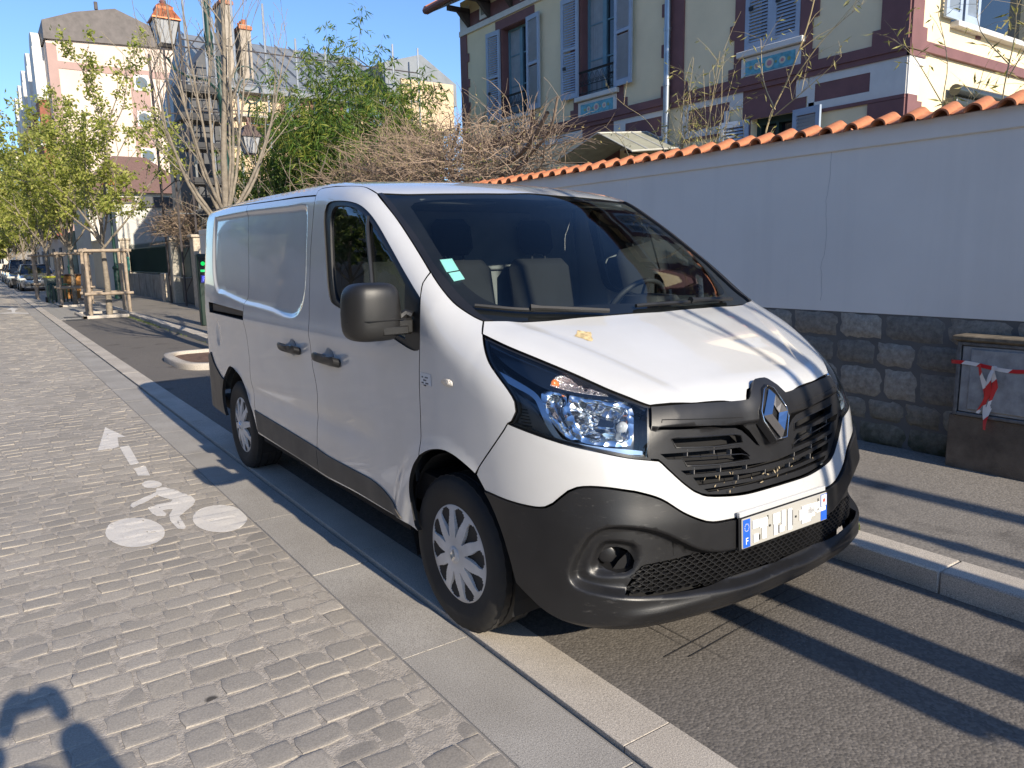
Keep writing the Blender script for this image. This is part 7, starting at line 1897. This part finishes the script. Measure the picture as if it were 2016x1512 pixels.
# bare pollarded tree beside the lamp, and its twin behind the viewer
def bare_tree(x, y, seed, label, h=5.6, lean=(0,0), keep=None):
    T_ = empty('bare_tree', (x, y, 0), 0, label, 'tree', 'bare multi stemmed street trees'); q = random.Random(seed); mb = MB(); tips = []
    mb.tube([(x,y,.04), (x+.01,y,.9), (x-.01+lean[0]*.3,y,1.7), (x+lean[0]*.5,y,2.25)], [.115,.095,.09,.11], 12, cap=False)
    stems = [(-.85,-.2,1,2.3), (-.62,.3,1.1,2.4), (-.40,-.3,1.3,2.9), (-.22,.2,1.6,3.4), (.0,.0,2.2,4.0), (.18,-.2,1.7,3.4), (.34,.3,1.4,3.0), (.55,-.1,1.15,2.7), (.80,.2,.95,2.3), (-.1,.5,1.5,3.0), (.25,.55,1.2,2.6), (-.5,-.6,1.0,2.2)]
    for k, (dx, dy, dz, L) in enumerate(stems):
        if keep is not None and k not in keep: continue
        p = Vector((x+lean[0]*.5+dx*.06, y+dy*.06, 2.05+.02*k)); d = Vector((dx*1.25, dy, dz*.62)); pts = [p.copy()]; rs = [.029 if k != 4 else .058]; n = 9
        for i in range(n):
            t = (i+1)/n; d = (d+Vector((q.gauss(0,.05), q.gauss(0,.05), .32*(1-t*.4)))).normalized(); p = p+d*(L*h/5.6/n); pts.append(p.copy()); rs.append(max(.006, rs[0]*(1-.8*t)))
            if i > 1:
                for _ in range(q.choice([1,1,2]) if keep is None else q.choice([0,0,1])):
                    a = q.uniform(0, 6.28); o = Matrix.Rotation(a, 3, d) @ d.orthogonal().normalized()
                    branchy(mb, p, d*1.2+o*q.uniform(.35,.7), rs[-1]*.55, q.uniform(.35,.85), 1, q, tips, .35, .5, 4, (1,2), .0035, .6, .08, 4)
        mb.tube(pts, rs, 8, cap=False)
    put(mb.build('trunk', BARK, None, auto=60), T_)
bare_tree(.80, 9.6, 5, 'bare street tree with many upright grey stems behind the van roof', 5.9)
bare_tree(.50, -4.85, 17, 'bare street tree in the guard in front of the van, behind the viewer', 5.0, (.0,0), (3, 4, 5, 7))
mb = MB(); mb.tube([(2.1,-9,0), (2.08,-9,2.4), (2.12,-9,5)], [.13,.11,.08], 10); o_ = empty('street_tree', (2.1, -9, 0), 0, 'plain bare trunk on the pavement behind the viewer', 'tree'); put(mb.build('trunk', BARK, None, auto=60), o_)  # unseen pole, added to cast the broad shadow stripe on the pavement
# big bamboo thicket behind the wall
def bamboo(name, cx, cy, sx, sy, h0, h1, culms, perc, seed, label, m, Ls=.15, lean=.35, culm_r=.012, low=.15, cat='bamboo', z0=0.0, stemm=None):
    B = empty(name, (cx, cy, 0), 0, label, cat); q = random.Random(seed); mb = MB(); P = []; D = []
    for k in range(culms):
        a = q.uniform(0, 6.28); rr = q.random()**.5; bx, by = cx+sx*rr*math.cos(a), cy+sy*rr*math.sin(a); h = q.uniform(h0, h1)*(1-.30*rr)
        lx, ly = lean*q.gauss(0, 1)+.35*rr*math.cos(a)*lean*3, lean*q.gauss(0, 1)+.35*rr*math.sin(a)*lean*3
        pts = [(bx+lx*t**2.4, by+ly*t**2.4, z0+(h-z0)*(t-.08*t**4)) for t in [i/7 for i in range(8)]]
        mb.tube(pts, [culm_r*(1-.8*i/7) for i in range(8)], 4, cap=False)
        for j in range(perc):
            t = low+(1-low)*q.random()**.8; i = min(6, int(t*7)); f = t*7-i; p = Vector(pts[i]).lerp(Vector(pts[i+1]), f)
            aa = q.uniform(0, 6.28); o = Vector((math.cos(aa), math.sin(aa), q.uniform(-.1,.5))); l = q.uniform(.15,.55)*(1.15-t*.7)
            e = p+o*l+Vector((0,0,-.25*l*l)); 
            if j % 3 == 0: mb.tube([p, p.lerp(e, .5)+Vector((0,0,.04)), e], [.003,.002,.0015], 3, cap=False)
            for s_ in range(5): P.append(tuple(p.lerp(e, q.uniform(.35,1.05))+Vector((q.gauss(0,.035), q.gauss(0,.035), q.gauss(0,.03))))); D.append((o.x*.8, o.y*.8, -.55))
    put(mb.build('culms', stemm or simple('green_brown_culm', (.16,.18,.06), .5), None), B)
    lv = Leaves(seed); lv.add(np.array(P), Ls, Ls*.17, .3, np.array(D)); lv.build('foliage', m, B)
bamboo('bamboo_thicket', 5.2, 15.2, 1.0, 2.6, 5.8, 8.3, 150, 60, 3, 'tall dense bright green bamboo thicket behind the wall', LBAM, .19, .42)
bamboo('bamboo_thicket', 4.7, 18.6, .8, 1.8, 4.8, 6.9, 70, 44, 4, 'lower yellowish bamboo thicket left of the tall one', LBAM, .19, .40)
bamboo('bamboo_thicket', 5.2, 11.2, .7, 1.3, 4.2, 5.7, 34, 26, 6, 'thin bamboo clump beside the villa corner', LBAM, .17, .40)
# dark evergreen shrubs under it
def shrub(name, cx, cy, cz, rx, ry, rz, n, seed, label, m, Ls=.08):
    B = empty(name, (cx, cy, 0), 0, label, 'shrub'); q = np.random.default_rng(seed); qq = random.Random(seed)
    mb = MB(); tips = []
    for k in range(6): branchy(mb, (cx+qq.uniform(-.2,.2), cy+qq.uniform(-.3,.3), .2), (qq.gauss(0,.5), qq.gauss(0,.6), 1), .03, cz+rz*.3, 1, qq, tips, .2, .6)
    put(mb.build('stems', BARK, None), B)
    c = q.normal(size=(n//14, 3)); c /= np.linalg.norm(c, axis=1)[:,None]; c *= q.uniform(.35, 1.05, (len(c), 1)); C = c*np.array([rx, ry, rz])+np.array([cx, cy, cz])
    P = np.repeat(C, 14, 0)+q.normal(size=(len(C)*14, 3))*.10
    lv = Leaves(seed); lv.add(P, Ls, Ls*.5, .1); lv.build('foliage', m, B)
shrub('evergreen_shrub', 3.9, 16.5, 2.5, .6, 2.2, .95, 9000, 5, 'dark evergreen shrub looking over the wall behind the van roof', LDRK, .10)
shrub('evergreen_shrub', 3.8, 12.6, 2.1, .5, 1.6, .9, 6000, 6, 'lower dark green shrub right of the evergreen one', LDRK, .09)
# tangled brown leafless climber mass
def tangle(name, boxes, n, seed, label, rad=(.0035,.012), seglen=.16, nseg=8, m=BARK2, stems=(), bud=0):
    B = empty(name, boxes[0][:3] and (boxes[0][0], boxes[0][1], 0), 0, label, 'shrub'); q = random.Random(seed); mb = MB(); P = []
    for k in range(n):
        cx, cy, cz, rx, ry, rz = q.choices(boxes, weights=[b[3]*b[4]*b[5] for b in boxes])[0]
        while True:
            u = (q.uniform(-1,1), q.uniform(-1,1), q.uniform(-1,1))
            if u[0]**2+u[1]**2+u[2]**2 < 1: break
        p = Vector((cx+u[0]*rx, cy+u[1]*ry, cz+u[2]*rz)); d = Vector((u[0]*.6+q.gauss(0,.6), u[1]*.8+q.gauss(0,.8), .55+q.gauss(0,.45))).normalized()
        pts = [p.copy()]; r0 = q.uniform(*rad)**1; sl = seglen*q.uniform(.6,1.2)
        for i in range(nseg):
            d = (d+Vector((q.gauss(0,.22), q.gauss(0,.22), q.gauss(0,.16)-.05))).normalized(); p = p+d*sl*.6; pts.append(p.copy())
        mb.tube(pts, [max(.0022, r0*(1-.7*i/nseg)) for i in range(nseg+1)], 3, cap=False); P += [tuple(x) for x in pts[3:]]
    for s_ in stems:
        pts = cr(s_[0], .15); mb.tube(pts, [s_[1]*(1-.5*i/len(pts)) for i in range(len(pts))], 7, cap=False)
    put(mb.build('branches', m, None), B)
    if bud: lv = Leaves(seed); P = np.array(P); lv.add(P[np.random.default_rng(seed).integers(0, len(P), bud)], .045, .018, .1); lv.build('buds', m_leaf('dry_buds', [(.2, (.22,.17,.08)), (.6, (.36,.30,.13)), (.9, (.30,.34,.10))], .2), B)
stems = [([(4.3,8.3,1.0), (4.2,8.2,2.2), (4.0,7.2,2.7), (3.8,6.0,2.9), (3.7,5.3,3.3)], .05), ([(4.3,8.4,1.0), (4.25,8.6,2.3), (4.1,9.5,2.9), (3.9,10.8,3.1), (3.9,12.2,3.4)], .055), ([(4.3,8.3,1.2), (4.1,8.0,2.5), (3.9,8.1,2.9), (3.8,7.6,3.5)], .045), ([(4.4,8.5,1.2), (4.3,9.0,2.4), (4.2,9.3,3.3), (4.0,9.9,3.8)], .04), ([(4.2,7.9,2.2), (3.9,7.3,2.35), (3.7,6.4,2.5), (3.6,5.6,2.75)], .04),
 ([(4.2,7.9,2.3), (3.95,6.9,2.6), (3.9,6.1,2.8), (3.8,5.4,3.1), (3.7,5.1,3.45)], .03), ([(4.3,8.8,2.3), (3.9,9.6,2.5), (3.8,10.6,2.7), (3.7,11.6,2.9)], .035)]
tangle('leafless_climber', [(3.95,7.2,3.0,.7,1.9,.50), (3.95,9.6,3.1,.7,1.8,.58), (3.9,11.9,2.9,.6,1.6,.42), (3.7,8.5,2.65,.55,3.4,.35)], 2300, 7, 'tangled brown leafless climber heaped behind the wall above the van roof', stems=stems, bud=1800, rad=(.003,.010))
tangle('leafless_climber', [(3.5,25.5,2.75,.5,2.6,.42), (3.4,24.3,2.4,.4,1.6,.35), (3.4,28.2,2.7,.4,1.4,.30)], 900, 8, 'brown leafless climber spilling over the green gate and pillar', rad=(.005,.012), seglen=.17, bud=1200, stems=[([(3.5,25,.1), (3.5,25.2,1.6), (3.5,25.8,2.6)], .04)])
# sparse bamboo sprays above the tiles
def spray(culms, seed, label, nl, m=LYEL, Ls=.09, side=8):
    B = empty('bamboo_spray', (culms[0][0][0][0], culms[0][0][0][1], 0), 0, label, 'bamboo'); q = random.Random(seed); mb = MB(); P = []; D = []
    for pts, r in culms:
        p = cr(pts, .10); mb.tube(p, [r*(1-.7*i/len(p)) for i in range(len(p))], 5, cap=False)
        for k in range(side):
            i = q.randint(len(p)//4, len(p)-1); b = Vector(p[i]); d = Vector((q.gauss(0,.3), q.gauss(0,.8), q.uniform(.2,1))).normalized(); l = q.uniform(.12,.42); e = b+d*l; mb.tube([b, b.lerp(e,.5)+Vector((0,0,.02)), e], [r*.35, r*.25, r*.12], 3, cap=False)
            for _ in range(max(1, nl//side)): P.append(tuple(b.lerp(e, q.uniform(.3,1.05)))); D.append((d.x*.7, d.y*.7, -.1))
    put(mb.build('culms', simple('straw_culm', (.42,.33,.17), .6), None), B); lv = Leaves(seed); lv.add(np.array(P), Ls, Ls*.16, .2, np.array(D)); lv.build('foliage', m, B)
q = random.Random(31)
dense = [([(4.2+q.uniform(-.2,.2), y, 1.2), (4.2, y+q.uniform(-.05,.05), 2.3), (4.2+q.uniform(-.1,.1), y+q.uniform(-.35,.3), z)], .007) for y, z in [(q.uniform(2.95,3.65), q.uniform(2.9,3.6)) for _ in range(22)]]
spray(dense, 1, 'short dense straw coloured bamboo sprouting above the tiles beside the downpipe', 26)
spray([([(4.2,2.45,1.2), (4.2,2.42,2.6), (4.2,2.15,3.2), (4.2,1.95,3.7), (4.2,1.85,4.3)], .013), ([(4.2,2.15,3.1), (4.2,1.8,3.45), (4.2,1.45,3.65)], .006), ([(4.2,2.3,2.9), (4.2,2.45,3.2), (4.2,2.5,3.6)], .006), ([(4.2,2.3,2.85), (4.2,1.85,3.1), (4.2,1.62,3.25)], .006), ([(4.2,2.62,1.2), (4.2,2.66,2.6), (4.2,2.72,3.0)], .006)], 2, 'single tall straw coloured bamboo cane in front of the tiled window panel', 26, side=9)
spray([([(4.2,.72,1.2), (4.2,.70,2.6), (4.2,.68,3.0), (4.2,.78,3.4)], .008), ([(4.2,.70,2.7), (4.2,.95,3.1), (4.2,1.15,3.3)], .005), ([(4.2,.6,2.4), (4.2,.45,2.7), (4.2,.4,2.9)], .005)], 3, 'leafy bamboo spray over the tiles left of the roller', 30, LYEL, .10)
spray([([(4.2,.28,1.2), (4.2,.25,2.6), (4.2,.20,3.1), (4.2,.22,3.6)], .009), ([(4.2,.22,2.9), (4.2,.45,3.2), (4.2,.5,3.5)], .005), ([(4.2,.22,2.8), (4.2,.05,3.1), (4.2,-.1,3.2)], .005), ([(4.2,.05,2.3), (4.2,-.02,2.8), (4.2,.0,3.3)], .006)], 4, 'leafy bamboo spray over the tiles nearest the right edge', 34, LYEL, .10)
spray([([(4.2,3.6,2.4), (4.2,4.0,3.0), (4.2,4.45,3.3), (4.2,4.7,3.5)], .006), ([(4.2,4.3,2.6), (4.2,4.5,2.9), (4.2,4.8,3.1)], .005)], 5, 'thin leaning bamboo cane left of the downpipe', 8, LYEL, .07, 5)

# ================================================================ photographer (only the shadow falls in the picture)
def skin_body(name, joints, edges, radii, m, parent, lvl=2, root=0):
    me = bpy.data.meshes.new(name); me.from_pydata(joints, edges, []); o = bpy.data.objects.new(name, me); COL.objects.link(o)
    me.materials.append(m); sk = o.modifiers.new('skin', 'SKIN'); sk.use_smooth_shade = True
    for i, r in enumerate(radii): me.skin_vertices[0].data[i].radius = (r, r) if not isinstance(r, tuple) else r; me.skin_vertices[0].data[i].use_root = (i == root)
    s_ = o.modifiers.new('sub', 'SUBSURF'); s_.levels = lvl; s_.render_levels = lvl
    o.parent = parent; return o
PH = empty('person', (-2.58, -3.09, 0), 0, 'person in dark coat and jeans holding up a phone to take the picture', 'person')
SKIN = simple('skin_tone', (.45,.28,.20), .5, var=.06); COAT = simple('dark_blue_coat', (.02,.025,.04), .85); JEAN = simple('blue_jeans', (.05,.07,.12), .85); HAIR = simple('dark_brown_hair', (.03,.02,.015), .6)
J = [(0,0,.98), (0,0,1.18), (0,.01,1.40), (0,.01,1.50), (0,.03,1.62), (0,.05,1.72), (-.17,0,1.42), (.17,0,1.42), (-.20,.20,1.20), (.40,.08,1.24), (.13,.32,1.44), (.31,.32,1.44), (-.10,0,.92), (.10,0,.92), (-.11,.02,.50), (.11,.02,.50), (-.12,0,.10), (.12,0,.10), (-.13,.14,.05), (.13,.14,.05)]
E_ = [(0,1), (1,2), (2,3), (3,4), (4,5), (2,6), (2,7), (6,8), (7,9), (8,10), (9,11), (0,12), (0,13), (12,14), (13,15), (14,16), (15,17), (16,18), (17,19)]
Rr = [(.16,.12), (.17,.13), (.17,.12), .06, .095, .085, .095, .095, .085, .085, .052, .052, .10, .10, .07, .07, .05, .05, .04, .04]
skin_body('body', J, E_, Rr, COAT, PH)
skin_body('trousers', [(0,0,.95), (-.10,0,.90), (.10,0,.90), (-.11,.02,.50), (.11,.02,.50), (-.12,0,.14), (.12,0,.14)], [(0,1), (0,2), (1,3), (2,4), (3,5), (4,6)], [(.17,.13), .11, .11, .08, .08, .065, .065], JEAN, PH)
mb = MB(); n = 16
mb.lathe([(0,-.115), (.05,-.105), (.075,-.06), (.085,0), (.088,.05), (.07,.10), (.03,.125), (0,.13)], 20); mb.v = [(x*.9, y*1.05+.045+(.012 if y > .06 and abs(x) < .03 and -.03 < z < .02 else 0), z+1.665) for x, y, z in mb.v]; o = mb.build('head', SKIN, None, smooth=True); o.parent = PH
mb = MB(); mb.lathe([(.094,-.03), (.098,.03), (.085,.09), (.05,.13), (0,.145)], 20); mb.v = [(x*.95, y*1.05+.03, z+1.67) for x, y, z in mb.v]; o = mb.build('hair', HAIR, None, smooth=True); o.parent = PH
for sx in (-1, 1):
    bx = .22+sx*.09
    pj = [(bx,.33,1.44), (bx-sx*.012,.365,1.47), (bx-sx*.018,.398,1.51)]; pe = [(0,1), (1,2)]; pr = [.028,(.035,.02),(.034,.017)]
    o = skin_body('hand', pj, pe, pr, SKIN, PH, 1)
    for f in range(4):
        z = 1.475+.020*f; x0 = bx-sx*.02; L = (.055,.065,.07,.06)[f]
        o = skin_body('finger', [(x0,.395,z), (x0-sx*.012,.423,z+.002), (x0-sx*.032,.431,z+.004), (x0-sx*L*.85,.425,z+.005)], [(0,1), (1,2), (2,3)], [.010,.0095,.009,.008], SKIN, PH, 1)
    skin_body('thumb', [(bx,.375,1.50), (bx-sx*.01,.393,1.535), (bx-sx*.035,.395,1.545)], [(0,1), (1,2)], [.012,.011,.010], SKIN, PH, 1)
mb = MB(); mb.box((.145,.400,1.468), (.295,.409,1.545), 0, .004); ph_ = mb.build('phone', BLK2, None); ph_.location = PH.location; tag(ph_, 'black phone held sideways in both hands by the person', 'phone')
